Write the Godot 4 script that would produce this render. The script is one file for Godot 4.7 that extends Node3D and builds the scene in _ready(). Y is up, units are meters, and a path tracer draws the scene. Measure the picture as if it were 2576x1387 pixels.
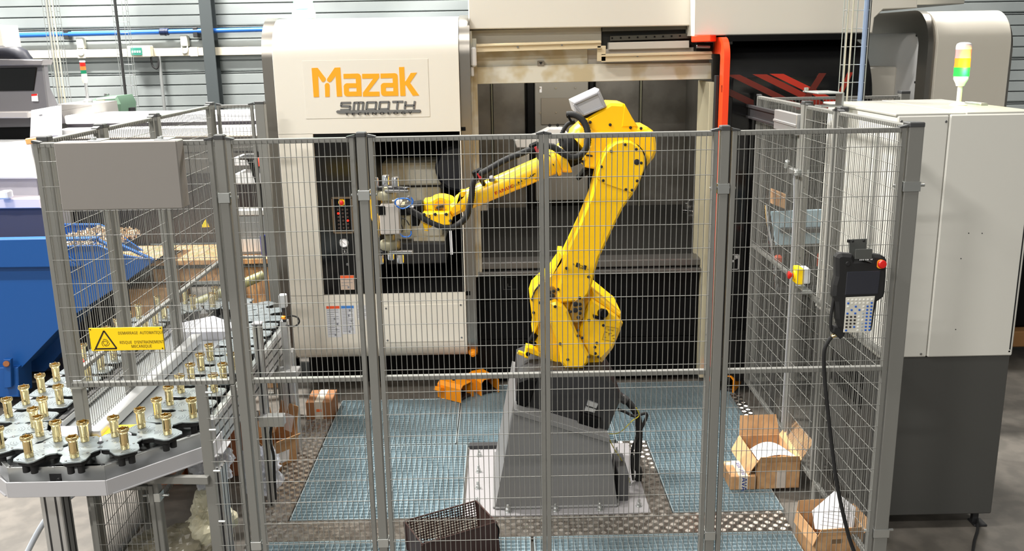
extends Node3D
# An industrial robot cell behind a mesh fence in a machine hall. Metres, y up; the front fence stands at z = -3.69.

var used := {}
var M := {}

# collects faces for one mesh
class MB:
	var V := PackedVector3Array()
	var N := PackedVector3Array()
	var U := PackedVector2Array()
	var T := Transform3D()
	func tri(a: Vector3, b: Vector3, c: Vector3, na: Vector3, nb: Vector3, nc: Vector3, ua := Vector2.ZERO, ub := Vector2.ZERO, uc := Vector2.ZERO):
		a = T * a; b = T * b; c = T * c
		na = (T.basis * na).normalized(); nb = (T.basis * nb).normalized(); nc = (T.basis * nc).normalized()
		if (b - a).cross(c - a).dot(na + nb + nc) > 0.0:
			V.append(a); V.append(c); V.append(b); N.append(na); N.append(nc); N.append(nb); U.append(ua); U.append(uc); U.append(ub)
		else:
			V.append(a); V.append(b); V.append(c); N.append(na); N.append(nb); N.append(nc); U.append(ua); U.append(ub); U.append(uc)
	func face(p: Array, n: Vector3):
		for i in range(1, p.size() - 1): tri(p[0], p[i], p[i + 1], n, n, n)
	func quad(a: Vector3, b: Vector3, c: Vector3, d: Vector3, n := Vector3.ZERO):
		if n == Vector3.ZERO: n = (b - a).cross(d - a).normalized()
		tri(a, b, c, n, n, n, Vector2(0, 1), Vector2(1, 1), Vector2(1, 0)); tri(a, c, d, n, n, n, Vector2(0, 1), Vector2(1, 0), Vector2(0, 0))
	# a box with chamfered edges
	func box(c: Vector3, s: Vector3, b := 0.003, B := Basis()):
		var h := s * 0.5
		b = minf(b, minf(h.x, minf(h.y, h.z)) * 0.6)
		var ax := [B.x, B.y, B.z]
		var hh := [h.x, h.y, h.z]
		if b <= 0.0:
			for k in 3:
				for sg in [-1.0, 1.0]:
					var n: Vector3 = ax[k] * sg
					var o: Vector3 = c + n * hh[k]
					var u: Vector3 = ax[(k + 1) % 3] * hh[(k + 1) % 3]
					var w: Vector3 = ax[(k + 2) % 3] * hh[(k + 2) % 3]
					quad(o - u - w, o + u - w, o + u + w, o - u + w, n)
			return
		for k in 3:
			var k1 := (k + 1) % 3
			var k2 := (k + 2) % 3
			for sg in [-1.0, 1.0]:
				var n: Vector3 = ax[k] * sg
				var o: Vector3 = c + n * hh[k]
				var u: Vector3 = ax[k1] * (hh[k1] - b)
				var w: Vector3 = ax[k2] * (hh[k2] - b)
				quad(o - u - w, o + u - w, o + u + w, o - u + w, n)
				for s2 in [-1.0, 1.0]:
					var n2: Vector3 = ax[k1] * s2
					var p: Vector3 = c + n * hh[k] + n2 * (hh[k1] - b)
					var q: Vector3 = c + n * (hh[k] - b) + n2 * hh[k1]
					quad(p - w, p + w, q + w, q - w, (n + n2).normalized())
		for sx in [-1.0, 1.0]:
			for sy in [-1.0, 1.0]:
				for sz in [-1.0, 1.0]:
					var m: Vector3 = B.x * sx + B.y * sy + B.z * sz
					var i: Vector3 = c + B.x * sx * (h.x - b) + B.y * sy * (h.y - b) + B.z * sz * (h.z - b)
					face([i + B.x * sx * b, i + B.y * sy * b, i + B.z * sz * b], m.normalized())
	# box between two corners
	func bb(x0: float, y0: float, z0: float, x1: float, y1: float, z1: float, b := 0.003):
		box(Vector3(x0 + x1, y0 + y1, z0 + z1) * 0.5, Vector3(absf(x1 - x0), absf(y1 - y0), absf(z1 - z0)), b)
	func frame_of(d: Vector3, up := Vector3.UP) -> Basis:
		d = d.normalized()
		if absf(d.dot(up)) > 0.98: up = Vector3.RIGHT
		var x := up.cross(d).normalized()
		return Basis(x, d.cross(x), d)
	# a bar w wide and h high from p to q
	func bar(p: Vector3, q: Vector3, w: float, h: float, b := 0.002, up := Vector3.UP):
		box((p + q) * 0.5, Vector3(w, h, p.distance_to(q)), b, frame_of(q - p, up))
	func lathe(p: Vector3, d: Vector3, prof: Array, seg := 24):
		var B := frame_of(d)
		var n := prof.size() / 2
		var nn := []
		for i in n - 1:
			var e := Vector2(prof[2 * i + 2] - prof[2 * i], prof[2 * i + 3] - prof[2 * i + 1])
			nn.append(Vector2(e.y, -e.x).normalized())
		for i in n - 1:
			var n0: Vector2 = nn[i]
			var n1: Vector2 = nn[i]
			if i > 0 and nn[i - 1].dot(nn[i]) > 0.75: n0 = (nn[i - 1] + nn[i]).normalized()
			if i < n - 2 and nn[i + 1].dot(nn[i]) > 0.75: n1 = (nn[i + 1] + nn[i]).normalized()
			if nn[i] == Vector2.ZERO: continue
			for k in seg:
				var a := TAU * k / seg
				var c := TAU * (k + 1) / seg
				var ra := B.x * cos(a) + B.y * sin(a)
				var rc := B.x * cos(c) + B.y * sin(c)
				var r0: float = prof[2 * i]
				var r1: float = prof[2 * i + 2]
				var z0 := p + B.z * float(prof[2 * i + 1])
				var z1 := p + B.z * float(prof[2 * i + 3])
				var A0 := ra * n0.x + B.z * n0.y
				var C0 := rc * n0.x + B.z * n0.y
				var A1 := ra * n1.x + B.z * n1.y
				var C1 := rc * n1.x + B.z * n1.y
				if r0 > 0.0: tri(z0 + ra * r0, z0 + rc * r0, z1 + rc * r1, A0, C0, C1)
				if r1 > 0.0: tri(z0 + ra * r0, z1 + rc * r1, z1 + ra * r1, A0, C1, A1)
	func cyl(p: Vector3, q: Vector3, r: float, seg := 20, b := 0.0, r2 := -1.0):
		var l := p.distance_to(q)
		if r2 < 0.0: r2 = r
		if b > 0.0: lathe(p, q - p, [0.0, 0.0, r - b, 0.0, r, b, r2, l - b, r2 - b, l, 0.0, l], seg)
		else: lathe(p, q - p, [0.0, 0.0, r, 0.0, r2, l, 0.0, l], seg)
	func ring(p: Vector3, d: Vector3, r0: float, r1: float, h: float, seg := 32):
		lathe(p, d, [r0, 0.0, r1, 0.0, r1, h, r0, h, r0, 0.0], seg)
	# a tube along a path; ribs > 0 makes a corrugated hose
	func tube(path: Array, r: float, seg := 8, ribs := 0.0):
		var n := path.size()
		var t: Vector3 = (path[1] - path[0]).normalized()
		var B := frame_of(t)
		var x := B.x
		var rows := []
		for i in n:
			if i > 0 and i < n - 1: t = (path[i + 1] - path[i - 1]).normalized()
			elif i == n - 1: t = (path[i] - path[i - 1]).normalized()
			x = (x - t * x.dot(t)).normalized()
			var y := t.cross(x)
			var rr := r - (ribs if i % 2 == 1 else 0.0)
			var row := []
			for k in seg:
				var d := x * cos(TAU * k / seg) + y * sin(TAU * k / seg)
				row.append([path[i] + d * rr, d])
			rows.append(row)
		for i in n - 1:
			for k in seg:
				var k1 := (k + 1) % seg
				var a = rows[i][k]
				var b2 = rows[i][k1]
				var c = rows[i + 1][k1]
				var d2 = rows[i + 1][k]
				tri(a[0], b2[0], c[0], a[1], b2[1], c[1]); tri(a[0], c[0], d2[0], a[1], c[1], d2[1])
		for e in [0, n - 1]:
			var f := []
			for k in seg: f.append(rows[e][k][0])
			face(f, (path[0] - path[1] if e == 0 else path[n - 1] - path[n - 2]).normalized())
	func wire(p: Vector3, q: Vector3, r: float, seg := 5):
		var B := frame_of(q - p)
		for k in seg:
			var a := B.x * cos(TAU * k / seg) + B.y * sin(TAU * k / seg)
			var c := B.x * cos(TAU * (k + 1) / seg) + B.y * sin(TAU * (k + 1) / seg)
			tri(p + a * r, p + c * r, q + c * r, a, c, c); tri(p + a * r, q + c * r, q + a * r, a, c, a)
	# an outline [u, v, u, v ...] given thickness from w0 to w1 along an axis: 0 = x (outline in z, y), 1 = y (outline in x, z), 2 = z (outline in x, y)
	func prism(o: Array, w0: float, w1: float, b := 0.003, axis := 2):
		var P := PackedVector2Array()
		for i in o.size() / 2: P.append(Vector2(o[2 * i], o[2 * i + 1]))
		if w0 > w1:
			var t := w0
			w0 = w1; w1 = t
		var ar := 0.0
		var n := P.size()
		for i in n: ar += P[i].cross(P[(i + 1) % n])
		if ar < 0.0: P.reverse()
		var en := []
		for i in n:
			var e := (P[(i + 1) % n] - P[i]).normalized()
			en.append(Vector2(e.y, -e.x))
		var I := PackedVector2Array()
		b = minf(b, (w1 - w0) * 0.4)
		for i in n:
			var m: Vector2 = en[(i + n - 1) % n]
			var k: Vector2 = en[i]
			I.append(P[i] - (m + k) / maxf(1.0 + m.dot(k), 0.35) * b)
		var idx := Geometry2D.triangulate_polygon(P)
		var mp := func(p: Vector2, w: float) -> Vector3: return Vector3(w, p.y, p.x) if axis == 0 else (Vector3(p.x, w, p.y) if axis == 1 else Vector3(p.x, p.y, w))
		for s in [[w0, -1.0], [w1, 1.0]]:
			var nf: Vector3 = mp.call(Vector2.ZERO, s[1])
			for i in idx.size() / 3: tri(mp.call(I[idx[3 * i]], s[0]), mp.call(I[idx[3 * i + 1]], s[0]), mp.call(I[idx[3 * i + 2]], s[0]), nf, nf, nf)
			for i in n:
				var j := (i + 1) % n
				if b > 0.0:
					var cn: Vector3 = (mp.call(en[i], 0.0) + nf).normalized()
					var w: float = s[0] - s[1] * b
					tri(mp.call(I[i], s[0]), mp.call(I[j], s[0]), mp.call(P[j], w), cn, cn, cn); tri(mp.call(I[i], s[0]), mp.call(P[j], w), mp.call(P[i], w), cn, cn, cn)
		for i in n:
			var j := (i + 1) % n
			var a: Vector2 = en[i]
			var c: Vector2 = en[i]
			if en[(i + n - 1) % n].dot(en[i]) > 0.8: a = (en[(i + n - 1) % n] + en[i]).normalized()
			if en[j].dot(en[i]) > 0.8: c = (en[j] + en[i]).normalized()
			var na: Vector3 = mp.call(a, 0.0)
			var nc: Vector3 = mp.call(c, 0.0)
			tri(mp.call(P[i], w0 + b), mp.call(P[j], w0 + b), mp.call(P[j], w1 - b), na, nc, nc); tri(mp.call(P[i], w0 + b), mp.call(P[j], w1 - b), mp.call(P[i], w1 - b), na, nc, na)
	func mesh(off: Vector3, mat: Material) -> ArrayMesh:
		var a := []
		a.resize(Mesh.ARRAY_MAX)
		var W := V.duplicate()
		if off != Vector3.ZERO:
			for i in W.size(): W[i] -= off
		a[Mesh.ARRAY_VERTEX] = W; a[Mesh.ARRAY_NORMAL] = N; a[Mesh.ARRAY_TEX_UV] = U
		var m := ArrayMesh.new()
		m.add_surface_from_arrays(Mesh.PRIMITIVE_TRIANGLES, a)
		m.surface_set_material(0, mat)
		return m

func mb() -> MB: return MB.new()

func numbered(called: String) -> String:
	var k: int = used.get(called, 0)
	used[called] = k + 1
	return called if k == 0 else "%s_%03d" % [called, k]

func tag(o: Node, label: String, category: String, group := ""):
	o.set_meta("label", label); o.set_meta("category", category)
	if group != "": o.set_meta("group", group)

func thing(called: String, label: String, category: String, at := Vector3.ZERO, group := "") -> Node3D:
	var o := Node3D.new()
	o.name = numbered(called)
	add_child(o)
	o.position = at
	tag(o, label, category, group)
	return o

func origin(n: Node) -> Vector3:
	var p := Vector3.ZERO
	while n != self:
		p += (n as Node3D).position
		n = n.get_parent()
	return p

# commits one mesh, built in world coordinates, as a part of parent
func part(called: String, m: MB, mat: Material, parent: Node, label := "", stuff := false) -> MeshInstance3D:
	var o := MeshInstance3D.new()
	o.mesh = m.mesh(origin(parent), mat)
	o.name = called if parent != self else numbered(called)
	parent.add_child(o, true)
	if label != "": o.set_meta("label", label)
	if stuff: o.set_meta("kind", "stuff")
	return o

func solo(called: String, m: MB, mat: Material, label: String, category: String, group := "") -> MeshInstance3D:
	var o := part(called, m, mat, self)
	tag(o, label, category, group)
	return o

func struct(called: String, m: MB, mat: Material, parent: Node = self) -> MeshInstance3D:
	var o := part(called, m, mat, parent)
	if parent == self: o.set_meta("kind", "structure")
	return o

func copy(o: Node3D, label: String, at: Vector3, yaw := 0.0) -> Node3D:
	var c: Node3D = o.duplicate()
	c.name = numbered(str(o.name).trim_suffix("_001"))
	add_child(c)
	c.position = at
	c.rotation.y = yaw
	c.set_meta("label", label)
	return c

# raised or printed lettering, its lower left corner at p, lying in the plane of right and up
func text(called: String, s: String, p: Vector3, height: float, depth: float, mat: Material, parent: Node, right := Vector3.RIGHT, up := Vector3.UP, stretch := 1.0, font_name := "Droid Sans", bold := false) -> MeshInstance3D:
	var f := SystemFont.new()
	f.font_names = PackedStringArray([font_name])
	if bold: f.font_weight = 700
	var t := TextMesh.new()
	t.text = s; t.font = f; t.font_size = 64; t.pixel_size = height / 46.0; t.depth = depth; t.curve_step = 2.0
	t.horizontal_alignment = HORIZONTAL_ALIGNMENT_LEFT; t.vertical_alignment = VERTICAL_ALIGNMENT_BOTTOM
	t.material = mat
	var o := MeshInstance3D.new()
	o.mesh = t; o.name = called
	parent.add_child(o, true)
	o.transform = Transform3D(Basis(right * stretch, up, right.cross(up)), p - origin(parent) - up * height * 0.3)
	return o

func smooth(p: Array, n := 8) -> Array:
	var c := Curve3D.new()
	for i in p.size():
		var a: Vector3 = p[maxi(i - 1, 0)]
		var b: Vector3 = p[mini(i + 1, p.size() - 1)]
		var t := (b - a) / 6.0
		c.add_point(p[i], -t, t)
	var out := []
	for i in (p.size() - 1) * n + 1: out.append(c.samplef(float(i) / n))
	return out

func even(p: Array, step: float) -> Array:
	var c := Curve3D.new()
	c.bake_interval = step
	for q in p: c.add_point(q)
	var out := []
	var l := c.get_baked_length()
	var k := int(l / step)
	for i in k + 1: out.append(c.sample_baked(l * i / k, true))
	return out

func arc(cx: float, cy: float, r: float, a0: float, a1: float, n: int) -> Array:
	var o := []
	for i in n + 1:
		var a := deg_to_rad(lerpf(a0, a1, float(i) / n))
		o.append(cx + r * cos(a)); o.append(cy + r * sin(a))
	return o

func noise_tex(freq: float, c0: Color, c1: Color, lo := 0.3, hi := 0.7, size := 512, oct := 4, stretch := Vector2.ONE, seed := 1, normal := false, bump := 4.0) -> NoiseTexture2D:
	var n := FastNoiseLite.new()
	n.seed = seed; n.frequency = freq; n.fractal_octaves = oct; n.noise_type = FastNoiseLite.TYPE_SIMPLEX_SMOOTH
	var t := NoiseTexture2D.new()
	t.width = int(size * stretch.x); t.height = int(size * stretch.y); t.seamless = true; t.noise = n
	if normal:
		t.as_normal_map = true; t.bump_strength = bump
	else:
		var g := Gradient.new()
		g.offsets = PackedFloat32Array([lo, hi]); g.colors = PackedColorArray([c0, c1])
		t.color_ramp = g
	return t

func mat(col: Color, rough := 0.5, metal := 0.0) -> StandardMaterial3D:
	var m := StandardMaterial3D.new()
	m.albedo_color = col; m.roughness = rough; m.metallic = metal
	return m

func c8(r: int, g: int, b: int) -> Color: return Color(r / 255.0, g / 255.0, b / 255.0)

func textured(t: Texture2D, scale: float, rough := 0.5, metal := 0.0, col := Color.WHITE) -> StandardMaterial3D:
	var m := mat(col, rough, metal)
	m.albedo_texture = t
	m.uv1_triplanar = true; m.uv1_world_triplanar = true
	m.uv1_scale = Vector3.ONE * scale
	return m

func glow(col: Color, e: float) -> StandardMaterial3D:
	var m := mat(col, 0.6)
	m.emission_enabled = true; m.emission = col; m.emission_energy_multiplier = e
	return m

func _ready():
	var cam := Camera3D.new()
	cam.name = "camera"
	cam.fov = 33.15
	cam.far = 60.0
	cam.transform = Transform3D(Basis(Vector3(0.999769, -0.016539, 0.013747), Vector3(0.019366, 0.970311, -0.241086), Vector3(-0.009351, 0.241296, 0.970406)), Vector3(0, 2.5, 0))
	add_child(cam)
	cam.current = true
	var env := Environment.new()
	env.background_mode = Environment.BG_COLOR
	env.background_color = Color(0.02, 0.02, 0.025)
	env.tonemap_mode = Environment.TONE_MAPPER_LINEAR
	env.tonemap_exposure = 2.2
	env.sdfgi_enabled = true
	env.ssao_enabled = true
	env.ssil_enabled = true
	var we := WorldEnvironment.new()
	we.name = "world_environment"
	we.environment = env
	add_child(we)
	materials()
	# the hall's lamps hang in rows: [x, z, energy]
	for l in [[-4.4, -7.2, 75.0], [0.6, -7.8, 34.0], [5.2, -8.0, 12.0], [-4.6, -2.5, 22.0], [-0.4, -3.0, 6.0], [-4.6, 3.0, 24.0], [0.0, 3.0, 8.0], [-4.6, 8.5, 26.0], [0.0, 8.5, 12.0], [4.6, 8.5, 1.5]]:
		ceiling_lamp(l[0], l[1], l[2])
	hall()
	wall_services()
	lathe_machine()
	end_cabinet()
	far_cabinet()
	left_machines()
	electric_cabinet()
	gratings()
	fences()
	robot()
	conveyor()
	cell_clutter()

func materials():
	M.fence = mat(c8(118, 118, 114), 0.5)
	M.fence_dark = mat(c8(62, 63, 64), 0.55)
	M.zinc = mat(c8(190, 193, 192), 0.35, 0.85)
	M.cream = mat(c8(222, 217, 206), 0.38)
	M.beige = textured(noise_tex(0.01, c8(186, 172, 140), c8(208, 204, 190), 0.32, 0.55, 512, 4, Vector2.ONE, 3), 0.6, 0.45)
	M.white = mat(c8(238, 238, 238), 0.35)
	M.black = mat(c8(10, 10, 11), 0.5)
	M.black.metallic_specular = 0.25
	M.dark = mat(c8(38, 38, 40), 0.5)
	M.rubber = mat(c8(20, 20, 21), 0.75)
	M.gloss_black = mat(c8(10, 10, 11), 0.12)
	M.steel = mat(c8(160, 160, 160), 0.3, 1.0)
	M.chrome = mat(c8(225, 225, 228), 0.12, 1.0)
	M.brushed = mat(c8(150, 145, 138), 0.3, 1.0)
	M.stainless = textured(noise_tex(0.006, c8(88, 86, 82), c8(108, 106, 102), 0.3, 0.7, 512, 5, Vector2.ONE, 8), 0.8, 0.4, 0.5)
	M.yellow = mat(c8(250, 196, 8), 0.32)
	M.signal_yellow = mat(c8(255, 214, 0), 0.5)
	M.orange = mat(c8(246, 150, 16), 0.4)
	M.red = mat(c8(214, 30, 24), 0.4)
	M.blood = mat(c8(255, 72, 28), 0.4)
	M.blue = mat(c8(8, 76, 146), 0.5)
	M.brass = mat(c8(230, 208, 156), 0.15, 1.0)
	M.alu = mat(c8(196, 197, 198), 0.35, 0.75)
	M.grey_paint = mat(c8(150, 150, 154), 0.5)
	M.card = textured(noise_tex(0.02, c8(176, 134, 92), c8(196, 154, 110), 0.3, 0.7, 256, 3, Vector2.ONE, 11), 2.0, 0.85)
	M.paper = mat(c8(236, 236, 240), 0.8)
	M.tape = mat(c8(206, 196, 182), 0.35)
	M.ink = mat(c8(22, 22, 24), 0.6)
	M.wood = textured(noise_tex(0.02, c8(184, 132, 84), c8(220, 172, 120), 0.3, 0.7, 256, 3, Vector2(4, 1), 12), 1.2, 0.7)

func ceiling_lamp(x: float, z: float, e: float):
	var t := thing("ceiling_lamp", "long white LED ceiling lamp hanging high over the machine hall", "lamp", Vector3(x, 7.2, z), "ceiling lamps of the hall")
	var h := mb()
	h.bb(x - 0.8, 7.2, z - 0.2, x + 0.8, 7.28, z + 0.2, 0.01)
	part("housing", h, M.grey_paint, t)
	var d := mb()
	d.bb(x - 0.76, 7.185, z - 0.16, x + 0.76, 7.205, z + 0.16, 0.0)
	part("diffuser", d, glow(Color(1.0, 0.97, 0.92), 3.0), t)
	var w := mb()
	for s in [-0.6, 0.6]: w.wire(Vector3(x + s, 7.28, z), Vector3(x + s, 7.6, z), 0.003)
	part("hanger", w, M.steel, t)
	var l := AreaLight3D.new()
	l.name = "lamp_light"
	l.area_size = Vector2(1.5, 0.32)
	l.area_range = 40.0
	l.light_energy = e
	l.light_color = Color(1.0, 0.985, 0.96)
	l.shadow_enabled = true
	l.position = Vector3(0, -0.03, 0)
	l.rotation_degrees = Vector3(-90, 0, 0)
	t.add_child(l, true)

func hall():
	var f := mb()
	f.bb(-8, -0.2, -9.9, 8, 0, 12, 0.0)
	var fm := textured(noise_tex(0.012, c8(94, 90, 84), c8(108, 103, 96), 0.3, 0.7, 1024, 5, Vector2.ONE, 21), 0.5, 0.55)
	struct("floor", f, fm)
	var c := mb()
	c.bb(-8, 7.6, -9.9, 8, 7.8, 12, 0.0)
	struct("ceiling", c, mat(c8(150, 150, 150), 0.8))
	var side := mat(c8(128, 132, 134), 0.6)
	for s in [[-8.2, -8.0, "wall_left"], [8.0, 8.2, "wall_right"]]:
		var w := mb()
		w.bb(s[0], 0, -9.9, s[1], 7.6, 12, 0.0)
		struct(s[2], w, side)
	var w2 := mb()
	w2.bb(-8, 0, 12.0, 8, 7.6, 12.2, 0.0)
	struct("wall_front", w2, side)
	var wb := mb()
	wb.bb(-8, 0, -10.1, 8, 7.6, -9.86, 0.0)
	var back := struct("wall_back", wb, M.dark)
	# cladding: trays of folded sheet, each with ribs that stand proud
	var cl := textured(noise_tex(0.004, c8(140, 146, 146), c8(158, 164, 164), 0.3, 0.7, 512, 3, Vector2.ONE, 22), 0.3, 0.34, 0.3)
	var lt := 0.454
	for k in 17:
		var y0 := 0.02 + k * lt
		var o := [-9.87, y0, -9.815, y0, -9.805, y0 + 0.012]
		for r in 4:
			var y := y0 + 0.012 + r * 0.108
			o.append_array([-9.805, y + 0.086, -9.827, y + 0.097, -9.827, y + 0.101, -9.805, y + 0.104])
		o.append_array([-9.83, y0 + lt - 0.004, -9.87, y0 + lt - 0.004])
		var p := mb()
		p.prism(o, -8, 8, 0.0, 0)
		part("cladding_panel", p, cl, back)

# a panel between two pixel-measured corners on an upright plane
func slab(m: MB, o: Array, z0: float, z1: float, b := 0.003):
	m.bb(minf(o[0], o[2]), minf(o[1], o[3]), z0, maxf(o[0], o[2]), maxf(o[1], o[3]), z1, b)

# outline (z, y) of a cabinet whose front rolls back at the top and bottom
func rolled(zf: float, zb: float, yb: float, yt: float, rt: float, rb: float, inset := 0.0) -> Array:
	var o := []
	o.append_array([zb, yb + inset])
	for i in 7:
		var a := deg_to_rad(-90 + 90.0 * i / 6)
		o.append_array([zf - rb + cos(a) * (rb - inset), yb + rb + sin(a) * (rb - inset)])
	for i in 11:
		var a := deg_to_rad(90.0 * i / 10)
		o.append_array([zf - rt + cos(a) * (rt - inset), yt - rt + sin(a) * (rt - inset)])
	o.append_array([zb, yt - inset])
	return o

func clip_y(o: Array, lo: float, hi: float) -> Array:
	var P := PackedVector2Array()
	for i in o.size() / 2: P.append(Vector2(o[2 * i], o[2 * i + 1]))
	var R := PackedVector2Array([Vector2(-50, lo), Vector2(50, lo), Vector2(50, hi), Vector2(-50, hi)])
	var q := Geometry2D.intersect_polygons(P, R)
	var out := []
	for p in q[0]: out.append_array([p.x, p.y])
	return out

func band(m: MB, zf: float, zb: float, yb: float, yt: float, rt: float, rb: float, w: float, x0: float, x1: float):
	# a ring that follows the rolled outline, w deep
	var a := rolled(zf, zb, yb, yt, rt, rb)
	var c := rolled(zf, zb, yb, yt, rt, rb, w)
	var n := a.size() / 2
	for i in n - 1:
		var q := [a[2 * i], a[2 * i + 1], a[2 * i + 2], a[2 * i + 3], c[2 * i + 2], c[2 * i + 3], c[2 * i], c[2 * i + 1]]
		var e := Vector2(q[2] - q[0], q[3] - q[1])
		if e.length() < 0.0005: continue
		for s in [x0, x1]:
			m.quad(Vector3(s, q[1], q[0]), Vector3(s, q[3], q[2]), Vector3(s, q[5], q[4]), Vector3(s, q[7], q[6]), Vector3(signf(s - (x0 + x1) * 0.5), 0, 0))
		var m0 := Vector2(a[2 * i] - c[2 * i], a[2 * i + 1] - c[2 * i + 1]).normalized()
		var m1 := Vector2(a[2 * i + 2] - c[2 * i + 2], a[2 * i + 3] - c[2 * i + 3]).normalized()
		var n0 := Vector3(0, m0.y, m0.x)
		var n1 := Vector3(0, m1.y, m1.x)
		var A := Vector3(x0, q[1], q[0])
		var Bv := Vector3(x0, q[3], q[2])
		var C := Vector3(x1, q[3], q[2])
		var D := Vector3(x1, q[1], q[0])
		m.tri(A, Bv, C, n0, n1, n1); m.tri(A, C, D, n0, n1, n0)

func screws(m: MB, pts: Array, z: float, r := 0.006):
	for p in pts: m.cyl(Vector3(p[0], p[1], z), Vector3(p[0], p[1], z + 0.004), r, 10, 0.001)

func end_cabinet():
	var t := thing("machine_cabinet", "white rounded machine cabinet with glowing orange name and black loading window", "machine", Vector3(-0.9, 0, -7.0))
	var zf := -6.4
	var o := rolled(zf, -7.9, 0.28, 2.70, 0.26, 0.16)
	var f := mb()
	f.prism(clip_y(o, 1.934, 3.0), -1.52, -0.272, 0.002, 0)
	f.prism(clip_y(o, 0.79, 1.936), -1.52, -1.284, 0.002, 0)
	f.prism(clip_y(o, 0.79, 1.936), -0.28, -0.272, 0.001, 0)
	part("front_panel", f, M.cream, t)
	var lo := mb()
	lo.prism(clip_y(o, 0.2, 0.787), -1.52, -0.272, 0.002, 0)
	part("lower_panel", lo, M.cream, t)
	for s in [[-1.60, -1.523], [-0.269, -0.198]]:
		var b := mb()
		band(b, zf - 0.035, -7.9, 0.26, 2.71, 0.27, 0.17, 0.13, s[0], s[1])
		part("trim_band", b, M.brushed, t)
	var sd := mb()
	for s in [[-1.57, -1.523], [-0.269, -0.23]]: sd.prism(rolled(zf - 0.16, -7.9, 0.4, 2.58, 0.15, 0.08), s[0], s[1], 0.0, 0)
	part("side_panel", sd, M.dark, t)
	var pl := mb()
	pl.bb(-1.5, 0.0, -7.8, -0.3, 0.3, -6.75, 0.0)
	part("plinth", pl, M.black, t)
	# logo panel with a shadow gap
	var lg := mb()
	slab(lg, [-1.322, 2.423, -0.478, 2.036], zf - 0.01, zf + 0.004, 0.002)
	part("name_panel", lg, M.cream, t)
	var zl := zf + 0.003
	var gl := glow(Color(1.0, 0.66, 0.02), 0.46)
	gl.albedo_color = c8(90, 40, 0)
	var letters := [
		["letter_m", [-1.261, 2.374, -1.221, 2.375, -1.171, 2.305, -1.173, 2.293, -1.187, 2.28, -1.198, 2.283, -1.222, 2.325, -1.224, 2.183, -1.26, 2.182], [-1.106, 2.374, -1.069, 2.375, -1.068, 2.184, -1.103, 2.183, -1.104, 2.321, -1.135, 2.284, -1.149, 2.278, -1.163, 2.289, -1.162, 2.301], [-1.18, 2.261, -1.173, 2.272, -1.163, 2.275, -1.153, 2.271, -1.148, 2.26, -1.152, 2.183, -1.182, 2.182]],
		["letter_a", [-1.05, 2.332, -0.953, 2.333, -0.942, 2.329, -0.934, 2.317, -0.936, 2.183, -0.97, 2.183, -0.97, 2.213, -0.968, 2.213, -0.968, 2.239, -0.969, 2.239, -0.969, 2.298, -0.97, 2.301, -1.051, 2.301], [-0.964, 2.269, -0.965, 2.24, -1.017, 2.24, -1.02, 2.235, -1.021, 2.219, -1.017, 2.214, -0.967, 2.214, -0.969, 2.183, -1.035, 2.183, -1.049, 2.189, -1.054, 2.202, -1.053, 2.252, -1.045, 2.265, -1.032, 2.27]],
		["letter_z", [-0.925, 2.33, -0.811, 2.33, -0.811, 2.305, -0.89, 2.211, -0.815, 2.211, -0.815, 2.181, -0.927, 2.181, -0.926, 2.206, -0.851, 2.299, -0.926, 2.299]],
		["letter_a", [-0.801, 2.33, -0.705, 2.331, -0.693, 2.327, -0.687, 2.315, -0.688, 2.181, -0.722, 2.181, -0.721, 2.212, -0.72, 2.211, -0.719, 2.238, -0.721, 2.238, -0.721, 2.296, -0.722, 2.3, -0.802, 2.299], [-0.716, 2.267, -0.718, 2.238, -0.767, 2.238, -0.771, 2.234, -0.771, 2.217, -0.767, 2.212, -0.719, 2.212, -0.72, 2.181, -0.785, 2.181, -0.799, 2.187, -0.804, 2.2, -0.803, 2.251, -0.796, 2.263, -0.783, 2.268]],
		["letter_k", [-0.675, 2.37, -0.64, 2.371, -0.64, 2.276, -0.634, 2.276, -0.597, 2.331, -0.556, 2.332, -0.605, 2.266, -0.547, 2.181, -0.59, 2.18, -0.634, 2.252, -0.64, 2.25, -0.639, 2.18, -0.674, 2.18]]]
	for l in letters:
		var q := mb()
		for k in range(1, l.size()): q.prism(l[k], zl, zl + 0.006, 0.001)
		part(l[0], q, gl, t)
	# the silver badge under it, drawn in strokes
	var bd := mb()
	bd.prism([-1.115, 2.083, -1.106, 2.091, -0.543, 2.086, -0.538, 2.075, -0.544, 2.065, -1.092, 2.067, -1.11, 2.073], zl, zl + 0.01, 0.003)
	var sk := [
		[0.0, 1, 1, 1, 0, 1, 0, 0.55, 0, 0.55, 1, 0.5, 1, 0.5, 1, 0, 1, 0, 0, 0], [0, 0, 0, 1, 0, 1, 1, 1, 1, 1, 1, 0, 0.5, 1, 0.5, 0], [0, 0, 0, 1, 0, 1, 1, 1, 1, 1, 1, 0, 1, 0, 0, 0],
		[0, 0, 0, 1, 0, 1, 1, 1, 1, 1, 1, 0, 1, 0, 0, 0], [0, 1, 1.1, 1, 0.55, 1, 0.55, 0], [0, 0, 0, 1, 1, 1, 1, 0, 0, 0.45, 1, 0.45]]
	var x := -1.083
	for g in sk:
		for k in g.size() / 4:
			var a := Vector2(g[4 * k], g[4 * k + 1])
			var c := Vector2(g[4 * k + 2], g[4 * k + 3])
			var e := (c - a).normalized() * 0.06
			a -= e; c += e
			bd.bar(Vector3(x + a.x * 0.062 + a.y * 0.008, 2.092 + a.y * 0.048 + 0.003 * (x + 1.08), zl + 0.004), Vector3(x + c.x * 0.062 + c.y * 0.008, 2.092 + c.y * 0.048 + 0.003 * (x + 1.08), zl + 0.004), 0.015, 0.008, 0.004, Vector3(0, 0, 1))
		x += 0.087
	part("badge", bd, M.steel, t)
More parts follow.
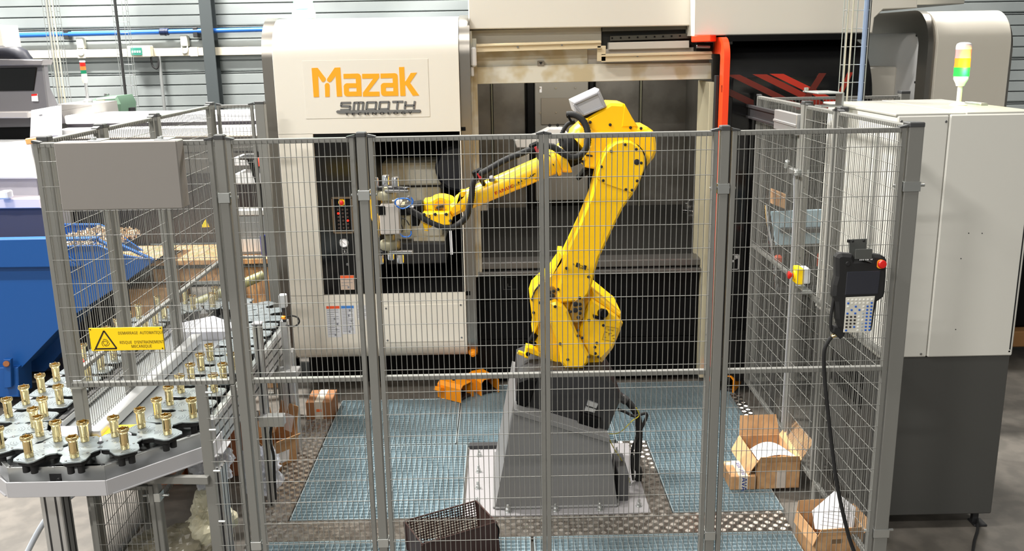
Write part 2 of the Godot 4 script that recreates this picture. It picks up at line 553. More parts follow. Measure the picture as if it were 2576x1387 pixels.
	text("badge_lettering", "T E C H N O L O G Y", Vector3(-1.055, 2.056, zl + 0.0105), 0.016, 0.002, M.ink, t, Vector3(1, 0.004, 0), Vector3.UP, 2.3, "Droid Sans", true)
	# black control panel beside the opening
	var bp := mb()
	bp.bb(-1.284, 0.79, zf - 0.06, -0.90, 1.934, zf - 0.018, 0.004)
	part("black_panel", bp, M.gloss_black, t)
	var cp := mb()
	for e in [[-1.186, 1.236, -1.174, 1.494], [-1.05, 1.236, -1.038, 1.494], [-1.186, 1.482, -1.038, 1.494], [-1.186, 1.236, -1.038, 1.248]]: cp.bb(e[0], e[1], zf - 0.02, e[2], e[3], zf + 0.012, 0.003)
	var cpm := part("control_panel", cp, mat(c8(120, 104, 84), 0.35, 0.6), t)
	var cf := mb()
	cf.bb(-1.176, 1.246, zf - 0.019, -1.048, 1.484, zf - 0.006, 0.002)
	part("panel_face", cf, M.black, cpm)
	var es := mb()
	es.cyl(Vector3(-1.115, 1.458, zf - 0.006), Vector3(-1.115, 1.458, zf + 0.002), 0.024, 20)
	part("stop_collar", es, M.signal_yellow, cpm)
	var em := mb()
	em.lathe(Vector3(-1.115, 1.458, zf + 0.002), Vector3(0, 0, 1), [0.009, 0.0, 0.009, 0.012, 0.017, 0.016, 0.017, 0.022, 0.012, 0.027, 0.0, 0.028], 18)
	part("stop_button", em, M.red, cpm)
	for r in 6:
		for c in 3:
			var kb := mb()
			kb.cyl(Vector3(-1.145 + c * 0.032, 1.405 - r * 0.026, zf - 0.006), Vector3(-1.145 + c * 0.032, 1.405 - r * 0.026, zf + 0.001), 0.008, 10, 0.002)
			part("key", kb, glow(Color(1, 0.12, 0.04), 0.9) if (r == 1 and c == 0) or (r == 3 and c == 2) else mat(c8(60, 44, 36), 0.4), cpm)
	var ga := mb()
	ga.lathe(Vector3(-1.118, 1.168, zf - 0.018), Vector3(0, 0, 1), [0.0, 0.0, 0.034, 0.0, 0.034, 0.018, 0.03, 0.022, 0.028, 0.014, 0.0, 0.014], 28)
	var gm := part("pressure_gauge", ga, M.chrome, t)
	var gd := mb()
	gd.cyl(Vector3(-1.118, 1.168, zf - 0.003), Vector3(-1.118, 1.168, zf - 0.0015), 0.027, 24)
	part("gauge_dial", gd, M.paper, gm)
	var gn := mb()
	gn.bar(Vector3(-1.13, 1.18, zf), Vector3(-1.108, 1.156, zf), 0.003, 0.001, 0.0)
	for k in 9: gn.bar(Vector3(-1.118 + 0.02 * cos(k * 0.6 - 0.8), 1.168 + 0.02 * sin(k * 0.6 - 0.8), zf - 0.001), Vector3(-1.118 + 0.024 * cos(k * 0.6 - 0.8), 1.168 + 0.024 * sin(k * 0.6 - 0.8), zf - 0.001), 0.0012, 0.001, 0.0)
	part("gauge_needle", gn, M.ink, gm)
	var lb := mb()
	for e in [[-1.136, 1.088, -1.102, 1.091], [-1.136, 1.118, -1.102, 1.121], [-1.136, 1.088, -1.133, 1.121], [-1.105, 1.088, -1.102, 1.121], [-1.124, 1.096, -1.115, 1.112]]: lb.bb(e[0], e[1], zf - 0.018, e[2], e[3], zf - 0.0165, 0.0)
	part("pictogram", lb, mat(c8(150, 150, 150), 0.6), t)
	var kh := mb()
	kh.cyl(Vector3(-1.105, 1.01, zf - 0.018), Vector3(-1.105, 1.01, zf - 0.008), 0.009, 14, 0.002)
	part("key_switch", kh, M.steel, t)
	sticker(t, -1.163, 0.823, 0.098, 0.106, zf - 0.0178, c8(190, 170, 155), c8(232, 96, 48), 1)
	sticker(t, -1.274, 0.475, 0.098, 0.236, zf + 0.0005, c8(206, 208, 214), c8(232, 84, 40), 4)
	sticker(t, -1.168, 0.497, 0.094, 0.214, zf + 0.0005, c8(206, 208, 214), c8(64, 128, 206), 5)
	sticker(t, -1.058, 0.602, 0.075, 0.11, zf + 0.0005, c8(214, 214, 216), c8(200, 200, 204), 2)
	# opening into the work room
	var iw := mb()
	iw.bb(-0.905, 0.76, -7.72, -0.24, 0.79, zf - 0.03, 0.0)
	iw.bb(-0.905, 1.934, -7.72, -0.24, 1.96, zf - 0.03, 0.0)
	iw.bb(-1.3, 0.79, -7.75, -0.24, 1.96, -7.72, 0.0)
	iw.bb(-0.93, 0.79, -7.72, -0.90, 1.94, zf - 0.06, 0.0)
	iw.bb(-0.275, 0.79, -7.72, -0.255, 1.94, zf - 0.06, 0.0)
	part("window_lining", iw, M.black, t)
	var hs := mb()
	slab(hs, [-0.914, 1.649, -0.452, 1.478], -7.4, -7.0, 0.015)
	slab(hs, [-0.957, 1.457, -0.467, 1.053], -7.4, -7.03, 0.01)
	slab(hs, [-0.686, 1.082, -0.443, 1.027], -7.4, -6.98, 0.004)
	part("tool_changer_cover", hs, M.beige, t)
	var hb := mb()
	slab(hb, [-0.729, 1.495, -0.441, 1.441], -7.4, -7.06, 0.002)
	hb.prism([-0.889, 1.057, -0.437, 1.048, -0.436, 0.887, -0.883, 0.883], -7.3, -6.9, 0.01)
	part("tool_changer_base", hb, M.dark, t)
	var hc := mb()
	hc.cyl(Vector3(-0.32, 1.62, -7.5), Vector3(-0.32, 1.62, -6.85), 0.17, 32, 0.02)
	part("spindle_housing", hc, mat(c8(22, 24, 34), 0.4), t)
	var hp := mb()
	hp.bar(Vector3(-0.39, 1.23, -6.8), Vector3(-0.385, 0.98, -6.8), 0.012, 0.02)
	part("probe_rod", hp, M.paper, t)
	var ap := mb()
	slab(ap, [-0.859, 0.708, -0.292, 0.428], zf - 0.005, zf + 0.004, 0.002)
	var apm := part("access_panel", ap, M.cream, t)
	var sc := mb()
	screws(sc, [[-0.845, 0.685], [-0.31, 0.7], [-0.845, 0.445], [-0.31, 0.455]], zf + 0.004, 0.007)
	part("panel_screws", sc, M.steel, apm)
	var lamp := mb()
	lamp.lathe(Vector3(-0.235, 0.32, zf - 0.09), Vector3(0, -0.3, 1), [0.0, 0.0, 0.03, 0.0, 0.034, 0.02, 0.02, 0.05, 0.0, 0.056], 18)
	part("corner_marker", lamp, M.orange, t)
	# green lamp on top
	var g := thing("signal_lamp", "glowing green signal lamp on the roof of the white rounded cabinet", "lamp", Vector3(-1.36, 2.70, -6.75))
	var gb := mb()
	gb.box(Vector3(-1.36, 2.735, -6.75), Vector3(0.145, 0.07, 0.12), 0.01)
	part("lamp_base", gb, mat(c8(170, 174, 172), 0.5), g)
	var gl2 := mb()
	gl2.lathe(Vector3(-1.36, 2.77, -6.75), Vector3.UP, [0.0, 0.0, 0.072, 0.0, 0.066, 0.05, 0.072, 0.055, 0.066, 0.11, 0.072, 0.115, 0.066, 0.18, 0.0, 0.19], 24)
	part("lamp_lens", gl2, glow(Color(0.55, 1.0, 0.72), 1.3), g)
	var ol := OmniLight3D.new()
	ol.name = "lamp_light"; ol.light_color = Color(0.5, 1.0, 0.7); ol.light_energy = 0.12; ol.light_size = 0.06; ol.shadow_enabled = true; ol.omni_range = 30.0; ol.omni_attenuation = 2.0
	ol.position = Vector3(0, 0.12, 0.12)
	g.add_child(ol, true)

# a printed label of lines of text and small pictures, too fine to read
func sticker(parent: Node, x: float, y: float, w: float, h: float, z: float, paper: Color, head: Color, rows: int):
	var s := mb()
	s.bb(x, y, z - 0.0005, x + w, y + h, z + 0.0006, 0.0)
	var sp := part("sticker", s, mat(paper, 0.5), parent)
	var a := mb()
	a.bb(x + 0.002, y + h - 0.022, z, x + w - 0.002, y + h - 0.002, z + 0.001, 0.0)
	part("sticker_header", a, mat(head, 0.5), sp)
	var b := mb()
	for r in rows * 3:
		var yy := y + h - 0.03 - (h - 0.04) * r / (rows * 3.0)
		var ww := w * (0.82 if r % 3 != 2 else 0.5)
		b.bb(x + 0.006, yy - 0.0035, z, x + 0.006 + ww, yy, z + 0.0009, 0.0)
	for k in rows: b.bb(x + w * (0.5 + 0.1 * (k % 3)), y + 0.01 + 0.04 * k, z, x + w * (0.62 + 0.1 * (k % 3)), y + 0.026 + 0.04 * k, z + 0.001, 0.0)
	part("sticker_print", b, mat(c8(120, 122, 132), 0.6), sp)

func lathe_machine():
	var t := thing("machining_center", "long white machining centre with open work room, black sliding door and orange edge", "machine", Vector3(1.1, 0, -7.4))
	# hoods
	var h := mb()
	h.bb(-0.205, 2.612, -8.6, 1.36, 2.95, -6.6, 0.006)
	part("left_hood", h, M.cream, t)
	var h2 := mb()
	h2.prism([1.318, 2.542, 2.532, 2.541, 2.538, 2.639, 2.593, 2.693, 2.823, 2.699] + [2.80, 2.95, 1.312, 2.95], -8.6, -6.45, 0.006)
	part("right_hood", h2, M.cream, t)
	var h3 := mb()
	h3.bb(2.82, 2.76, -8.6, 3.7, 2.9, -7.6, 0.006)
	part("rear_hood", h3, mat(c8(170, 168, 160), 0.5), t)
	# header over the opening
	var a := mb()
	a.prism([-0.189, 2.357, 0.621, 2.365, 1.483, 2.359, 1.487, 2.247, 0.622, 2.243, -0.192, 2.24], -6.9, -6.62, 0.003)
	part("header_panel", a, M.beige, t)
	var b := mb()
	b.prism([-0.181, 2.467, 0.619, 2.47, 0.62, 2.356, -0.184, 2.348], -6.9, -6.66, 0.003)
	part("header_panel", b, M.beige, t)
	var c := mb()
	c.prism([-0.198, 2.607, 0.72, 2.614, 0.721, 2.511, -0.201, 2.502], -6.9, -6.7, 0.003)
	part("header_panel", c, mat(c8(176, 170, 156), 0.5), t)
	var d := mb()
	d.prism([0.767, 2.508, 1.327, 2.512, 1.329, 2.461, 0.767, 2.459], -6.9, -6.64, 0.003)
	d.prism([0.61, 2.462, 1.476, 2.466, 1.481, 2.341, 0.61, 2.35], -6.9, -6.68, 0.002)
	part("header_panel", d, mat(c8(190, 184, 174), 0.5), t)
	var e := mb()
	e.prism([0.722, 2.62, 1.384, 2.625, 1.389, 2.462, 0.723, 2.463], -6.9, -6.74, 0.0)
	part("rail_recess", e, mat(c8(44, 44, 40), 0.5, 0.4), t)
	var r := mb()
	r.bar(Vector3(0.723, 2.598, -6.7), Vector3(1.367, 2.603, -6.7), 0.05, 0.03)
	r.bar(Vector3(0.779, 2.535, -6.7), Vector3(1.349, 2.544, -6.7), 0.04, 0.034)
	part("slide_rail", r, mat(c8(92, 90, 82), 0.4, 0.6), t)
	var rb := mb()
	for k in 10: 
		var p: Vector3 = Vector3(0.793, 2.537, -6.675).lerp(Vector3(1.327, 2.546, -6.675), k / 9.0)
		rb.cyl(p, p + Vector3(0, 0, 0.008), 0.006, 8)
	part("rail_bolts", rb, M.black, t)
	for q in [[Vector3(-0.156, 2.488, -6.56), Vector3(0.703, 2.498, -6.56)], [Vector3(0.704, 2.407, -6.56), Vector3(1.468, 2.413, -6.56)]]:
		var g := mb()
		g.bar(q[0] + Vector3(0, 0.012, -0.03), q[1] + Vector3(0, 0.012, -0.03), 0.1, 0.012, 0.002)
		g.bar(q[0], q[1], 0.012, 0.05, 0.002)
		g.bar(q[0] + Vector3(0, -0.026, 0.012), q[1] + Vector3(0, -0.026, 0.012), 0.03, 0.006, 0.001)
		part("guide_rail", g, mat(c8(206, 190, 158), 0.4), t)
	var gs := mb()
	for u in [[1309, 119.5], [1419, 116.5], [1608, 146], [1692, 143.5], [1778, 142]]:
		var w := Vector3((u[0] - 1255.0) * 0.00276 - 0.02, 2.5 - (u[1] - 118.0) * 0.0028 - 0.008, -6.553)
		gs.cyl(w, w + Vector3(0, 0, 0.006), 0.007, 8)
	part("guide_screws", gs, M.steel, t)
	var br := mb()
	br.bar(Vector3(0.706, 2.487, -6.56), Vector3(0.706, 2.383, -6.56), 0.012, 0.06)
	part("rail_bracket", br, mat(c8(206, 190, 158), 0.4), t)
	var st := mb()
	slab(st, [0.266, 2.393, 0.313, 2.357], -6.64, -6.612, 0.002)
	part("sign_plate", st, mat(c8(130, 122, 110), 0.5), t)
	var ar := mb()
	ar.prism([0.277, 2.384, 0.302, 2.384, 0.289, 2.365], -6.613, -6.609, 0.0)
	part("sign_arrow", ar, M.ink, t)
	# uprights on both sides of the opening
	var u1 := mb()
	u1.bb(-0.205, 0.86, -6.9, -0.185, 2.6, -6.56, 0.004)
	u1.bb(-0.2, 0.86, -6.62, -0.155, 2.55, -6.6, 0.003)
	part("door_post", u1, M.beige, t)
	var u2 := mb()
	slab(u2, [-0.192, 2.492, -0.155, 2.362], -6.6, -6.5, 0.01)
	part("latch_cover", u2, M.white, t)
	var u3 := mb()
	slab(u3, [-0.196, 2.362, -0.176, 2.295], -6.58, -6.52, 0.006)
	part("latch_rod", u3, M.white, t)
	var u4 := mb()
	u4.bb(1.452, 0.06, -6.9, 1.49, 2.23, -6.52, 0.004)
	part("door_post", u4, mat(c8(206, 198, 170), 0.45), t)
	# work room
	var wl := mb()
	wl.bb(-0.24, 0.7, -8.25, 1.56, 2.6, -8.2, 0.0)
	wl.bb(-0.26, 0.7, -8.2, -0.2, 2.6, -6.9, 0.0)
	wl.bb(1.56, 0.7, -8.2, 1.62, 2.6, -6.6, 0.0)
	wl.bb(-0.24, 2.5, -8.2, 1.6, 2.6, -6.95, 0.0)
	part("work_room_lining", wl, M.stainless, t)
	for pn in [[-0.2, -0.075], [-0.06, 0.21], [0.30, 0.74], [0.80, 1.17], [1.19, 1.6]]:
		var w := mb()
		if pn[0] == 0.30:
			w.bb(0.29, 1.2, -7.9, 0.74, 2.32, -7.86, 0.006)
			var dm := part("inner_door", w, mat(c8(132, 130, 124), 0.45, 0.4), t)
			var w3 := mb()
			slab(w3, [0.343, 2.068, 0.679, 1.848], -7.87, -7.852, 0.002)
			var dp := part("cover_plate", w3, mat(c8(128, 122, 112), 0.45, 0.4), dm)
			var w4 := mb()
			for sx in [1366, 1406, 1455]:
				for sy in [250, 309]: 
					var p := Vector3(0.335 + (sx - 1366) * 0.0033, 2.05 + (279 - sy) * 0.0034, -7.852)
					w4.cyl(p, p + Vector3(0, 0, 0.005), 0.007, 8)
			part("plate_screws", w4, M.steel, dp)
			var w5 := mb()
			slab(w5, [0.331, 2.163, 0.35, 2.114], -7.862, -7.856, 0.0)
			part("warning_label", w5, M.paper, dm)
			var wb := mb()
			wb.bb(0.225, 0.9, -7.95, 0.285, 2.4, -7.84, 0.006)
			wb.bb(0.745, 0.9, -7.95, 0.785, 2.4, -7.84, 0.006)
			part("door_jamb", wb, M.black, t)
		else:
			w.bb(pn[0], 0.95, -7.92, pn[1], 2.4, -7.88, 0.005)
			part("lining_panel", w, M.stainless, t)
	var ls := mb()
	ls.bb(-0.074, 0.95, -7.9, -0.062, 2.4, -7.865, 0.002)
	ls.bb(1.172, 0.95, -7.9, 1.188, 2.4, -7.865, 0.002)
	part("lining_strip", ls, mat(c8(120, 120, 104), 0.4, 0.5), t)
	var lg := mb()
	lg.prism([-7.9, 1.15, -7.4, 0.98, -6.75, 0.93, -6.75, 0.7, -7.9, 0.7], -0.2, 1.56, 0.0, 0)
	part("chip_chute", lg, mat(c8(50, 49, 47), 0.45, 0.5), t)
	var sl := mb()
	sl.bb(-0.2, 0.9, -6.8, 1.5, 0.955, -6.62, 0.008)
	sl.bb(-0.2, 0.862, -6.75, 1.5, 0.89, -6.575, 0.004)
	part("door_sill", sl, mat(c8(120, 118, 116), 0.35, 0.7), t)
	# turned workpiece chuck seen at the right of the work room
	var ch := mb()
	ch.lathe(Vector3(1.676, 1.205, -7.3), Vector3(-1, 0, 0), [0.0, 0.0, 0.12, 0.0, 0.12, 0.05, 0.085, 0.06, 0.085, 0.16, 0.03, 0.17, 0.0, 0.17], 32)
	part("chuck", ch, M.chrome, t)
	var cj := mb()
	for an in [40, 160, 280]:
		var dd := Vector3(0, cos(deg_to_rad(an)), sin(deg_to_rad(an)))
		var p: Vector3 = Vector3(1.523, 1.208, -7.3) + dd * 0.075
		cj.box(p, Vector3(0.09, 0.05, 0.05), 0.006)
	part("chuck_jaw", cj, M.steel, t)
	var cr := mb()
	cr.cyl(Vector3(1.431, 1.199, -7.25), Vector3(1.523, 1.191, -7.25), 0.012, 12, 0.002)
	part("centre_rod", cr, M.chrome, t)
	for u in [[1213, 545, 1230, 590], [1218, 560, 1226, 575]]:
		var tp := mb()
		tp.bb(-0.17 + (u[0] - 1213) * 0.003, 1.27 - (u[3] - 590) * 0.003, -7.1, -0.11 + (u[0] - 1213) * 0.002, 1.43 - (u[1] - 545) * 0.003, -7.0, 0.008)
		part("tailstock_block", tp, mat(c8(190, 190, 188), 0.35, 0.6), t)
	# a bright lit work lamp and a perforated turret plate in the room behind the robot arm
	var tl := mb()
	tl.prism([0.379, 1.862, 0.494, 1.86, 0.541, 1.81, 0.562, 1.71, 0.125, 1.718, 0.101, 1.781, 0.282, 1.815], -7.5, -7.3, 0.006)
	part("work_lamp_plate", tl, M.white, t)
	var th := mb()
	for hx in [1378, 1396, 1414]: 
		var p := Vector3(0.385 + (hx - 1378) * 0.0034, 2.0 - 0.115 + 0.003, -7.301)
		th.cyl(p, p + Vector3(0, 0, 0.004), 0.013, 12)
	part("plate_holes", th, M.ink, t)
	var tb := mb()
	slab(tb, [0.124, 1.668, 0.223, 1.566], -7.5, -7.3, 0.006)
	part("work_lamp_bracket", tb, mat(c8(180, 176, 166), 0.5), t)
	# base
	var bs := mb()
	bs.bb(-0.22, 0.04, -8.6, 1.5, 0.86, -6.64, 0.004)
	part("base", bs, M.black, t)
	bs = mb()
	bs.bb(0.0, 2.42, -7.25, 1.3, 2.46, -7.15, 0.004)
	part("work_lamp", bs, glow(Color(1.0, 0.98, 0.94), 3.0), t)
	var wl2 := AreaLight3D.new()
	wl2.name = "work_light"; wl2.area_size = Vector2(1.3, 0.08); wl2.light_energy = 0.35; wl2.light_color = Color(1.0, 0.98, 0.94); wl2.area_range = 30.0; wl2.shadow_enabled = true
	wl2.position = Vector3(0.65, 2.41, -7.2) - t.position
	wl2.rotation_degrees = Vector3(-78, 0, 0)
	t.add_child(wl2, true)
	for pn in [[-0.2, 0.66, 0.86], [-0.2, 0.36, 0.655], [-0.2, 0.06, 0.355]]:
		var w := mb()
		w.bb(pn[0], pn[1], -6.66, 1.44, pn[2] - 0.004, -6.63, 0.003)
		part("base_panel", w, M.black, t)
	var nm := mb()
	for k in [[-0.005, 0.745, 0.098, 0.7475], [-0.005, 0.838, 0.098, 0.8405], [-0.005, 0.745, -0.0025, 0.84], [0.0955, 0.745, 0.098, 0.84], [0.03, 0.765, 0.06, 0.768], [0.03, 0.765, 0.034, 0.79]]: nm.bb(k[0], k[1], -6.632, k[2], k[3], -6.6285, 0.0)
	part("nameplate_frame", nm, mat(c8(70, 70, 70), 0.4), t)
	# sliding door: a sheet that curves back at the top
	var zd := -6.3
	var dr := mb()
	dr.prism(rolled(zd, -6.8, 0.1, 2.50, 0.42, 0.04), 1.53, 2.505, 0.004, 0)
	var dm2 := part("sliding_door", dr, mat(c8(15, 15, 16), 0.3), t)
	var dw := mb()
	dw.bb(1.56, 0.5, zd - 0.01, 2.48, 2.265, zd + 0.003, 0.001)
	part("door_window", dw, M.gloss_black, dm2)
	var zs := zd + 0.004
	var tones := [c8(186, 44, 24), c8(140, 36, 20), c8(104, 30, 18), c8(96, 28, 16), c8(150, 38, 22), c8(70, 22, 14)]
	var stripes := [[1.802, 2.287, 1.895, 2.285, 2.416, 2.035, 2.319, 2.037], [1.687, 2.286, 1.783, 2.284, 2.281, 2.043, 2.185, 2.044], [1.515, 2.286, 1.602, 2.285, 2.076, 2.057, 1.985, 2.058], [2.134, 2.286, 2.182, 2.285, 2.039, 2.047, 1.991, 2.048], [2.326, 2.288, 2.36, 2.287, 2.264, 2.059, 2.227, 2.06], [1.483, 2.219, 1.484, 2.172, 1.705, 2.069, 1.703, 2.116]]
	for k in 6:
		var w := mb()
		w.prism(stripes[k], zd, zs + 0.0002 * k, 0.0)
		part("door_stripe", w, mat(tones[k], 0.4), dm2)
	var ds := mb()
	for k in [[1.585, 0.945, 1.65, 0.951], [1.585, 1.05, 1.65, 1.056], [1.645, 0.945, 1.651, 1.056], [1.59, 0.96, 1.605, 1.0], [1.605, 1.0, 1.618, 1.015], [1.615, 1.02, 1.63, 1.03], [1.622, 1.025, 1.642, 1.047]]: ds.bb(k[0], k[1], zd, k[2], k[3], zd + 0.005, 0.0)
	part("door_pictogram", ds, mat(c8(170, 170, 170), 0.6), dm2)
	var et := mb()
	band(et, zd + 0.03, -6.9, 0.1, 2.53, 0.14, 0.04, 0.11, 1.488, 1.528)
	part("door_edge", et, M.blood, dm2)
	var eb := mb()
	eb.bb(1.462, 0.12, zd - 0.13, 1.487, 2.28, zd - 0.08, 0.004)
	part("door_seal", eb, M.rubber, dm2)
	var ea := mb()
	ea.bar(Vector3(1.331, 2.522, -6.5), Vector3(1.446, 2.525, -6.42), 0.1, 0.045, 0.005)
	part("door_arm", ea, M.blood, dm2)
	var rl := mb()
	rl.bar(Vector3(1.359, 2.469, -6.6), Vector3(1.475, 2.467, -6.6), 0.09, 0.06, 0.004)
	part("roller_carriage", rl, M.black, dm2)
	var rr := mb()
	rr.cyl(Vector3(1.357, 2.471, -6.54), Vector3(1.451, 2.467, -6.54), 0.012, 14, 0.002)
	part("roller", rr, M.steel, dm2)
	var gp := mb()
	gp.bb(1.53, 2.5, -6.9, 2.5, 2.54, -6.42, 0.002)
	part("door_track", gp, M.black, t)

func far_cabinet():
	var t := thing("machine_cabinet", "tall white rounded cabinet with brushed steel trim behind the grey electrical cabinet", "machine", Vector3(3.2, 0, -7.0))
	var o := rolled(-6.4, -7.9, 0.28, 2.68, 0.24, 0.16)
	var f := mb()
	f.prism(o, 2.96, 3.46, 0.003, 0)
	part("front_panel", f, mat(c8(196, 191, 180), 0.4), t)
	var b := mb()
	band(b, -6.43, -7.9, 0.26, 2.69, 0.25, 0.17, 0.15, 2.91, 2.957)
	part("trim_band", b, M.brushed, t)
	var b2 := mb()
	band(b2, -6.45, -7.9, 0.26, 2.66, 0.25, 0.17, 0.13, 3.463, 3.50)
	part("trim_band", b2, M.brushed, t)
	var s := mb()
	s.prism(rolled(-6.57, -7.9, 0.4, 2.54, 0.1, 0.05), 2.93, 2.957, 0.0, 0)
	part("side_panel", s, M.white, t)
	var k := mb()
	k.bb(2.66, 0.3, -7.3, 2.93, 2.30, -6.95, 0.01)
	part("side_box", k, M.cream, t)
	var g := mb()
	g.bb(2.53, 0.3, -7.5, 2.68, 2.56, -7.1, 0.006)
	part("rear_panel", g, mat(c8(120, 118, 112), 0.5), t)
	var pl := mb()
	pl.bb(2.98, 0.0, -7.8, 3.44, 0.3, -6.7, 0.0)
	part("plinth", pl, M.black, t)
	var sc := mb()
	for q in [[2.52, -6.66], [2.2, -6.62]]: sc.cyl(Vector3(2.928, q[0], q[1]), Vector3(2.922, q[0], q[1]), 0.008, 10)
	part("side_screws", sc, M.dark, t)

func electric_cabinet():
	var t := thing("electrical_cabinet", "tall two-tone grey electrical cabinet with a lit signal tower on its roof", "cabinet", Vector3(2.19, 0, -4.85))
	var light := mat(c8(212, 211, 204), 0.42)
	var u := mb()
	u.bb(1.858, 0.957, -5.3, 2.10, 2.15, -4.352, 0.006)
	part("front_door", u, light, t)
	var u2 := mb()
	u2.bb(2.102, 0.957, -5.3, 2.527, 2.152, -4.348, 0.006)
	part("front_door", u2, light, t)
	var top := mb()
	top.bb(1.85, 2.145, -5.36, 2.18, 2.158, -4.36, 0.003)
	top.bb(2.184, 2.147, -5.36, 2.53, 2.16, -4.36, 0.003)
	part("roof_panel", top, mat(c8(168, 167, 160), 0.35), t)
	var lo := mb()
	lo.bb(1.862, 0.085, -5.3, 2.522, 0.955, -4.356, 0.006)
	var lom := part("lower_body", lo, mat(c8(70, 70, 68), 0.5), t)
	var vs := mb()
	for k in 16:
		for r in 2: vs.bb(1.857, 0.62 + r * 0.11, -5.05 + k * 0.035, 1.8615, 0.70 + r * 0.11, -5.035 + k * 0.035, 0.0)
	part("vent_slots", vs, M.black, lom, "", true)
	for q in [[1.9, -4.42], [2.47, -4.42], [1.9, -5.2], [2.47, -5.2]]:
		var l := mb()
		l.bb(q[0] - 0.015, 0.0, q[1] - 0.015, q[0] + 0.015, 0.09, q[1] + 0.015, 0.002)
		l.bb(q[0] - 0.02, 0.0, q[1] - 0.03, q[0] + 0.05, 0.012, q[1] + 0.045, 0.003)
		part("foot", l, M.dark, t)
	var sc := mb()
	screws(sc, [[1.875, 2.125], [2.085, 2.12], [2.07, 0.975], [2.51, 0.98], [1.875, 0.98]], -4.352, 0.006)
	part("door_screws", sc, M.steel, t)
	var hl := mb()
	for q in [[2.245, 1.585], [2.31, 1.583], [2.22, 1.46], [2.23, 1.10]]: hl.cyl(Vector3(q[0], q[1], -4.349), Vector3(q[0], q[1], -4.3475), 0.003, 8)
	part("door_holes", hl, M.ink, t)
	var ed := mb()
	ed.bb(2.508, 0.99, -4.349, 2.514, 2.12, -4.346, 0.0)
	part("door_gap", ed, M.ink, t)
	var hg := mb()
	hg.bb(2.46, 2.158, -4.95, 2.5, 2.172, -4.78, 0.003)
	part("lifting_bracket", hg, M.zinc, t)
	# signal tower
	var s := thing("signal_tower", "lit signal tower with red, orange and green lenses on the grey cabinet roof", "lamp", Vector3(2.375, 2.158, -4.84))
	var c := Vector3(2.375, 2.158, -4.84)
	var b := mb()
	b.lathe(c, Vector3.UP, [0.0, 0.0, 0.042, 0.0, 0.042, 0.006, 0.02, 0.016, 0.012, 0.022, 0.012, 0.105, 0.0, 0.105], 24)
	part("pole", b, mat(c8(226, 222, 206), 0.4), s)
	var b2 := mb()
	b2.lathe(c + Vector3(0, 0.1, 0), Vector3.UP, [0.0, 0.0, 0.02, 0.0, 0.024, 0.012, 0.036, 0.035, 0.036, 0.05, 0.0, 0.05], 24)
	part("socket", b2, mat(c8(226, 222, 206), 0.4), s)
	for q in [["lens", 0.15, Color(0.05, 0.75, 0.2), 0.75], ["lens", 0.195, Color(1.0, 0.42, 0.04), 1.0], ["lens", 0.24, Color(0.9, 0.16, 0.1), 0.0]]:
		var l := mb()
		l.lathe(c + Vector3(0, q[1], 0), Vector3.UP, [0.0, 0.0, 0.038, 0.0, 0.037, 0.022, 0.038, 0.044, 0.0, 0.044], 24)
		part("lens", l, glow(q[2], q[3]) if q[3] > 0.0 else mat(c8(214, 150, 150), 0.25), s)
	var b3 := mb()
	b3.lathe(c + Vector3(0, 0.284, 0), Vector3.UP, [0.0, 0.0, 0.038, 0.0, 0.038, 0.018, 0.034, 0.028, 0.022, 0.034, 0.0, 0.036], 24)
	part("cap", b3, mat(c8(220, 222, 228), 0.3), s)
	for q in [[0.172, Color(0.2, 1.0, 0.5), 0.03], [0.217, Color(1.0, 0.6, 0.15), 0.05]]:
		var ol := OmniLight3D.new()
		ol.name = "lens_light"; ol.light_color = q[1]; ol.light_energy = q[2]; ol.light_size = 0.03; ol.shadow_enabled = true; ol.omni_range = 30.0; ol.omni_attenuation = 2.0
		ol.position = Vector3(0, q[0], 0.055)
		s.add_child(ol, true)
	# cables by the foot
	var cb := mb()
	cb.tube(smooth([Vector3(2.50, 0.42, -4.75), Vector3(2.58, 0.36, -4.7), Vector3(2.62, 0.22, -4.66), Vector3(2.56, 0.18, -4.66), Vector3(2.5, 0.26, -4.72)], 6), 0.009, 8)
	solo("black_cable", cb, M.rubber, "black cable loop hanging beside the dark foot of the electrical cabinet", "cable")
	var cc := mb()
	cc.tube(smooth([Vector3(2.5, 0.2, -4.6), Vector3(2.505, 0.08, -4.5), Vector3(2.46, 0.012, -4.36), Vector3(2.36, 0.01, -4.2), Vector3(2.25, 0.01, -4.0)], 6), 0.007, 8)
	solo("floor_cable", cc, M.rubber, "thin black cable running over the dark floor in front of the electrical cabinet", "cable")

# ---- floor gratings: every panel is bearing bars and cross bars in a flat frame
func grating(x0: float, x1: float, z0: float, z1: float, label: String):
	var t := thing("floor_grating", label, "grating", Vector3((x0 + x1) * 0.5, 0, (z0 + z1) * 0.5), "steel floor gratings of the robot cell")
	var f := mb()
	for e in [[x0, z0, x1, z0 + 0.006], [x0, z1 - 0.006, x1, z1], [x0, z0, x0 + 0.006, z1], [x1 - 0.006, z0, x1, z1]]: f.bb(e[0], 0.004, e[1], e[2], 0.03, e[3], 0.001)
	part("edge_frame", f, M.galv, t)
	var b := mb()
	var n := int((x1 - x0) / 0.0335)
	for k in range(1, n):
		var x := lerpf(x0, x1, float(k) / n)
		b.bb(x - 0.0012, 0.006, z0, x + 0.0012, 0.03, z1, 0.0)
	var m := int((z1 - z0) / 0.0335)
	for k in range(1, m):
		var z := lerpf(z0, z1, float(k) / m)
		b.bb(x0, 0.016, z - 0.0014, x1, 0.0297, z + 0.0014, 0.0)
	part("grating_bars", b, M.galv, t, "", true)
	var p := mb()
	p.bb(x0, 0.0, z0, x1, 0.003, z1, 0.0)
	part("drip_tray", p, M.tray, t)

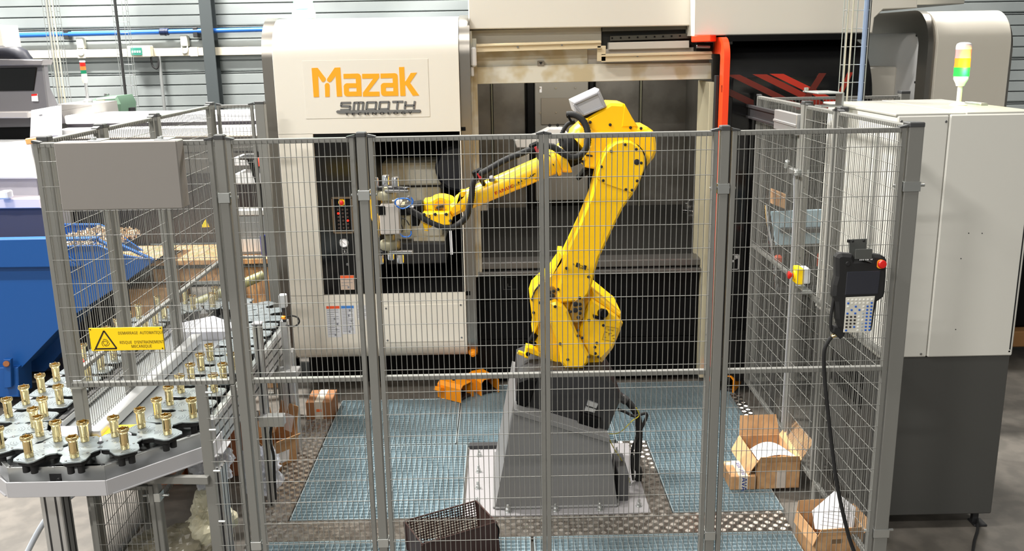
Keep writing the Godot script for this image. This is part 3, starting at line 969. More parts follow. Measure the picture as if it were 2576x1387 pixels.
func tread(x0: float, x1: float, z0: float, z1: float, label: String):
	var t := thing("tread_plate", label, "tread plate", Vector3((x0 + x1) * 0.5, 0, (z0 + z1) * 0.5), "aluminium tread plates of the robot cell")
	var p := mb()
	p.bb(x0, 0.004, z0, x1, 0.03, z1, 0.002)
	part("plate", p, M.tread, t)
	# raised bars in groups of five, every second group turned across
	var r := mb()
	var s := 0.031
	var nx := int((x1 - x0) / s)
	var nz := int((z1 - z0) / s)
	for i in nx:
		for j in nz:
			var c := Vector3(x0 + (i + 0.5) * (x1 - x0) / nx, 0.0302, z0 + (j + 0.5) * (z1 - z0) / nz)
			var a := PI / 4 if (i + j) % 2 == 0 else -PI / 4
			var d := Vector3(cos(a), 0, sin(a))
			var e := Vector3(-d.z, 0, d.x)
			for k in range(-2, 3):
				var l := 0.0145 if absi(k) < 2 else 0.011
				var o := c + e * k * 0.0052
				var q0 := o - d * l
				var q1 := o + d * l
				var w := e * 0.0016
				var h := Vector3(0, 0.0018, 0)
				var n0 := (e + Vector3.UP).normalized()
				var n1 := (-e + Vector3.UP).normalized()
				var i0 := q0 + d * 0.004 + h
				var i1 := q1 - d * 0.004 + h
				r.face([q0, q0 + w + d * 0.003, i0], n0); r.face([q0, i0, q0 - w + d * 0.003], n1)
				r.face([q0 + w + d * 0.003, q1 + w - d * 0.003, i1, i0], n0); r.face([q0 - w + d * 0.003, q1 - w - d * 0.003, i1, i0], n1)
				r.face([q1, q1 + w - d * 0.003, i1], n0); r.face([q1, i1, q1 - w - d * 0.003], n1)
	part("tread_relief", r, M.tread, t, "", true)

func gratings():
	M.galv = mat(c8(176, 192, 198), 0.3, 0.6)
	M.tray = textured(noise_tex(0.01, c8(104, 122, 130), c8(152, 168, 176), 0.3, 0.7, 512, 4, Vector2.ONE, 31), 0.8, 0.3, 0.2)
	M.tread = textured(noise_tex(0.02, c8(134, 126, 118), c8(170, 164, 156), 0.3, 0.7, 512, 4, Vector2.ONE, 32), 1.5, 0.24, 0.85)
	grating(-1.18, -0.25, -5.485, -4.55, "floor grating left of the robot pedestal, next to the front tread plate")
	grating(-1.18, -0.325, -6.29, -5.51, "floor grating in front of the white rounded cabinet, behind a joint")
	grating(-0.318, 0.70, -6.54, -5.51, "floor grating behind the robot pedestal, up to the black machine base")
	grating(0.705, 1.66, -6.54, -5.49, "floor grating right of the pedestal, in front of the black sliding door")
	grating(0.895, 1.50, -5.475, -4.55, "floor grating under the two cardboard boxes right of the pedestal")
	grating(-1.34, 0.115, -4.325, -3.8, "floor grating strip under the dark perforated crate")
	grating(0.13, 1.47, -4.325, -3.8, "floor grating strip along the fence, right of the perforated crate")
	tread(-1.36, 1.48, -4.54, -4.332, "long checkered tread plate running across in front of the robot pedestal")
	tread(-1.365, -1.187, -5.95, -4.545, "checkered tread plate strip beside the left boxes and plastic film")
	tread(0.708, 0.89, -5.485, -4.545, "checkered tread plate strip right of the pedestal under the black hose")
	tread(1.62, 1.69, -6.27, -5.5, "narrow checkered tread plate strip beside the right side fence")

# ---- fences
func wire_mesh(o: Vector3, d: Vector3, w: float, y0: float, y1: float, front: Vector3) -> MB:
	# vertical wires every 22.4 mm with cross wires every 100 mm in front of them
	var m := mb()
	var n := int(round(w / 0.0224))
	for k in n + 1:
		var p := o + d * (w * k / n) + front * 0.0016
		m.wire(Vector3(p.x, y0, p.z), Vector3(p.x, y1, p.z), 0.0016)
	var y := 2.0835
	while y > y0:
		if y < y1: m.wire(Vector3(o.x, y, o.z) - d * 0.008 + front * 0.0044, Vector3(o.x, y, o.z) + d * (w + 0.008) + front * 0.0044, 0.0015)
		y -= 0.1
	return m

# a fence panel from a to b (outer edges, on the ground): frame of tubes, mid rail and mesh on the front face
func panel(a: Vector3, b: Vector3, y0: float, y1: float, front: Vector3, label: String, mid := true, caps := true, group := "mesh panels of the front fence") -> Node3D:
	var t := thing("mesh_fence", label, "fence panel", Vector3((a.x + b.x) * 0.5, 0, (a.z + b.z) * 0.5), group)
	var d := (b - a).normalized()
	var w := a.distance_to(b)
	var tw := 0.0195
	var c := -front * 0.0125
	var up := Vector3.UP
	for s in [tw * 0.5, w - tw * 0.5]:
		var m := mb()
		var p: Vector3 = a + d * s + c
		m.bar(Vector3(p.x, y0, p.z), Vector3(p.x, y1, p.z), tw, 0.025, 0.002, front)
		for hy in [y1 - 0.45, y1 - 0.85, y1 - 1.3, y1 - 1.7]:
			if hy > y0: m.bar(Vector3(p.x, hy, p.z) - d * tw * 0.5, Vector3(p.x, hy, p.z) + d * tw * 0.5, 0.006, 0.006, 0.0)
		part("stile", m, M.fence, t)
	var rails := [["top_rail", y1 - tw * 0.5], ["bottom_rail", y0 + tw * 0.5]]
	if mid: rails.append(["middle_rail", 1.144])
	for r in rails:
		var m := mb()
		m.bar(a + d * tw + c + up * r[1], b - d * tw + c + up * r[1], 0.025, tw, 0.002, up)
		part(r[0], m, M.fence, t)
	part("wire_mesh", wire_mesh(a + d * 0.026, d, w - 0.052, y0 + 0.006, y1 - 0.006, front), M.fence, t, "", true)
	if caps:
		for s in [[tw * 0.5, -1.0], [w - tw * 0.5, 1.0]]:
			var m := mb()
			var p: Vector3 = a + d * s[0] + c + up * y1
			var e: Vector3 = d * s[1]
			var q := [p + e * 0.012, p - e * 0.02]
			var A := [q[0] + front * 0.015, q[0] - front * 0.015, q[1] - front * 0.015, q[1] + front * 0.015]
			var hi := up * 0.011
			var lo := up * 0.004
			m.face([A[0], A[1], A[1] + hi, A[0] + hi], e); m.face([A[2], A[3], A[3] + lo, A[2] + lo], -e)
			m.face([A[0], A[3], A[3] + lo, A[0] + hi], front); m.face([A[1], A[2], A[2] + lo, A[1] + hi], -front)
			m.face([A[0] + hi, A[1] + hi, A[2] + lo, A[3] + lo], (up + -e * 0.2).normalized())
			part("corner_cap", m, M.fence_dark, t)
	return t

func post(x: float, z: float, w: float, label: String, front := Vector3.BACK, clamp_at := [1.925, 0.375], y1 := 2.16, group := "posts of the mesh fence") -> Node3D:
	var t := thing("fence_post", label, "fence post", Vector3(x, 0, z), group)
	var m := mb()
	m.bb(x - w / 2, 0.0, z - w / 2, x + w / 2, y1, z + w / 2, 0.003)
	part("tube", m, M.fence, t)
	var c := mb()
	c.lathe(Vector3(x, y1 - 0.004, z), Vector3.UP, [w * 0.7, 0.0, w * 0.715, 0.002, w * 0.715, 0.014, w * 0.5, 0.022, 0.0, 0.023], 4)
	c.T = Transform3D.IDENTITY
	var cm := mb()
	cm.box(Vector3(x, y1 + 0.006, z), Vector3(w + 0.003, 0.022, w + 0.003), 0.004)
	part("cap", cm, M.fence_dark, t)
	var f := mb()
	f.bb(x - w * 1.1, 0.0, z - w, x + w * 1.1, 0.01, z + w, 0.002)
	part("base_plate", f, M.fence, t)
	for y in clamp_at:
		var k := mb()
		var s := Vector3.UP.cross(front)
		k.box(Vector3(x, y, z) + front * (w / 2 + 0.002), Vector3(w + 0.008, 0.04, 0.004) if absf(front.z) > 0.5 else Vector3(0.004, 0.04, w + 0.008), 0.001)
		for sg in [-1.0, 1.0]: k.box(Vector3(x, y, z) + s * sg * (w / 2 + 0.003), Vector3(0.004, 0.04, w) if absf(front.z) > 0.5 else Vector3(w, 0.04, 0.004), 0.001)
		for sg in [-1.0, 1.0]: k.cyl(Vector3(x, y, z) + s * sg * (w / 2 + 0.004), Vector3(x, y, z) + s * sg * (w / 2 + 0.034), 0.006, 10, 0.001)
		part("clamp", k, M.zinc, t)
	return t

func fences():
	var zf := -3.69
	var F := Vector3.BACK
	post(-1.113, zf - 0.02, 0.0375, "grey fence post right of the half-height panel above the conveyor")
	post(-0.553, zf - 0.02, 0.0375, "grey fence post in front of the black window of the rounded cabinet")
	post(0.8937, zf - 0.02, 0.0375, "grey fence post in front of the orange door edge")
	var e := post(1.655, zf - 0.03, 0.061, "thick grey corner post beside the electrical cabinet", F, [1.92, 0.37])
	e.name = "corner_post"
	var l := post(-1.84, -3.785, 0.045, "grey corner post rising through the round end of the conveyor", F, [1.12])
	l.name = "corner_post_001"
	panel(Vector3(-1.845, 0, zf), Vector3(-1.1415, 0, zf), 1.133, 2.157, F, "half-height mesh fence panel above the conveyor with grey box and yellow sign", false)
	panel(Vector3(-1.0845, 0, zf), Vector3(-0.5815, 0, zf), 0.15, 2.157, F, "narrow mesh fence panel in front of cardboard boxes and cabinet stickers")
	panel(Vector3(-0.525, 0, zf), Vector3(0.1697, 0, zf), 0.15, 2.157, F, "mesh fence panel in front of the robot gripper and wrist")
	panel(Vector3(0.1717, 0, zf), Vector3(0.8657, 0, zf), 0.15, 2.157, F, "mesh fence panel in front of the leaning yellow robot arm")
	panel(Vector3(0.9217, 0, zf), Vector3(1.616, 0, zf), 0.15, 2.157, F, "mesh fence panel the black hand terminal hangs on")
	# lower part beside the conveyor
	var lp := thing("mesh_fence", "low mesh fence panel under the conveyor, right of its aluminium leg", "fence panel", Vector3(-1.2, 0, zf), "mesh panels of the front fence")
	var m := mb()
	m.bar(Vector3(-1.285, 0.1, zf - 0.012), Vector3(-1.285, 1.135, zf - 0.012), 0.045, 0.025, 0.002, F)
	part("stile", m, M.fence, lp)
	m = mb()
	m.bar(Vector3(-1.15, 0.1, zf - 0.012), Vector3(-1.15, 1.13, zf - 0.012), 0.02, 0.025, 0.002, F)
	part("stile", m, M.fence, lp)
	m = mb()
	m.bar(Vector3(-1.6, 0.704, zf - 0.012), Vector3(-1.285, 0.704, zf + 0.012), 0.025, 0.035, 0.002)
	part("cross_bar", m, M.fence, lp)
	part("wire_mesh", wire_mesh(Vector3(-1.262, 0, zf), Vector3.RIGHT, 0.105, 0.12, 1.13, F), M.fence, lp, "", true)
	m = mb()
	for y in [1.1, 0.93, 0.74, 0.5]: m.cyl(Vector3(-1.265, y, zf + 0.002), Vector3(-1.235, y, zf + 0.004), 0.006, 8, 0.001)
	part("bolts", m, M.zinc, lp)
	panel(Vector3(-1.83, 0, zf - 0.03), Vector3(-1.55, 0, zf - 0.03), 0.1, 0.66, F, "low mesh fence panel under the round end of the conveyor", false, false)
	post(-1.55, zf - 0.06, 0.045, "short grey fence post under the conveyor edge", F, [0.6], 0.68)
	# left side fence, through the middle of the conveyor loop
	var R := Vector3.RIGHT
	var gl := "mesh panels of the left side fence"
	panel(Vector3(-1.86, 0, -3.82), Vector3(-1.86, 0, -4.36), 0.15, 2.157, R, "left side fence panel nearest the front, behind the grey box", true, true, gl)
	post(-1.872, -4.40, 0.045, "left side fence post nearest the front corner", R, [1.92])
	panel(Vector3(-1.86, 0, -4.44), Vector3(-1.86, 0, -5.06), 0.15, 2.157, R, "second left side fence panel, between the two conveyor lanes", true, true, gl)
	post(-1.872, -5.10, 0.045, "second left side fence post, between the two conveyor lanes", R, [1.92])
	panel(Vector3(-1.86, 0, -5.14), Vector3(-1.86, 0, -6.05), 0.15, 2.157, R, "last left side fence panel, in front of the long white bar feeder", true, true, gl)
	post(-1.872, -6.10, 0.045, "rear left fence post in front of the dark steel column", R, [1.92])
	panel(Vector3(-1.835, 0, -6.1), Vector3(-1.60, 0, -6.1), 0.15, 2.157, F, "narrow rear mesh fence panel beside the white rounded cabinet", true, true, "mesh panels of the rear fence")
	post(-1.555, -6.12, 0.06, "rear grey fence post against the side of the white rounded cabinet", F, [])
	# right side fence and gate
	var Lf := Vector3.LEFT
	var gr := "mesh panels of the right side fence"
	panel(Vector3(1.665, 0, -3.76), Vector3(1.665, 0, -4.61), 0.15, 2.157, Lf, "right side fence panel along the electrical cabinet", true, true, gr)
	post(1.70, -4.635, 0.045, "right side fence post behind the yellow emergency stop box", Lf, [])
	panel(Vector3(1.665, 0, -4.65), Vector3(1.665, 0, -5.10), 0.15, 2.157, Lf, "narrow right side fence panel between electrical cabinet and gate", true, true, gr)
	post(1.69, -5.15, 0.05, "dark gate post the gate latch is fixed to", Lf, [1.78])
	var g := panel(Vector3(1.70, 0, -5.27), Vector3(1.70, 0, -6.21), 0.15, 2.15, Lf, "sliding mesh gate in the right side fence with dark top track", true, true, gr)
	g.name = "sliding_gate"
	var tr := mb()
	tr.bb(1.655, 2.07, -6.4, 1.675, 2.09, -5.2, 0.002); tr.bb(1.655, 2.0, -6.4, 1.675, 2.015, -5.2, 0.002); tr.bb(1.668, 2.0, -6.4, 1.675, 2.09, -5.2, 0.001)
	part("gate_track", tr, M.dark, g)
	var tr2 := mb()
	tr2.bb(1.648, 1.985, -5.62, 1.68, 2.10, -5.19, 0.003); tr2.bb(1.642, 2.03, -5.62, 1.65, 2.045, -5.19, 0.002)
	part("track_cover", tr2, M.alu, g)
	var st := mb()
	st.bar(Vector3(1.69, 0.15, -5.225), Vector3(1.69, 2.1, -5.225), 0.03, 0.03, 0.002)
	part("gate_stile", st, M.fence, g)
	var gb := mb()
	gb.bb(1.68, 2.157, -5.0, 1.8, 2.165, -4.9, 0.002); gb.bb(1.79, 2.1, -5.0, 1.8, 2.23, -4.9, 0.002); gb.bb(1.66, 2.225, -5.15, 1.8, 2.232, -4.9, 0.002)
	gb.cyl(Vector3(1.67, 2.23, -5.12), Vector3(1.67, 2.25, -5.12), 0.012, 10)
	solo("gate_bracket", gb, M.zinc, "bent metal bracket on top of the gate post", "bracket")
	var lk := mb()
	lk.bb(1.63, 1.77, -5.24, 1.655, 1.80, -5.10, 0.004); lk.cyl(Vector3(1.62, 1.80, -5.25), Vector3(1.62, 1.84, -5.22), 0.012, 10, 0.002); lk.cyl(Vector3(1.63, 1.785, -5.1), Vector3(1.62, 1.785, -5.06), 0.009, 10, 0.002); lk.cyl(Vector3(1.64, 1.75, -5.16), Vector3(1.64, 1.71, -5.16), 0.007, 8)
	solo("gate_latch", lk, M.zinc, "shiny metal latch joining the gate to its post", "latch")
	# rear fence at the right
	panel(Vector3(1.745, 0, -6.18), Vector3(2.63, 0, -6.18), 0.15, 2.137, F, "rear mesh fence panel in front of the black striped door", true, false, "mesh panels of the rear fence")
	post(2.672, -6.2, 0.06, "rear right fence post in front of the brushed steel trim", F, [], 2.15)

func bolts(m: MB, pts: Array, r := 0.009, h := 0.004):
	for p in pts: m.lathe(p, Vector3(0, 0, 1), [0.0, h, r * 0.6, h, r, h * 0.5, r, -0.002], 12)

func robot():
	pedestal()
	var t := thing("industrial_robot", "yellow jointed industrial robot arm reaching left with a two-headed gripper", "robot", Vector3(0.3, 0.53, -4.95))
	var zf := -4.80
	# dark foot
	var b := mb()
	b.prism([0.068, 0.758, 0.127, 0.784, 0.234, 0.791, 0.427, 0.778, 0.534, 0.78, 0.589, 0.706, 0.635, 0.625, 0.593, 0.526, 0.55, 0.405, 0.051, 0.585], -5.22, -4.72, 0.02)
	var bm := part("foot_casting", b, M.dark, t)
	var b2 := mb()
	b2.prism([0.065, 0.742, 0.125, 0.764, 0.172, 0.749, 0.132, 0.622, 0.106, 0.596, 0.059, 0.615], -4.74, -4.69, 0.006)
	b2.prism([0.403, 0.557, 0.516, 0.517, 0.49, 0.453, 0.386, 0.488], -4.74, -4.69, 0.006)
	part("connector_cover", b2, M.black, bm)
	var b3 := mb()
	b3.prism([0.447, 0.623, 0.501, 0.601, 0.491, 0.576, 0.439, 0.596], -4.72, -4.703, 0.001)
	b3.prism([0.434, 0.587, 0.488, 0.571, 0.482, 0.551, 0.428, 0.566], -4.72, -4.703, 0.001)
	part("type_plate", b3, M.alu, bm)
	var rg := mb()
	rg.lathe(Vector3(0.347, 0.64, -4.96), Vector3(0.3, 0.95, 0), [0.0, 0.0, 0.21, 0.0, 0.215, 0.03, 0.2, 0.06, 0.0, 0.06], 40)
	part("turning_ring", rg, M.black, t)
	# turret
	var tu := mb()
	tu.prism([0.165, 0.953, 0.158, 0.905, 0.171, 0.849, 0.254, 0.778, 0.334, 0.741, 0.536, 0.739, 0.541, 0.77, 0.602, 0.853, 0.635, 0.937, 0.656, 0.999, 0.64, 1.02, 0.644, 1.06, 0.484, 1.2, 0.401, 1.189, 0.256, 1.124, 0.196, 1.043], -5.24, -4.88, 0.02)
	var tm := part("turret", tu, M.yellow, t)
	var tg := mb()
	tg.prism([0.249, 1.154, 0.278, 1.161, 0.315, 1.146, 0.342, 1.113, 0.368, 1.045, 0.396, 0.977, 0.458, 0.856, 0.451, 0.811, 0.422, 0.781, 0.33, 0.783, 0.301, 0.821, 0.293, 0.911, 0.247, 1.044], -4.9, -4.77, 0.014)
	part("gear_casting", tg, M.yellow, tm)
	var tw := mb()
	tw.prism([0.477, 1.161, 0.612, 1.064, 0.638, 1.028, 0.641, 1.001, 0.593, 0.877, 0.533, 0.812, 0.457, 0.834, 0.405, 0.957, 0.443, 1.094], -4.92, -4.83, 0.012)
	part("motor_housing", tw, M.yellow, tm)
	var tt := mb()
	tt.prism([0.481, 1.204, 0.64, 1.07, 0.641, 1.045, 0.618, 1.05, 0.479, 1.154], -5.2, -4.85, 0.01)
	part("motor_roof", tt, M.yellow, tm)
	var cap := mb()
	cap.cyl(Vector3(0.529, 1.079, -4.84), Vector3(0.529, 1.079, -4.84) + Vector3(0.01, 0.012, 0.06), 0.024, 20, 0.004)
	cap.prism([0.481, 1.073, 0.54, 1.056, 0.538, 1.043, 0.483, 1.059], -4.85, -4.80, 0.003)
	part("motor_connector", cap, M.black, tm)
	var lab := mb()
	lab.prism([0.554, 1.003, 0.619, 0.992, 0.602, 0.915, 0.534, 0.928], -4.832, -4.829, 0.0)
	part("warning_sticker", lab, mat(c8(232, 186, 20), 0.45), tm)
	var lp := mb()
	var fq: Array = [Vector3(0.554, 1.003, -4.828), Vector3(0.619, 0.992, -4.828), Vector3(0.602, 0.915, -4.828), Vector3(0.534, 0.928, -4.828)]
	for k in 4: lp.bar(fq[k], fq[(k + 1) % 4], 0.0015, 0.0008, 0.0, Vector3(0, 0, 1))
	var pq: Array = [Vector3(0.565, 0.983, -4.828), Vector3(0.575, 0.982, -4.828), Vector3(0.587, 0.98, -4.828), Vector3(0.595, 0.979, -4.828), Vector3(0.579, 0.985, -4.828), Vector3(0.584, 0.98, -4.828), Vector3(0.549, 0.972, -4.828), Vector3(0.562, 0.968, -4.828), Vector3(0.568, 0.961, -4.828), Vector3(0.585, 0.964, -4.828), Vector3(0.572, 0.965, -4.828), Vector3(0.57, 0.951, -4.828), Vector3(0.585, 0.947, -4.828), Vector3(0.601, 0.954, -4.828), Vector3(0.545, 0.941, -4.828), Vector3(0.555, 0.94, -4.828), Vector3(0.592, 0.933, -4.828), Vector3(0.603, 0.932, -4.828)]
	for k in 9: lp.bar(pq[2 * k], pq[2 * k + 1], 0.003, 0.0008, 0.0, Vector3(0, 0, 1))
	part("sticker_print", lp, mat(c8(120, 84, 10), 0.6), tm)
	# knuckle behind the arm and the arm itself
	var kn := mb()
	kn.prism([0.305, 1.41, 0.329, 1.408, 0.36, 1.346, 0.399, 1.197, 0.359, 1.089, 0.215, 1.045, 0.164, 0.956, 0.153, 1.046, 0.148, 1.094, 0.142, 1.169, 0.157, 1.216, 0.197, 1.255, 0.253, 1.301, 0.298, 1.366], -5.06, -4.85, 0.016)
	part("shoulder_knuckle", kn, M.yellow, t)
	var kr := mb()
	kr.prism([0.194, 1.242, 0.198, 1.237, 0.171, 1.204, 0.156, 1.164, 0.151, 1.149, 0.149, 1.156, 0.154, 1.177, 0.169, 1.212], -4.86, -4.843, 0.0)
	part("knuckle_groove", kr, M.ink, t)
	var la := mb()
	la.prism([0.637, 2.011, 0.676, 2.006, 0.707, 1.987, 0.732, 1.96, 0.745, 1.927, 0.748, 1.885, 0.742, 1.85, 0.721, 1.792, 0.69, 1.734, 0.637, 1.66, 0.6, 1.584, 0.561, 1.499, 0.511, 1.388, 0.488, 1.305, 0.478, 1.257, 0.459, 1.196, 0.425, 1.157, 0.361, 1.149, 0.305, 1.146, 0.284, 1.179, 0.329, 1.417, 0.409, 1.587, 0.467, 1.728, 0.492, 1.82, 0.498, 1.853, 0.51, 1.89, 0.533, 1.941, 0.559, 1.979, 0.596, 2.003], -4.97, -4.80, 0.012)
	var lam := part("upper_arm", la, M.yellow, t)
	var lc := mb()
	lc.prism([0.637, 2.008, 0.671, 2.003, 0.702, 1.985, 0.726, 1.958, 0.739, 1.927, 0.743, 1.885, 0.738, 1.854, 0.716, 1.799, 0.683, 1.738, 0.532, 1.792, 0.495, 1.82, 0.501, 1.852, 0.514, 1.889, 0.534, 1.938, 0.56, 1.975, 0.596, 2.001], -4.81, -4.792, 0.004)
	part("arm_cover", lc, M.yellow, lam)
	var bo := mb()
	bolts(bo, [Vector3(0.641, 1.993, -4.791), Vector3(0.699, 1.968, -4.791), Vector3(0.57, 1.96, -4.791), Vector3(0.726, 1.897, -4.791), Vector3(0.519, 1.881, -4.791), Vector3(0.529, 1.809, -4.791), Vector3(0.706, 1.804, -4.791), Vector3(0.648, 1.76, -4.791), Vector3(0.68, 1.756, -4.791)], 0.0075)
	bolts(bo, [Vector3(0.338, 1.341, -4.799), Vector3(0.456, 1.291, -4.799), Vector3(0.291, 1.225, -4.799), Vector3(0.408, 1.175, -4.799)], 0.0085)
	part("arm_bolts", bo, M.ink, lam)
	var bh := mb()
	bolts(bh, [Vector3(0.703, 1.902, -4.791)], 0.0155, 0.003)
	part("arm_plug", bh, M.ink, lam)
	var b4 := mb()
	bolts(b4, [Vector3(0.274, 1.138, -4.769), Vector3(0.357, 1.108, -4.769), Vector3(0.397, 1.003, -4.769), Vector3(0.397, 0.971, -4.769), Vector3(0.42, 0.959, -4.769), Vector3(0.3, 0.928, -4.769), Vector3(0.341, 0.837, -4.769), Vector3(0.456, 0.85, -4.769)], 0.008)
	bolts(b4, [Vector3(0.461, 1.04, -4.829), Vector3(0.54, 1.009, -4.829), Vector3(0.494, 0.885, -4.829), Vector3(0.497, 0.849, -4.829), Vector3(0.514, 0.829, -4.829), Vector3(0.504, 0.909, -4.829)], 0.008)
	bolts(b4, [Vector3(0.161, 1.083, -4.849), Vector3(0.196, 1.139, -4.849)], 0.008)
	part("turret_bolts", b4, M.ink, tm)
	var po := mb()
	po.prism(ell(Vector3(0.398, 1.103, -4.8), 0.04, 0.07, -10.0), -4.86, -4.797, 0.003)
	po.prism(ell(Vector3(0.264, 1.193, -4.84), 0.028, 0.04, 20.0), -4.86, -4.838, 0.003)
	part("cable_port", po, mat(c8(150, 112, 30), 0.5), tm)
	var pc := mb()
	bolts(pc, [Vector3(0.385, 1.142, -4.796), Vector3(0.384, 1.108, -4.796)], 0.014, 0.004)
	bolts(pc, [Vector3(0.409, 1.141, -4.796), Vector3(0.411, 1.116, -4.796), Vector3(0.409, 1.091, -4.796), Vector3(0.4, 1.067, -4.796)], 0.0095, 0.004)
	bolts(pc, [Vector3(0.263, 1.179, -4.837)], 0.014, 0.004)
	bolts(pc, [Vector3(0.251, 1.2, -4.837), Vector3(0.253, 1.159, -4.837), Vector3(0.271, 1.205, -4.837)], 0.009, 0.004)
	part("port_plugs", pc, M.ink, tm)
	text("joint_lettering", "+ ●J2● -", Vector3(0.366, 1.355, -4.798), 0.018, 0.001, M.ink, lam, (Vector3(0.449, 1.329, -4.798) - Vector3(0.366, 1.359, -4.798)).normalized(), Vector3(0.25, 0.97, 0))
	text("cast_lettering", "710", Vector3(0.335, 0.919, -4.772), 0.03, 0.004, M.yellow, tm, Vector3(0.35, -0.93, 0), Vector3(0.93, 0.35, 0), 0.8)
	var lu := mb()
	lu.bar(Vector3(0.071, 0.842, -4.9), Vector3(0.121, 0.822, -4.9), 0.022, 0.022, 0.004)
	lu.prism([0.118, 0.879, 0.155, 0.87, 0.201, 0.841, 0.197, 0.813, 0.141, 0.835, 0.131, 0.804, 0.108, 0.813], -4.95, -4.88, 0.006)
	part("turning_stop", lu, M.yellow, tm)
	var ls := mb()
	ls.prism([0.162, 0.96, 0.186, 0.942, 0.161, 0.904, 0.135, 0.913], -4.93, -4.87, 0.006)
	bolts(ls, [Vector3(0.127, 0.839, -4.869), Vector3(0.164, 0.898, -4.869)], 0.012, 0.005)
	part("stop_damper", ls, M.black, tm)
	# elbow
	var el := mb()
	el.prism([0.451, 2.113, 0.585, 2.195, 0.652, 2.191, 0.732, 2.068, 0.783, 2.067, 0.812, 2.046, 0.824, 2.013, 0.835, 1.947, 0.82, 1.903, 0.782, 1.857, 0.715, 1.827, 0.5, 1.847, 0.445, 1.859, 0.443, 1.893, 0.424, 1.896, 0.474, 1.975, 0.473, 2.041], -5.26, -4.95, 0.014)
	var em := part("elbow_housing", el, M.yellow, t)
	var e2 := mb()
	e2.prism([0.469, 2.049, 0.648, 2.044, 0.801, 2.051, 0.813, 2.015, 0.822, 1.95, 0.808, 1.912, 0.772, 1.865, 0.712, 1.836, 0.499, 1.853, 0.447, 1.864, 0.446, 1.896, 0.43, 1.901, 0.475, 1.978], -4.96, -4.925, 0.008)
	part("elbow_face", e2, M.yellow, em)
	var e3 := mb()
	e3.prism([0.657, 2.19, 0.725, 2.07, 0.643, 2.07], -5.2, -4.945, 0.004)
	part("roof_facet", e3, M.yellow, em)
	var er := mb()
	er.cyl(Vector3(0.652, 1.872, -4.97), Vector3(0.645, 1.879, -4.915) , 0.128, 40, 0.008)
	part("joint_ring", er, M.black, em)
	var eb := mb()
	bolts(eb, [Vector3(0.475, 2.098, -4.944), Vector3(0.581, 2.083, -4.944)], 0.008)
	bolts(eb, [Vector3(0.689, 2.066, -4.944), Vector3(0.745, 2.061, -4.944)], 0.008)
	for k in [[0, 0]]: eb.prism([0.452, 1.931, 0.487, 1.926, 0.486, 1.917, 0.451, 1.922], -4.93, -4.92, 0.002)
	part("housing_bolts", eb, M.ink, em)
	var ec := mb()
	ec.prism([0.451, 1.839, 0.496, 1.85, 0.513, 1.824, 0.502, 1.808, 0.469, 1.814, 0.446, 1.803, 0.416, 1.781, 0.407, 1.79, 0.43, 1.812], -5.1, -4.98, 0.006)
	part("cable_clip", ec, M.black, em)
	var gb := mb()
	gb.prism([0.379, 2.206, 0.523, 2.269, 0.564, 2.176, 0.436, 2.127, 0.395, 2.151], -5.2, -4.95, 0.008)
	var gm := part("grey_cover_box", gb, mat(c8(168, 168, 172), 0.45), em)
	var g2 := mb()
	var gq: Array = [Vector3(0.389, 2.193, -4.947), Vector3(0.517, 2.249, -4.947), Vector3(0.551, 2.179, -4.947), Vector3(0.44, 2.136, -4.947)]
	for k in 4: g2.bar(gq[k], gq[(k + 1) % 4], 0.012, 0.008, 0.002, Vector3(0, 0, 1))
	part("cover_rim", g2, mat(c8(150, 150, 154), 0.45), gm)
	var g3 := mb()
	g3.prism([0.439, 2.128, 0.565, 2.177, 0.568, 2.167, 0.444, 2.117], -5.15, -4.97, 0.004)
	part("cover_gasket", g3, M.dark, gm)
	# forearm
	var ax := (Vector3(-0.211, 1.682, -4.99) - Vector3(0.341, 1.907, -4.99)).normalized()
	var p0: Vector3 = Vector3(0.483, 2.022, -5.04)
	var fr := mb()
	fr.lathe(p0, Vector3(0.341, 1.907, -4.99) - p0, [0.0, 0.0, 0.1, 0.0, 0.1, 0.06, 0.088, 0.075, 0.088, 0.1, 0.0, 0.1], 36)
	for k in 3: fr.box(p0 + Vector3(-0.04, 0.07 + 0.006 * k, 0.03 + 0.03 * k), Vector3(0.05, 0.03, 0.02), 0.005)
	var frm := part("forearm_gearbox", fr, M.yellow, t)
	var fb := mb()
	fb.lathe(Vector3(0.411, 1.963, -5), ax, [0.0, 0.0, 0.082, 0.0, 0.088, 0.02, 0.088, 0.07, 0.075, 0.08, 0.0, 0.08], 32)
	part("forearm_bellows", fb, M.black, frm)
	var fa := mb()
	var L: float = Vector3(-0.211, 1.682, -4.99).distance_to(Vector3(0.35, 1.91, -4.99))
	fa.lathe(Vector3(0.35, 1.91, -4.99), ax, [0.0, 0.0, 0.086, 0.0, 0.086, 0.012, 0.066, 0.05, 0.078, 0.052, 0.078, 0.075, 0.061, 0.08, 0.0565, L - 0.03, 0.05, L, 0.0, L], 40)
	var fam := part("forearm", fa, M.yellow, t)
	var fl := mb()
	for k in 8:
		var a := TAU * k / 8
		var B := mb().frame_of(ax)
		var q: Vector3 = Vector3(0.35, 1.91, -4.99) + ax * 0.075 + (B.x * cos(a) + B.y * sin(a)) * 0.07
		fl.cyl(q, q + ax * 0.006, 0.006, 8)
	part("flange_bolts", fl, M.ink, fam)
	var fe := mb()
	fe.lathe(Vector3(-0.05, 1.804, -4.94), Vector3(-0.2, 0.8, 0.5), [0.0, 0.02, 0.012, 0.02, 0.02, 0.0], 16)
	part("lifting_eye", fe, M.steel, fam)
	var rt := -ax
	var tn := Vector3(0, -0.45, 0.89)
	var upv := tn.cross(rt).normalized()
	var nn := rt.cross(upv).normalized()
	var cx: Vector3 = Vector3(-0.006, 1.765, -4.99)
	var base := cx + nn * 0.0585 - upv * 0.008
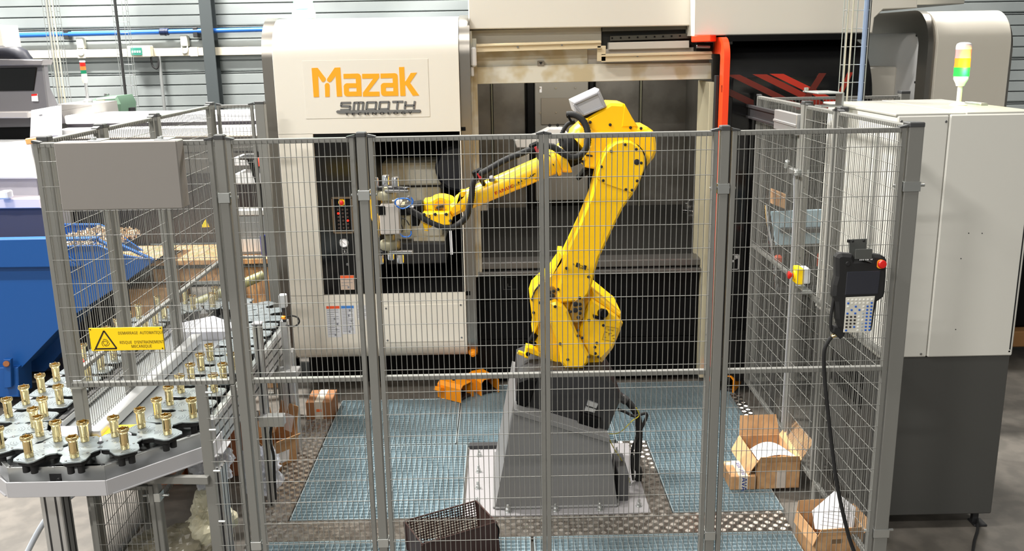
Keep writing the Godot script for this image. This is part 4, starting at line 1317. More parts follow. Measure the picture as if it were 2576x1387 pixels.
	text("red_lettering", "FANUC", base - rt * 0.045, 0.0195, 0.001, mat(c8(200, 24, 20), 0.5), fam, rt, upv, 1.25, "Droid Sans", true)
	text("small_lettering", "Robot", base + rt * 0.044, 0.015, 0.001, mat(c8(90, 70, 10), 0.5), fam, rt, upv, 0.95)
	text("black_lettering", "M-710", base + rt * 0.09, 0.021, 0.001, M.ink, fam, rt, upv, 1.2, "Droid Sans", true)
	text("black_lettering", "iC", base + rt * 0.166 + upv * 0.004, 0.024, 0.001, M.ink, fam, rt, upv, 1.1, "Droid Sans", true)
	text("small_lettering", "50", base + rt * 0.185 - upv * 0.012, 0.008, 0.001, M.ink, fam, rt, upv, 1.2)
	# wrist
	var wn := mb()
	wn.lathe(Vector3(-0.2, 1.686, -4.99), ax, [0.0, 0.0, 0.048, 0.0, 0.046, 0.03, 0.03, 0.06, 0.0, 0.06], 28)
	wn.prism([-0.233, 1.724, -0.188, 1.741, -0.187, 1.725, -0.202, 1.723, -0.194, 1.693, -0.192, 1.662, -0.204, 1.632, -0.269, 1.601, -0.294, 1.633, -0.285, 1.668, -0.258, 1.685], -5.04, -4.94, 0.018)
	var wm := part("wrist_neck", wn, M.yellow, t)
	var wy := mb()
	wy.prism([-0.423, 1.691, -0.389, 1.695, -0.367, 1.708, -0.343, 1.714, -0.317, 1.714, -0.293, 1.708, -0.272, 1.7, -0.258, 1.687, -0.252, 1.663, -0.27, 1.628, -0.427, 1.631], -5.08, -4.97, 0.012)
	part("wrist_disc", wy, M.yellow, wm)
	var wd := mb()
	wd.ring(Vector3(-0.332, 1.658, -4.965), Vector3(0, 0, 1), 0.036, 0.05, 0.008, 36)
	part("wrist_ring", wd, M.yellow, wm)
	var wp := mb()
	wp.prism(ell(Vector3(-0.336, 1.655, -4.955), 0.025, 0.012, 12.0), -4.97, -4.957, 0.002)
	var wpm := part("wrist_port", wp, mat(c8(110, 84, 30), 0.5), wm)
	var wq := mb()
	bolts(wq, [Vector3(-0.349, 1.654, -4.956), Vector3(-0.337, 1.658, -4.956), Vector3(-0.324, 1.661, -4.956)], 0.007, 0.004)
	part("port_plugs", wq, M.ink, wm)
	var wb := mb()
	wb.prism([-0.424, 1.638, -0.286, 1.637, -0.268, 1.6, -0.277, 1.566, -0.32, 1.563, -0.346, 1.564, -0.427, 1.627], -5.0, -4.89, 0.008)
	wb.prism([-0.438, 1.583, -0.404, 1.569, -0.378, 1.557, -0.402, 1.545, -0.403, 1.531, -0.422, 1.534, -0.423, 1.549], -5.0, -4.92, 0.005)
	part("wrist_block", wb, M.yellow, wm)
	var wc := mb()
	bolts(wc, [Vector3(-0.417, 1.63, -4.889), Vector3(-0.358, 1.63, -4.889), Vector3(-0.299, 1.629, -4.889), Vector3(-0.278, 1.593, -4.889)], 0.0085, 0.003)
	bolts(wc, [Vector3(-0.388, 1.622, -4.889), Vector3(-0.387, 1.611, -4.889)], 0.0045, 0.002)
	part("wrist_bolts", wc, M.ink, wm)
	# hoses
	var hp: Array = [Vector3(0.352, 2.141, -4.86), Vector3(0.387, 2.141, -4.86), Vector3(0.424, 2.12, -4.86), Vector3(0.448, 2.084, -4.86), Vector3(0.457, 2.036, -4.86), Vector3(0.451, 1.985, -4.86), Vector3(0.43, 1.947, -4.86), Vector3(0.392, 1.926, -4.86), Vector3(0.349, 1.932, -4.86), Vector3(0.305, 1.96, -4.86), Vector3(0.268, 1.982, -4.86), Vector3(0.225, 1.985, -4.86), Vector3(0.176, 1.975, -4.86), Vector3(0.094, 1.945, -4.86), Vector3(0.013, 1.912, -4.86), Vector3(-0.086, 1.858, -4.86)]
	hp.append_array([Vector3(-0.121, 1.836, -4.9), Vector3(-0.152, 1.79, -4.9), Vector3(-0.16, 1.73, -4.9), Vector3(-0.174, 1.662, -4.9), Vector3(-0.197, 1.606, -4.9), Vector3(-0.239, 1.568, -4.9), Vector3(-0.282, 1.554, -4.9), Vector3(-0.324, 1.561, -4.9), Vector3(-0.389, 1.59, -4.9), Vector3(-0.452, 1.628, -4.9), Vector3(-0.506, 1.662, -4.9)])
	for k in 5: hp[k].z = -4.93 + 0.014 * k
	var ho := mb()
	ho.tube(even(smooth(hp, 6), 0.006), 0.0185, 12, 0.0022)
	part("cable_hose", ho, M.rubber, t)
	var h2 := mb()
	h2.tube(even(smooth([Vector3(0.394, 2.103, -4.95), Vector3(0.355, 2.088, -4.95), Vector3(0.327, 2.043, -4.95), Vector3(0.32, 2, -4.95), Vector3(0.329, 1.95, -4.95), Vector3(0.355, 1.917, -4.95), Vector3(0.399, 1.902, -4.95), Vector3(0.443, 1.893, -4.95)], 6), 0.006), 0.0125, 10, 0.0015)
	part("cable_hose", h2, M.rubber, t)
	var he := mb()
	he.bar(Vector3(0.353, 2.14, -4.92), Vector3(0.373, 2.104, -4.92), 0.03, 0.012, 0.003)
	part("hose_holder", he, M.black, t)
	for q in [Vector3(0.179, 1.977, -4.87), Vector3(-0.123, 1.84, -4.9)]:
		var hc := mb()
		hc.box(q, Vector3(0.055, 0.055, 0.05), 0.008, Basis(Vector3(0, 0, 1), 0.4))
		hc.bar(q + Vector3(0.01, -0.02, -0.01), q + Vector3(0.03, -0.07, -0.06), 0.02, 0.02, 0.003)
		var hm := part("hose_clamp", hc, M.black, t)
		var hr := mb()
		hr.box(q + Vector3(0.008, -0.008, 0.026), Vector3(0.016, 0.036, 0.008), 0.003, Basis(Vector3(0, 0, 1), 0.4))
		part("clamp_latch", hr, mat(c8(190, 40, 44), 0.5), hm)
	gripper(t)
	# supply hose from the foot to the floor
	var sh := mb()
	sh.tube(even(smooth([Vector3(0.657, 0.541, -4.95), Vector3(0.698, 0.511, -4.95), Vector3(0.742, 0.45, -4.93), Vector3(0.761, 0.364, -4.93), Vector3(0.759, 0.229, -4.93), Vector3(0.747, 0.13, -4.93), Vector3(0.765, 0.09, -4.93), Vector3(0.76, 0.02, -4.93)], 6), 0.008), 0.021, 10, 0.0012)
	part("supply_hose", sh, M.rubber, t)
	var s2 := mb()
	s2.tube(smooth([Vector3(0.635, 0.489, -4.9), Vector3(0.681, 0.469, -4.9), Vector3(0.729, 0.444, -4.9), Vector3(0.80, 0.45, -4.9), Vector3(0.727, 0.268, -4.9), Vector3(0.719, 0.145, -4.9), Vector3(0.73, 0.05, -4.9)], 6), 0.009, 8)
	part("supply_cable", s2, M.rubber, t)
	var s3 := mb()
	s3.bar(Vector3(0.618, 0.578, -4.95), Vector3(0.666, 0.533, -4.95), 0.05, 0.04, 0.006)
	s3.cyl(Vector3(0.657, 0.541, -4.95), Vector3(0.689, 0.516, -4.95), 0.026, 16, 0.004)
	part("hose_gland", s3, mat(c8(90, 90, 92), 0.4, 0.5), t)
	var s4 := mb()
	s4.tube(smooth([Vector3(0.731, 0.513, -4.86), Vector3(0.749, 0.465, -4.86), Vector3(0.71, 0.432, -4.86), Vector3(0.643, 0.366, -4.86), Vector3(0.58, 0.384, -4.8), Vector3(0.546, 0.394, -4.8)], 5), 0.0028, 5)
	part("earth_wire", s4, mat(c8(190, 176, 40), 0.5), t)
	var s5 := mb()
	s5.tube(smooth([Vector3(0.569, 0.365, -4.8), Vector3(0.603, 0.292, -4.8), Vector3(0.667, 0.17, -4.85), Vector3(0.70, 0.06, -4.85)], 5), 0.0028, 5)
	part("earth_wire", s5, mat(c8(190, 176, 40), 0.5), t)

func ell(c: Vector3, a: float, b: float, turn: float) -> Array:
	var o := []
	for i in 20:
		var q := Vector2(a * cos(TAU * i / 20), b * sin(TAU * i / 20)).rotated(deg_to_rad(turn))
		o.append(c.x + q.x); o.append(c.y + q.y)
	return o

func pedestal():
	var t := thing("robot_pedestal", "grey welded steel pedestal with slanted top bolted to its floor plate", "pedestal", Vector3(0.27, 0, -4.98))
	var gp := mat(c8(112, 112, 112), 0.5)
	var f := mb()
	f.bb(-0.235, 0.004, -5.45, 0.775, 0.034, -4.548, 0.004)
	part("floor_plate", f, mat(c8(140, 138, 140), 0.45, 0.2), t)
	var b := mb()
	# front, sides and slanted top of the hollow body
	var A := [Vector3(-0.07, 0.036, -4.62), Vector3(0.601, 0.036, -4.62), Vector3(0.554, 0.44, -4.62), Vector3(0.043, 0.616, -4.62)]
	var C := [Vector3(-0.07, 0.036, -5.33), Vector3(0.601, 0.036, -5.33), Vector3(0.554, 0.44, -5.33), Vector3(0.043, 0.64, -5.33)]
	b.face(A, Vector3.BACK); b.face(C, Vector3.FORWARD)
	for i in 4:
		var j := (i + 1) % 4
		var n: Vector3 = (A[j] - A[i]).cross(Vector3.BACK).normalized()
		b.face([A[i], A[j], C[j], C[i]], n)
	part("body", b, gp, t)
	var r := mb()
	r.bar(A[3] + Vector3(0, -0.012, 0.004), A[2] + Vector3(0, -0.012, 0.004), 0.012, 0.03, 0.003, Vector3(0, 1, 0))
	r.bar(A[0] + Vector3(0, 0.004, 0.004), A[1] + Vector3(0.0, 0.004, 0.004), 0.016, 0.016, 0.006)
	r.bar(A[0] + Vector3(-0.004, 0.004, 0), C[0] + Vector3(-0.004, 0.004, 0), 0.016, 0.016, 0.006)
	r.bar(A[1] + Vector3(0.004, 0.004, 0), C[1] + Vector3(0.004, 0.004, 0), 0.016, 0.016, 0.006)
	part("weld_seam", r, gp, t)
	var bx := mb()
	bx.bb(0.61, 0.034, -4.95, 0.67, 0.2, -4.68, 0.004)
	part("side_rib", bx, mat(c8(66, 66, 68), 0.5), t)
	for p in [[-0.17, -4.68], [-0.17, -4.87], [-0.17, -5.08], [-0.17, -5.3], [0.0, -4.585], [0.26, -4.585], [0.50, -4.585], [0.72, -4.62], [0.70, -4.88], [0.69, -5.1], [0.68, -5.3]]:
		var s := mb()
		var c := Vector3(p[0], 0.034, p[1])
		s.cyl(c, c + Vector3(0, 0.004, 0), 0.018, 16, 0.001)
		s.cyl(c + Vector3(0, 0.004, 0), c + Vector3(0, 0.022, 0), 0.0135, 6, 0.002)
		s.cyl(c + Vector3(0, 0.022, 0), c + Vector3(0, 0.042, 0), 0.007, 10, 0.001)
		part("anchor_bolt", s, M.zinc, t)
	var st := mb()
	st.bb(-0.235, 0.034, -5.45, -0.02, 0.06, -5.40, 0.003)
	part("stop_bar", st, M.dark, t)

func gripper(t: Node3D):
	var z := -4.88
	var b := mb()
	slab(b, [-0.654, 1.684, -0.549, 1.526], -5.08, z, 0.005)
	var g := part("gripper", b, mat(c8(176, 170, 164), 0.45), t)
	var k := mb()
	slab(k, [-0.654, 1.681, -0.622, 1.633], z - 0.01, z + 0.004, 0.002)
	part("gripper_window", k, M.black, g)
	k = mb()
	k.cyl(Vector3(-0.425, 1.646, -4.98), Vector3(-0.482, 1.637, -4.98), 0.05, 28, 0.004)
	k.prism([-0.491, 1.669, -0.43, 1.677, -0.432, 1.638, -0.452, 1.559, -0.489, 1.558, -0.495, 1.577], -5.03, -4.93, 0.006)
	k.prism([-0.546, 1.663, -0.514, 1.671, -0.489, 1.661, -0.49, 1.627, -0.546, 1.623], -5.0, -4.90, 0.006)
	part("tool_flange", k, M.black, g)
	k = mb()
	k.prism([-0.518, 1.624, -0.492, 1.628, -0.496, 1.526, -0.535, 1.523], -5.02, -4.92, 0.005)
	k.prism([-0.545, 1.675, -0.525, 1.679, -0.532, 1.521, -0.552, 1.519], -5.04, -4.93, 0.003)
	part("side_plate", k, mat(c8(170, 160, 130), 0.45, 0.3), g)
	k = mb()
	k.prism([-0.709, 1.722, -0.69, 1.722, -0.69, 1.629, -0.661, 1.585, -0.672, 1.498, -0.712, 1.63], -5.02, -4.92, 0.004)
	part("yellow_bracket", k, M.yellow, g)
	var ol := mat(c8(150, 146, 124), 0.4, 0.4)
	for s in [[Vector3(-0.625, 1.668, -4.98), 1.0], [Vector3(-0.617, 1.507, -4.98), -1.0]]:
		var c: Vector3 = s[0]
		var u := Vector3(0, s[1], 0)
		k = mb()
		k.lathe(c, u, [0.0, 0.0, 0.03, 0.0, 0.03, 0.03, 0.052, 0.034, 0.056, 0.045, 0.056, 0.075, 0.05, 0.082, 0.03, 0.083, 0.03, 0.1, 0.0, 0.1], 32)
		part("chuck", k, ol, g)
		for a in [25.0, 150.0, 265.0]:
			var d := Vector3(cos(deg_to_rad(a)), 0, sin(deg_to_rad(a)))
			k = mb()
			k.bar(c + u * 0.096 + d * 0.015, c + u * 0.096 + d * (0.14 if a == 25.0 else 0.085), 0.032, 0.02, 0.004)
			part("jaw", k, M.dark, g)
			k = mb()
			var q: Vector3 = c + u * 0.106 + d * 0.062
			k.lathe(q, u, [0.0, 0.0, 0.021, 0.0, 0.021, 0.044, 0.018, 0.05, 0.0, 0.05], 22)
			part("chrome_finger", k, M.chrome, g)
		k = mb()
		k.bar(c + u * 0.086 + Vector3(0.0, 0, 0.05), c + u * 0.086 + Vector3(0.13, 0, 0.06), 0.03, 0.014, 0.003)
		part("slide_bar", k, M.steel, g)
	for q in [[Vector3(-0.483, 1.727, -4.87), Vector3(-0.471, 1.705, -4.87), Vector3(-0.485, 1.684, -4.87), Vector3(-0.524, 1.667, -4.87), Vector3(-0.553, 1.677, -4.87), Vector3(-0.566, 1.696, -4.87), Vector3(-0.56, 1.715, -4.87), Vector3(-0.538, 1.721, -4.87), Vector3(-0.5, 1.719, -4.87), Vector3(-0.478, 1.701, -4.87)], [Vector3(-0.547, 1.531, -4.87), Vector3(-0.531, 1.515, -4.87), Vector3(-0.501, 1.515, -4.87), Vector3(-0.487, 1.532, -4.87), Vector3(-0.491, 1.545, -4.87)]]:
		k = mb()
		k.tube(smooth(q, 6), 0.004, 8)
		part("air_hose", k, mat(c8(30, 100, 190), 0.35), g)
	k = mb()
	k.tube(smooth([Vector3(-0.539, 1.616, -4.87), Vector3(-0.514, 1.607, -4.87), Vector3(-0.496, 1.576, -4.87)], 6), 0.003, 6)
	k.tube(smooth([Vector3(-0.535, 1.622, -4.88), Vector3(-0.543, 1.588, -4.88), Vector3(-0.534, 1.557, -4.88), Vector3(-0.544, 1.531, -4.88)], 6), 0.003, 6)
	part("sensor_cable", k, M.rubber, g)
	k = mb()
	k.bar(Vector3(-0.496, 1.734, -4.88), Vector3(-0.491, 1.7, -4.88), 0.014, 0.014, 0.003)
	k.bar(Vector3(-0.505, 1.698, -4.89), Vector3(-0.474, 1.689, -4.89), 0.02, 0.02, 0.003)
	part("hose_fitting", k, M.steel, g)
	k = mb()
	k.box(Vector3(-0.48, 1.677, -4.87), Vector3(0.022, 0.01, 0.004), 0.001)
	part("white_label", k, M.paper, g)

const ORD := ["first", "second", "third", "fourth", "fifth", "sixth", "seventh", "eighth", "ninth", "tenth", "eleventh", "twelfth", "thirteenth", "fourteenth", "fifteenth", "sixteenth"]

func carrier_outline() -> Array:
	var q := [[0.128, 0.036], [0.112, 0.05], [0.066, 0.058], [0.05, 0.054], [0.037, 0.062], [0.026, 0.078], [0.014, 0.0875], [0.0, 0.09]]
	var o := []
	for p in q: o.append_array([p[0], p[1]])
	for k in range(q.size() - 2, -1, -1): o.append_array([-q[k][0], q[k][1]])
	for p in q: o.append_array([-p[0], -p[1]])
	for k in range(q.size() - 2, -1, -1): o.append_array([q[k][0], -q[k][1]])
	return o

func profile_leg(m: MB, x: float, z: float, y0: float, y1: float, w: float, d: float):
	# extruded aluminium with a slot down each face
	m.bb(x - w / 2, y0, z - d / 2, x + w / 2, y1, z + d / 2, 0.004)

func slots(m: MB, x: float, z: float, y0: float, y1: float, w: float, d: float, n := 1):
	for k in n:
		var f := (k + 0.5) / n
		m.bb(x - w / 2 + w * f - 0.004, y0, z + d / 2 - 0.006, x - w / 2 + w * f + 0.004, y1, z + d / 2 + 0.0012, 0.0)
		m.bb(x + w / 2 - 0.006, y0, z - d / 2 + d * f - 0.004, x + w / 2 + 0.0012, y1, z - d / 2 + d * f + 0.004, 0.0)

func conveyor():
	var cx := -1.83
	var zn := -3.93
	var zr := -5.5
	var R := 0.345
	var t := thing("pallet_conveyor", "oval pallet conveyor with grey skirt carrying star plates with brass parts", "conveyor", Vector3(cx, 0, -4.7))
	var sheet := mat(c8(168, 172, 174), 0.28, 0.8)
	var bed := mb()
	bed.prism([-1.36, zn, -1.36, -3.84, -1.655, -3.53, -2.05, -3.53, -2.30, -3.80, -2.30, zr, -2.05, zr - 0.46, -1.62, zr - 0.46, -1.36, zr], 0.80, 0.832, 0.001, 1)
	part("bed_plate", bed, sheet, t)
	var gw := mb()
	var inn := [Vector3(-1.36, 0, zn), Vector3(-1.36, 0, -3.84), Vector3(-1.655, 0, -3.53), Vector3(-1.86, 0, -3.53), Vector3(-2.05, 0, -3.53), Vector3(-2.30, 0, -3.80), Vector3(-2.30, 0, zn)]
	for k in 6: gw.bar(inn[k] + Vector3(0, 0.812, 0), inn[k + 1] + Vector3(0, 0.812, 0), 0.004, 0.078, 0.001)
	for k in [1, 2, 4]: gw.bar(inn[k] + Vector3(0, 0.85, -0.006), inn[k + 1] + Vector3(0, 0.85, -0.006), 0.016, 0.003, 0.001)
	gw.bar(inn[3] + Vector3(0, 0.85, -0.006), inn[2] + Vector3(0, 0.85, -0.006), 0.016, 0.003, 0.001)
	part("galvanised_wall", gw, M.zinc, t)
	var gh := mb()
	gh.bb(-1.885, 0.785, -3.533, -1.835, 0.82, -3.527, 0.001)
	gh.cyl(Vector3(-1.845, 0.796, -3.53), Vector3(-1.845, 0.796, -3.515), 0.008, 10, 0.002)
	for p in [[-2.04, -3.536], [-1.872, -3.536], [-1.665, -3.536], [-1.40, -3.81]]: gh.cyl(Vector3(p[0], 0.846, p[1]), Vector3(p[0], 0.853, p[1]), 0.008, 10)
	part("joint_clip", gh, M.ink, t)
	var sk := mb()
	var ou := [Vector3(-1.30, 0, zn - 0.02), Vector3(-1.30, 0, -3.815), Vector3(-1.63, 0, -3.47), Vector3(-2.03, 0, -3.47), Vector3(-2.36, 0, -3.78), Vector3(-2.36, 0, zn)]
	for k in 5: sk.bar(ou[k] + Vector3(0, 0.779, 0), ou[k + 1] + Vector3(0, 0.779, 0), 0.006, 0.068, 0.002)
	for k in 5: sk.bar(ou[k] + Vector3(0, 0.748, -0.03), ou[k + 1] + Vector3(0, 0.748, -0.03), 0.06, 0.006, 0.001)
	part("skirt", sk, mat(c8(172, 172, 176), 0.42), t)
	# straight rails of slotted profile
	for x in [-1.345, -1.62, -2.04, -2.315]:
		var r := mb()
		r.bb(x - 0.018, 0.70 if absf(x - cx) > 0.3 else 0.77, zr, x + 0.018, 0.868, zn - 0.03, 0.003)
		var rm := part("side_rail", r, M.alu, t)
		var s := mb()
		for y in [0.735, 0.785, 0.835]:
			if y > 0.76 or absf(x - cx) > 0.3:
				for sg in [-1.0, 1.0]: s.bb(x + sg * 0.0165, y - 0.005, zr, x + sg * 0.0186, y + 0.005, zn - 0.03, 0.0)
		part("rail_slot", s, M.dark, rm)
		var g := mb()
		g.bb(x - 0.014, 0.868, zr + 0.02, x + 0.014, 0.874, zn - 0.05, 0.001)
		part("guide_strip", g, M.zinc if absf(x - cx) > 0.3 else M.dark, rm)
	var pl := mb()
	pl.prism([-1.60, -3.92, -1.65, -3.80, -1.76, -3.745, -1.90, -3.745, -2.01, -3.80, -2.05, -3.92], 0.832, 0.866, 0.003, 1)
	part("centre_cover", pl, mat(c8(186, 186, 194), 0.42), t)
	var py := mb()
	py.prism([-1.88, -3.765, -1.80, -3.765, -1.72, -3.86, -1.64, -3.915, -1.74, -3.915, -1.83, -3.84], 0.866, 0.8675, 0.0, 1)
	part("yellow_marking", py, M.signal_yellow, t)
	var pf := mb()
	pf.prism([-1.80, -5.265, -1.655, -5.265, -1.62, -5.4, -1.82, -5.60, -2.02, -5.42, -1.98, -5.28], 0.80, 0.886, 0.004, 1)
	part("centre_cover", pf, mat(c8(186, 186, 194), 0.42), t)
	var cr := mb()
	cr.bb(-1.83, 0.84, -5.2, -1.775, 0.892, -3.79, 0.003)
	part("centre_rail", cr, M.alu, t)
	# legs
	for q in [[-1.965, -3.70, 0.09, 0.09, 0.745, 2], [-1.30, -3.84, 0.06, 0.09, 0.70, 2], [-2.3, -5.2, 0.08, 0.08, 0.70, 1], [-1.34, -5.45, 0.08, 0.08, 0.70, 1]]:
		var l := mb()
		profile_leg(l, q[0], q[1], 0.0, q[4], q[2], q[3])
		var lm := part("leg", l, M.alu, t)
		var s := mb()
		slots(s, q[0], q[1], 0.01, q[4], q[2], q[3], q[5])
		part("leg_slot", s, M.dark, lm)
		var f := mb()
		f.bb(q[0] - q[2] * 0.8, 0, q[1] - q[3] * 0.8, q[0] + q[2] * 0.8, 0.01, q[1] + q[3] * 0.8, 0.002)
		part("foot_plate", f, M.zinc, lm)
	var rs := mb()
	rs.cyl(Vector3(-2.27, 0.875, -4.72), Vector3(-2.27, 0.905, -4.72), 0.03, 16, 0.006)
	part("red_stop", rs, M.red, t)
	# two sensor posts beside the right lane
	var v := thing("sensor_post", "slotted aluminium post with cap standing beside the right conveyor lane", "post", Vector3(-1.31, 0, -4.74), "sensor posts of the conveyor")
	var pm := mb()
	profile_leg(pm, -1.315, -4.74, 0.0, 1.08, 0.045, 0.045)
	var vm := part("profile", pm, M.alu, v)
	pm = mb()
	slots(pm, -1.315, -4.74, 0.01, 1.08, 0.045, 0.045)
	part("profile_slot", pm, M.dark, vm)
	pm = mb()
	pm.bb(-1.342, 1.08, -4.765, -1.288, 1.092, -4.715, 0.004)
	part("cap", pm, M.grey_paint, v)
	pm = mb()
	pm.bb(-1.335, 0.52, -4.73, -1.2, 0.58, -4.67, 0.004)
	part("side_bracket", pm, M.alu, v)
	pm = mb()
	pm.bb(-1.46, 0.55, -4.72, -1.34, 0.6, -4.67, 0.004)
	part("cross_arm", pm, M.alu, v)
	pm = mb()
	pm.tube(smooth([Vector3(-1.27, 0.52, -4.68), Vector3(-1.28, 0.44, -4.67), Vector3(-1.265, 0.36, -4.66), Vector3(-1.27, 0.25, -4.66), Vector3(-1.275, 0.1, -4.66)], 6), 0.008, 8)
	part("cable", pm, M.rubber, v)
	v = thing("sensor_post", "grey sensor with cable loop on a short post at the far right of the conveyor", "post", Vector3(-1.28, 0, -5.22), "sensor posts of the conveyor")
	pm = mb()
	pm.bb(-1.31, 0.66, -5.24, -1.265, 0.96, -5.20, 0.003)
	part("profile", pm, M.alu, v)
	pm = mb()
	pm.bb(-1.305, 1.04, -5.23, -1.262, 1.12, -5.19, 0.005)
	part("sensor", pm, mat(c8(176, 178, 180), 0.45), v)
	pm = mb()
	pm.bb(-1.295, 0.95, -5.22, -1.27, 1.045, -5.20, 0.003)
	part("sensor_stem", pm, M.dark, v)
	pm = mb()
	pm.tube(smooth([Vector3(-1.28, 0.98, -5.19), Vector3(-1.24, 1.0, -5.17), Vector3(-1.2, 0.99, -5.17), Vector3(-1.19, 0.96, -5.17), Vector3(-1.22, 0.935, -5.17), Vector3(-1.27, 0.94, -5.18)], 6), 0.005, 7)
	part("cable", pm, M.rubber, v)
	pm = mb()
	pm.cyl(Vector3(-1.292, 0.985, -5.19), Vector3(-1.27, 0.985, -5.18), 0.011, 10, 0.002)
	part("orange_plug", pm, M.orange, v)
	pm = mb()
	pm.bb(-1.45, 0.62, -5.25, -1.22, 0.665, -5.15, 0.004)
	part("support_arm", pm, M.alu, v)
	pm = mb()
	pm.bar(Vector3(-1.41, 0.71, -5.17), Vector3(-1.345, 0.82, -5.3), 0.05, 0.03, 0.003)
	pm.cyl(Vector3(-1.35, 0.70, -5.12), Vector3(-1.33, 0.70, -5.11), 0.02, 14, 0.003)
	part("stopper", pm, M.dark, v)
	pm = mb()
	pm.cyl(Vector3(-1.385, 0.75, -5.12), Vector3(-1.385, 0.775, -5.12), 0.012, 12, 0.002)
	part("orange_plug", pm, mat(c8(236, 96, 40), 0.4), v)
	# carriers and the parts on them
	var proto: Node3D = null
	var bush: Node3D = null
	var n := 34
	var per := 2 * (zn - zr) + TAU * R
	var step := per / n
	var lane := {"front turn": 0, "right lane": 0, "far turn": 0, "left lane": 0}
	for k in n:
		var s := fposmod(0.056 + k * step, per)
		var a := 0.0
		var p := Vector3.ZERO
		var where := ""
		var q := PI * R / 2
		var len := zn - zr
		if s < q: a = s / R; p = Vector3(cx + sin(a) * R, 0, zn + cos(a) * R); where = "front turn"
		elif s < q + len: a = PI / 2; p = Vector3(cx + R, 0, zn - (s - q)); where = "right lane"
		elif s < 3 * q + len: a = (s - len) / R; p = Vector3(cx + sin(a) * R, 0, zr + cos(a) * R); where = "far turn"
		elif s < 3 * q + 2 * len: a = 3 * PI / 2; p = Vector3(cx - R, 0, zr + (s - 3 * q - len)); where = "left lane"
		else: a = (s - 2 * len) / R; p = Vector3(cx + sin(a) * R, 0, zn + cos(a) * R); where = "front turn"
		var i: int = lane[where]
		lane[where] = i + 1
		var from: String = {"front turn": "counted from the corner post side toward the left", "right lane": "counted from the front", "far turn": "counted from the right", "left lane": "counted from the back"}[where]
		var label := "%s star-shaped steel carrier plate on the %s of the conveyor, %s" % [ORD[i], where, from]
		if where == "front turn": label = "star-shaped steel carrier plate on the front turn, %s" % ["just right of the middle", "second right of the middle", "third right of the middle", "at its right end", "at its left end", "second left of the middle", "just left of the middle", "at the far left"][i if i < 8 else 7]
		elif where == "far turn": label = "star-shaped steel carrier plate on the far turn, %s from the right" % ORD[i]
		else: label = "star-shaped steel carrier plate on the %s, %s" % [where, ORD[i] + (" from the front" if where == "right lane" else " from the back")]
		if proto == null:
			proto = make_carrier(label)
			proto.position = p; proto.rotation.y = a - PI / 2
		else: copy(proto, label, p, a - PI / 2)
		var full := not (where == "right lane" and i > 4) and not (where == "far turn" and i < 3)
		if not full: continue
		for e in [["outer", 0.08], ["inner", -0.08]]:
			var d := Vector3(sin(a), 0, cos(a)) * float(e[1])
			var bl := label.replace("star-shaped steel carrier plate on the", "%s brass bushing on the carrier of the" % e[0])
			if bush == null:
				bush = make_bushing(bl)
				bush.position = p + d + Vector3(0, 0.9006, 0)
			else: copy(bush, bl, p + d + Vector3(0, 0.9006, 0), k * 1.3 + e[1] * 9.0)

func make_carrier(label: String) -> Node3D:
	var t := thing("carrier_plate", label, "carrier", Vector3.ZERO, "carrier plates of the conveyor")
	var o := carrier_outline()
	var p := mb()
	p.prism(o, 0.893, 0.9, 0.0012, 1)
	part("plate", p, mat(c8(158, 168, 172), 0.28, 0.65), t)
	var r := mb()
	var oo := []
	for k in o.size(): oo.append(o[k] * 0.86)
	r.prism(oo, 0.870, 0.892, 0.003, 1)
	for x in [-0.085, 0.085]:
		for z in [-0.02, 0.02]: r.cyl(Vector3(x, 0.833, z), Vector3(x, 0.872, z), 0.014, 14)
	part("rubber_base", r, M.rubber, t)
	var g := mb()
	for c in [-0.088, 0.0, 0.088]:
		for k in range(1, 4):
			var rad := 0.011 * k + 0.006
			for sg in [0.0, PI]:
				var pts := []
				for i in 9:
					var a: float = -0.8 + 1.6 * i / 8 + sg
					pts.append(Vector3(c + rad * cos(a), 0.9003, rad * sin(a)))
				for i in 8: g.bar(pts[i], pts[i + 1], 0.0014, 0.0006, 0.0)
		g.cyl(Vector3(c, 0.9, 0), Vector3(c, 0.9006, 0), 0.003, 8)
	part("engraved_rings", g, mat(c8(70, 76, 80), 0.6), t, "", true)
	var s := mb()
	for q in [[-0.05, 0.042], [0.05, -0.042], [0.0, 0.074], [0.0, -0.074], [0.115, 0.025], [-0.115, -0.025]]: s.cyl(Vector3(q[0], 0.9, q[1]), Vector3(q[0], 0.9035, q[1]), 0.0045, 10, 0.001)
	part("screws", s, M.steel, t)
	return t

func make_bushing(label: String) -> Node3D:
	var t := thing("brass_bushing", label, "bushing", Vector3.ZERO, "brass bushings on the carriers")
	var b := mb()
	b.lathe(Vector3.ZERO, Vector3.UP, [0.0, 0.0, 0.0165, 0.0, 0.0175, 0.002, 0.0175, 0.022, 0.0166, 0.023, 0.0166, 0.026, 0.0175, 0.027, 0.0175, 0.05, 0.0182, 0.053, 0.0182, 0.068, 0.0205, 0.074, 0.0245, 0.078, 0.0252, 0.082, 0.0252, 0.087, 0.024, 0.089, 0.017, 0.0895, 0.0165, 0.087, 0.0165, 0.05, 0.0, 0.05], 28)
	part("body", b, M.brass, t)
	var n := mb()
	for k in 5: n.box(Vector3(0.0195 * cos(k * TAU / 5), 0.0905, 0.0195 * sin(k * TAU / 5)), Vector3(0.008, 0.004, 0.006), 0.001, Basis(Vector3.UP, -k * TAU / 5))
	for k in 3: n.cyl(Vector3(0.016 * cos(k * 2.1 + 0.5), 0.034, 0.016 * sin(k * 2.1 + 0.5)), Vector3(0.0185 * cos(k * 2.1 + 0.5), 0.034, 0.0185 * sin(k * 2.1 + 0.5)), 0.0028, 8)
	part("rim_notches", n, M.brass, t)
	return t

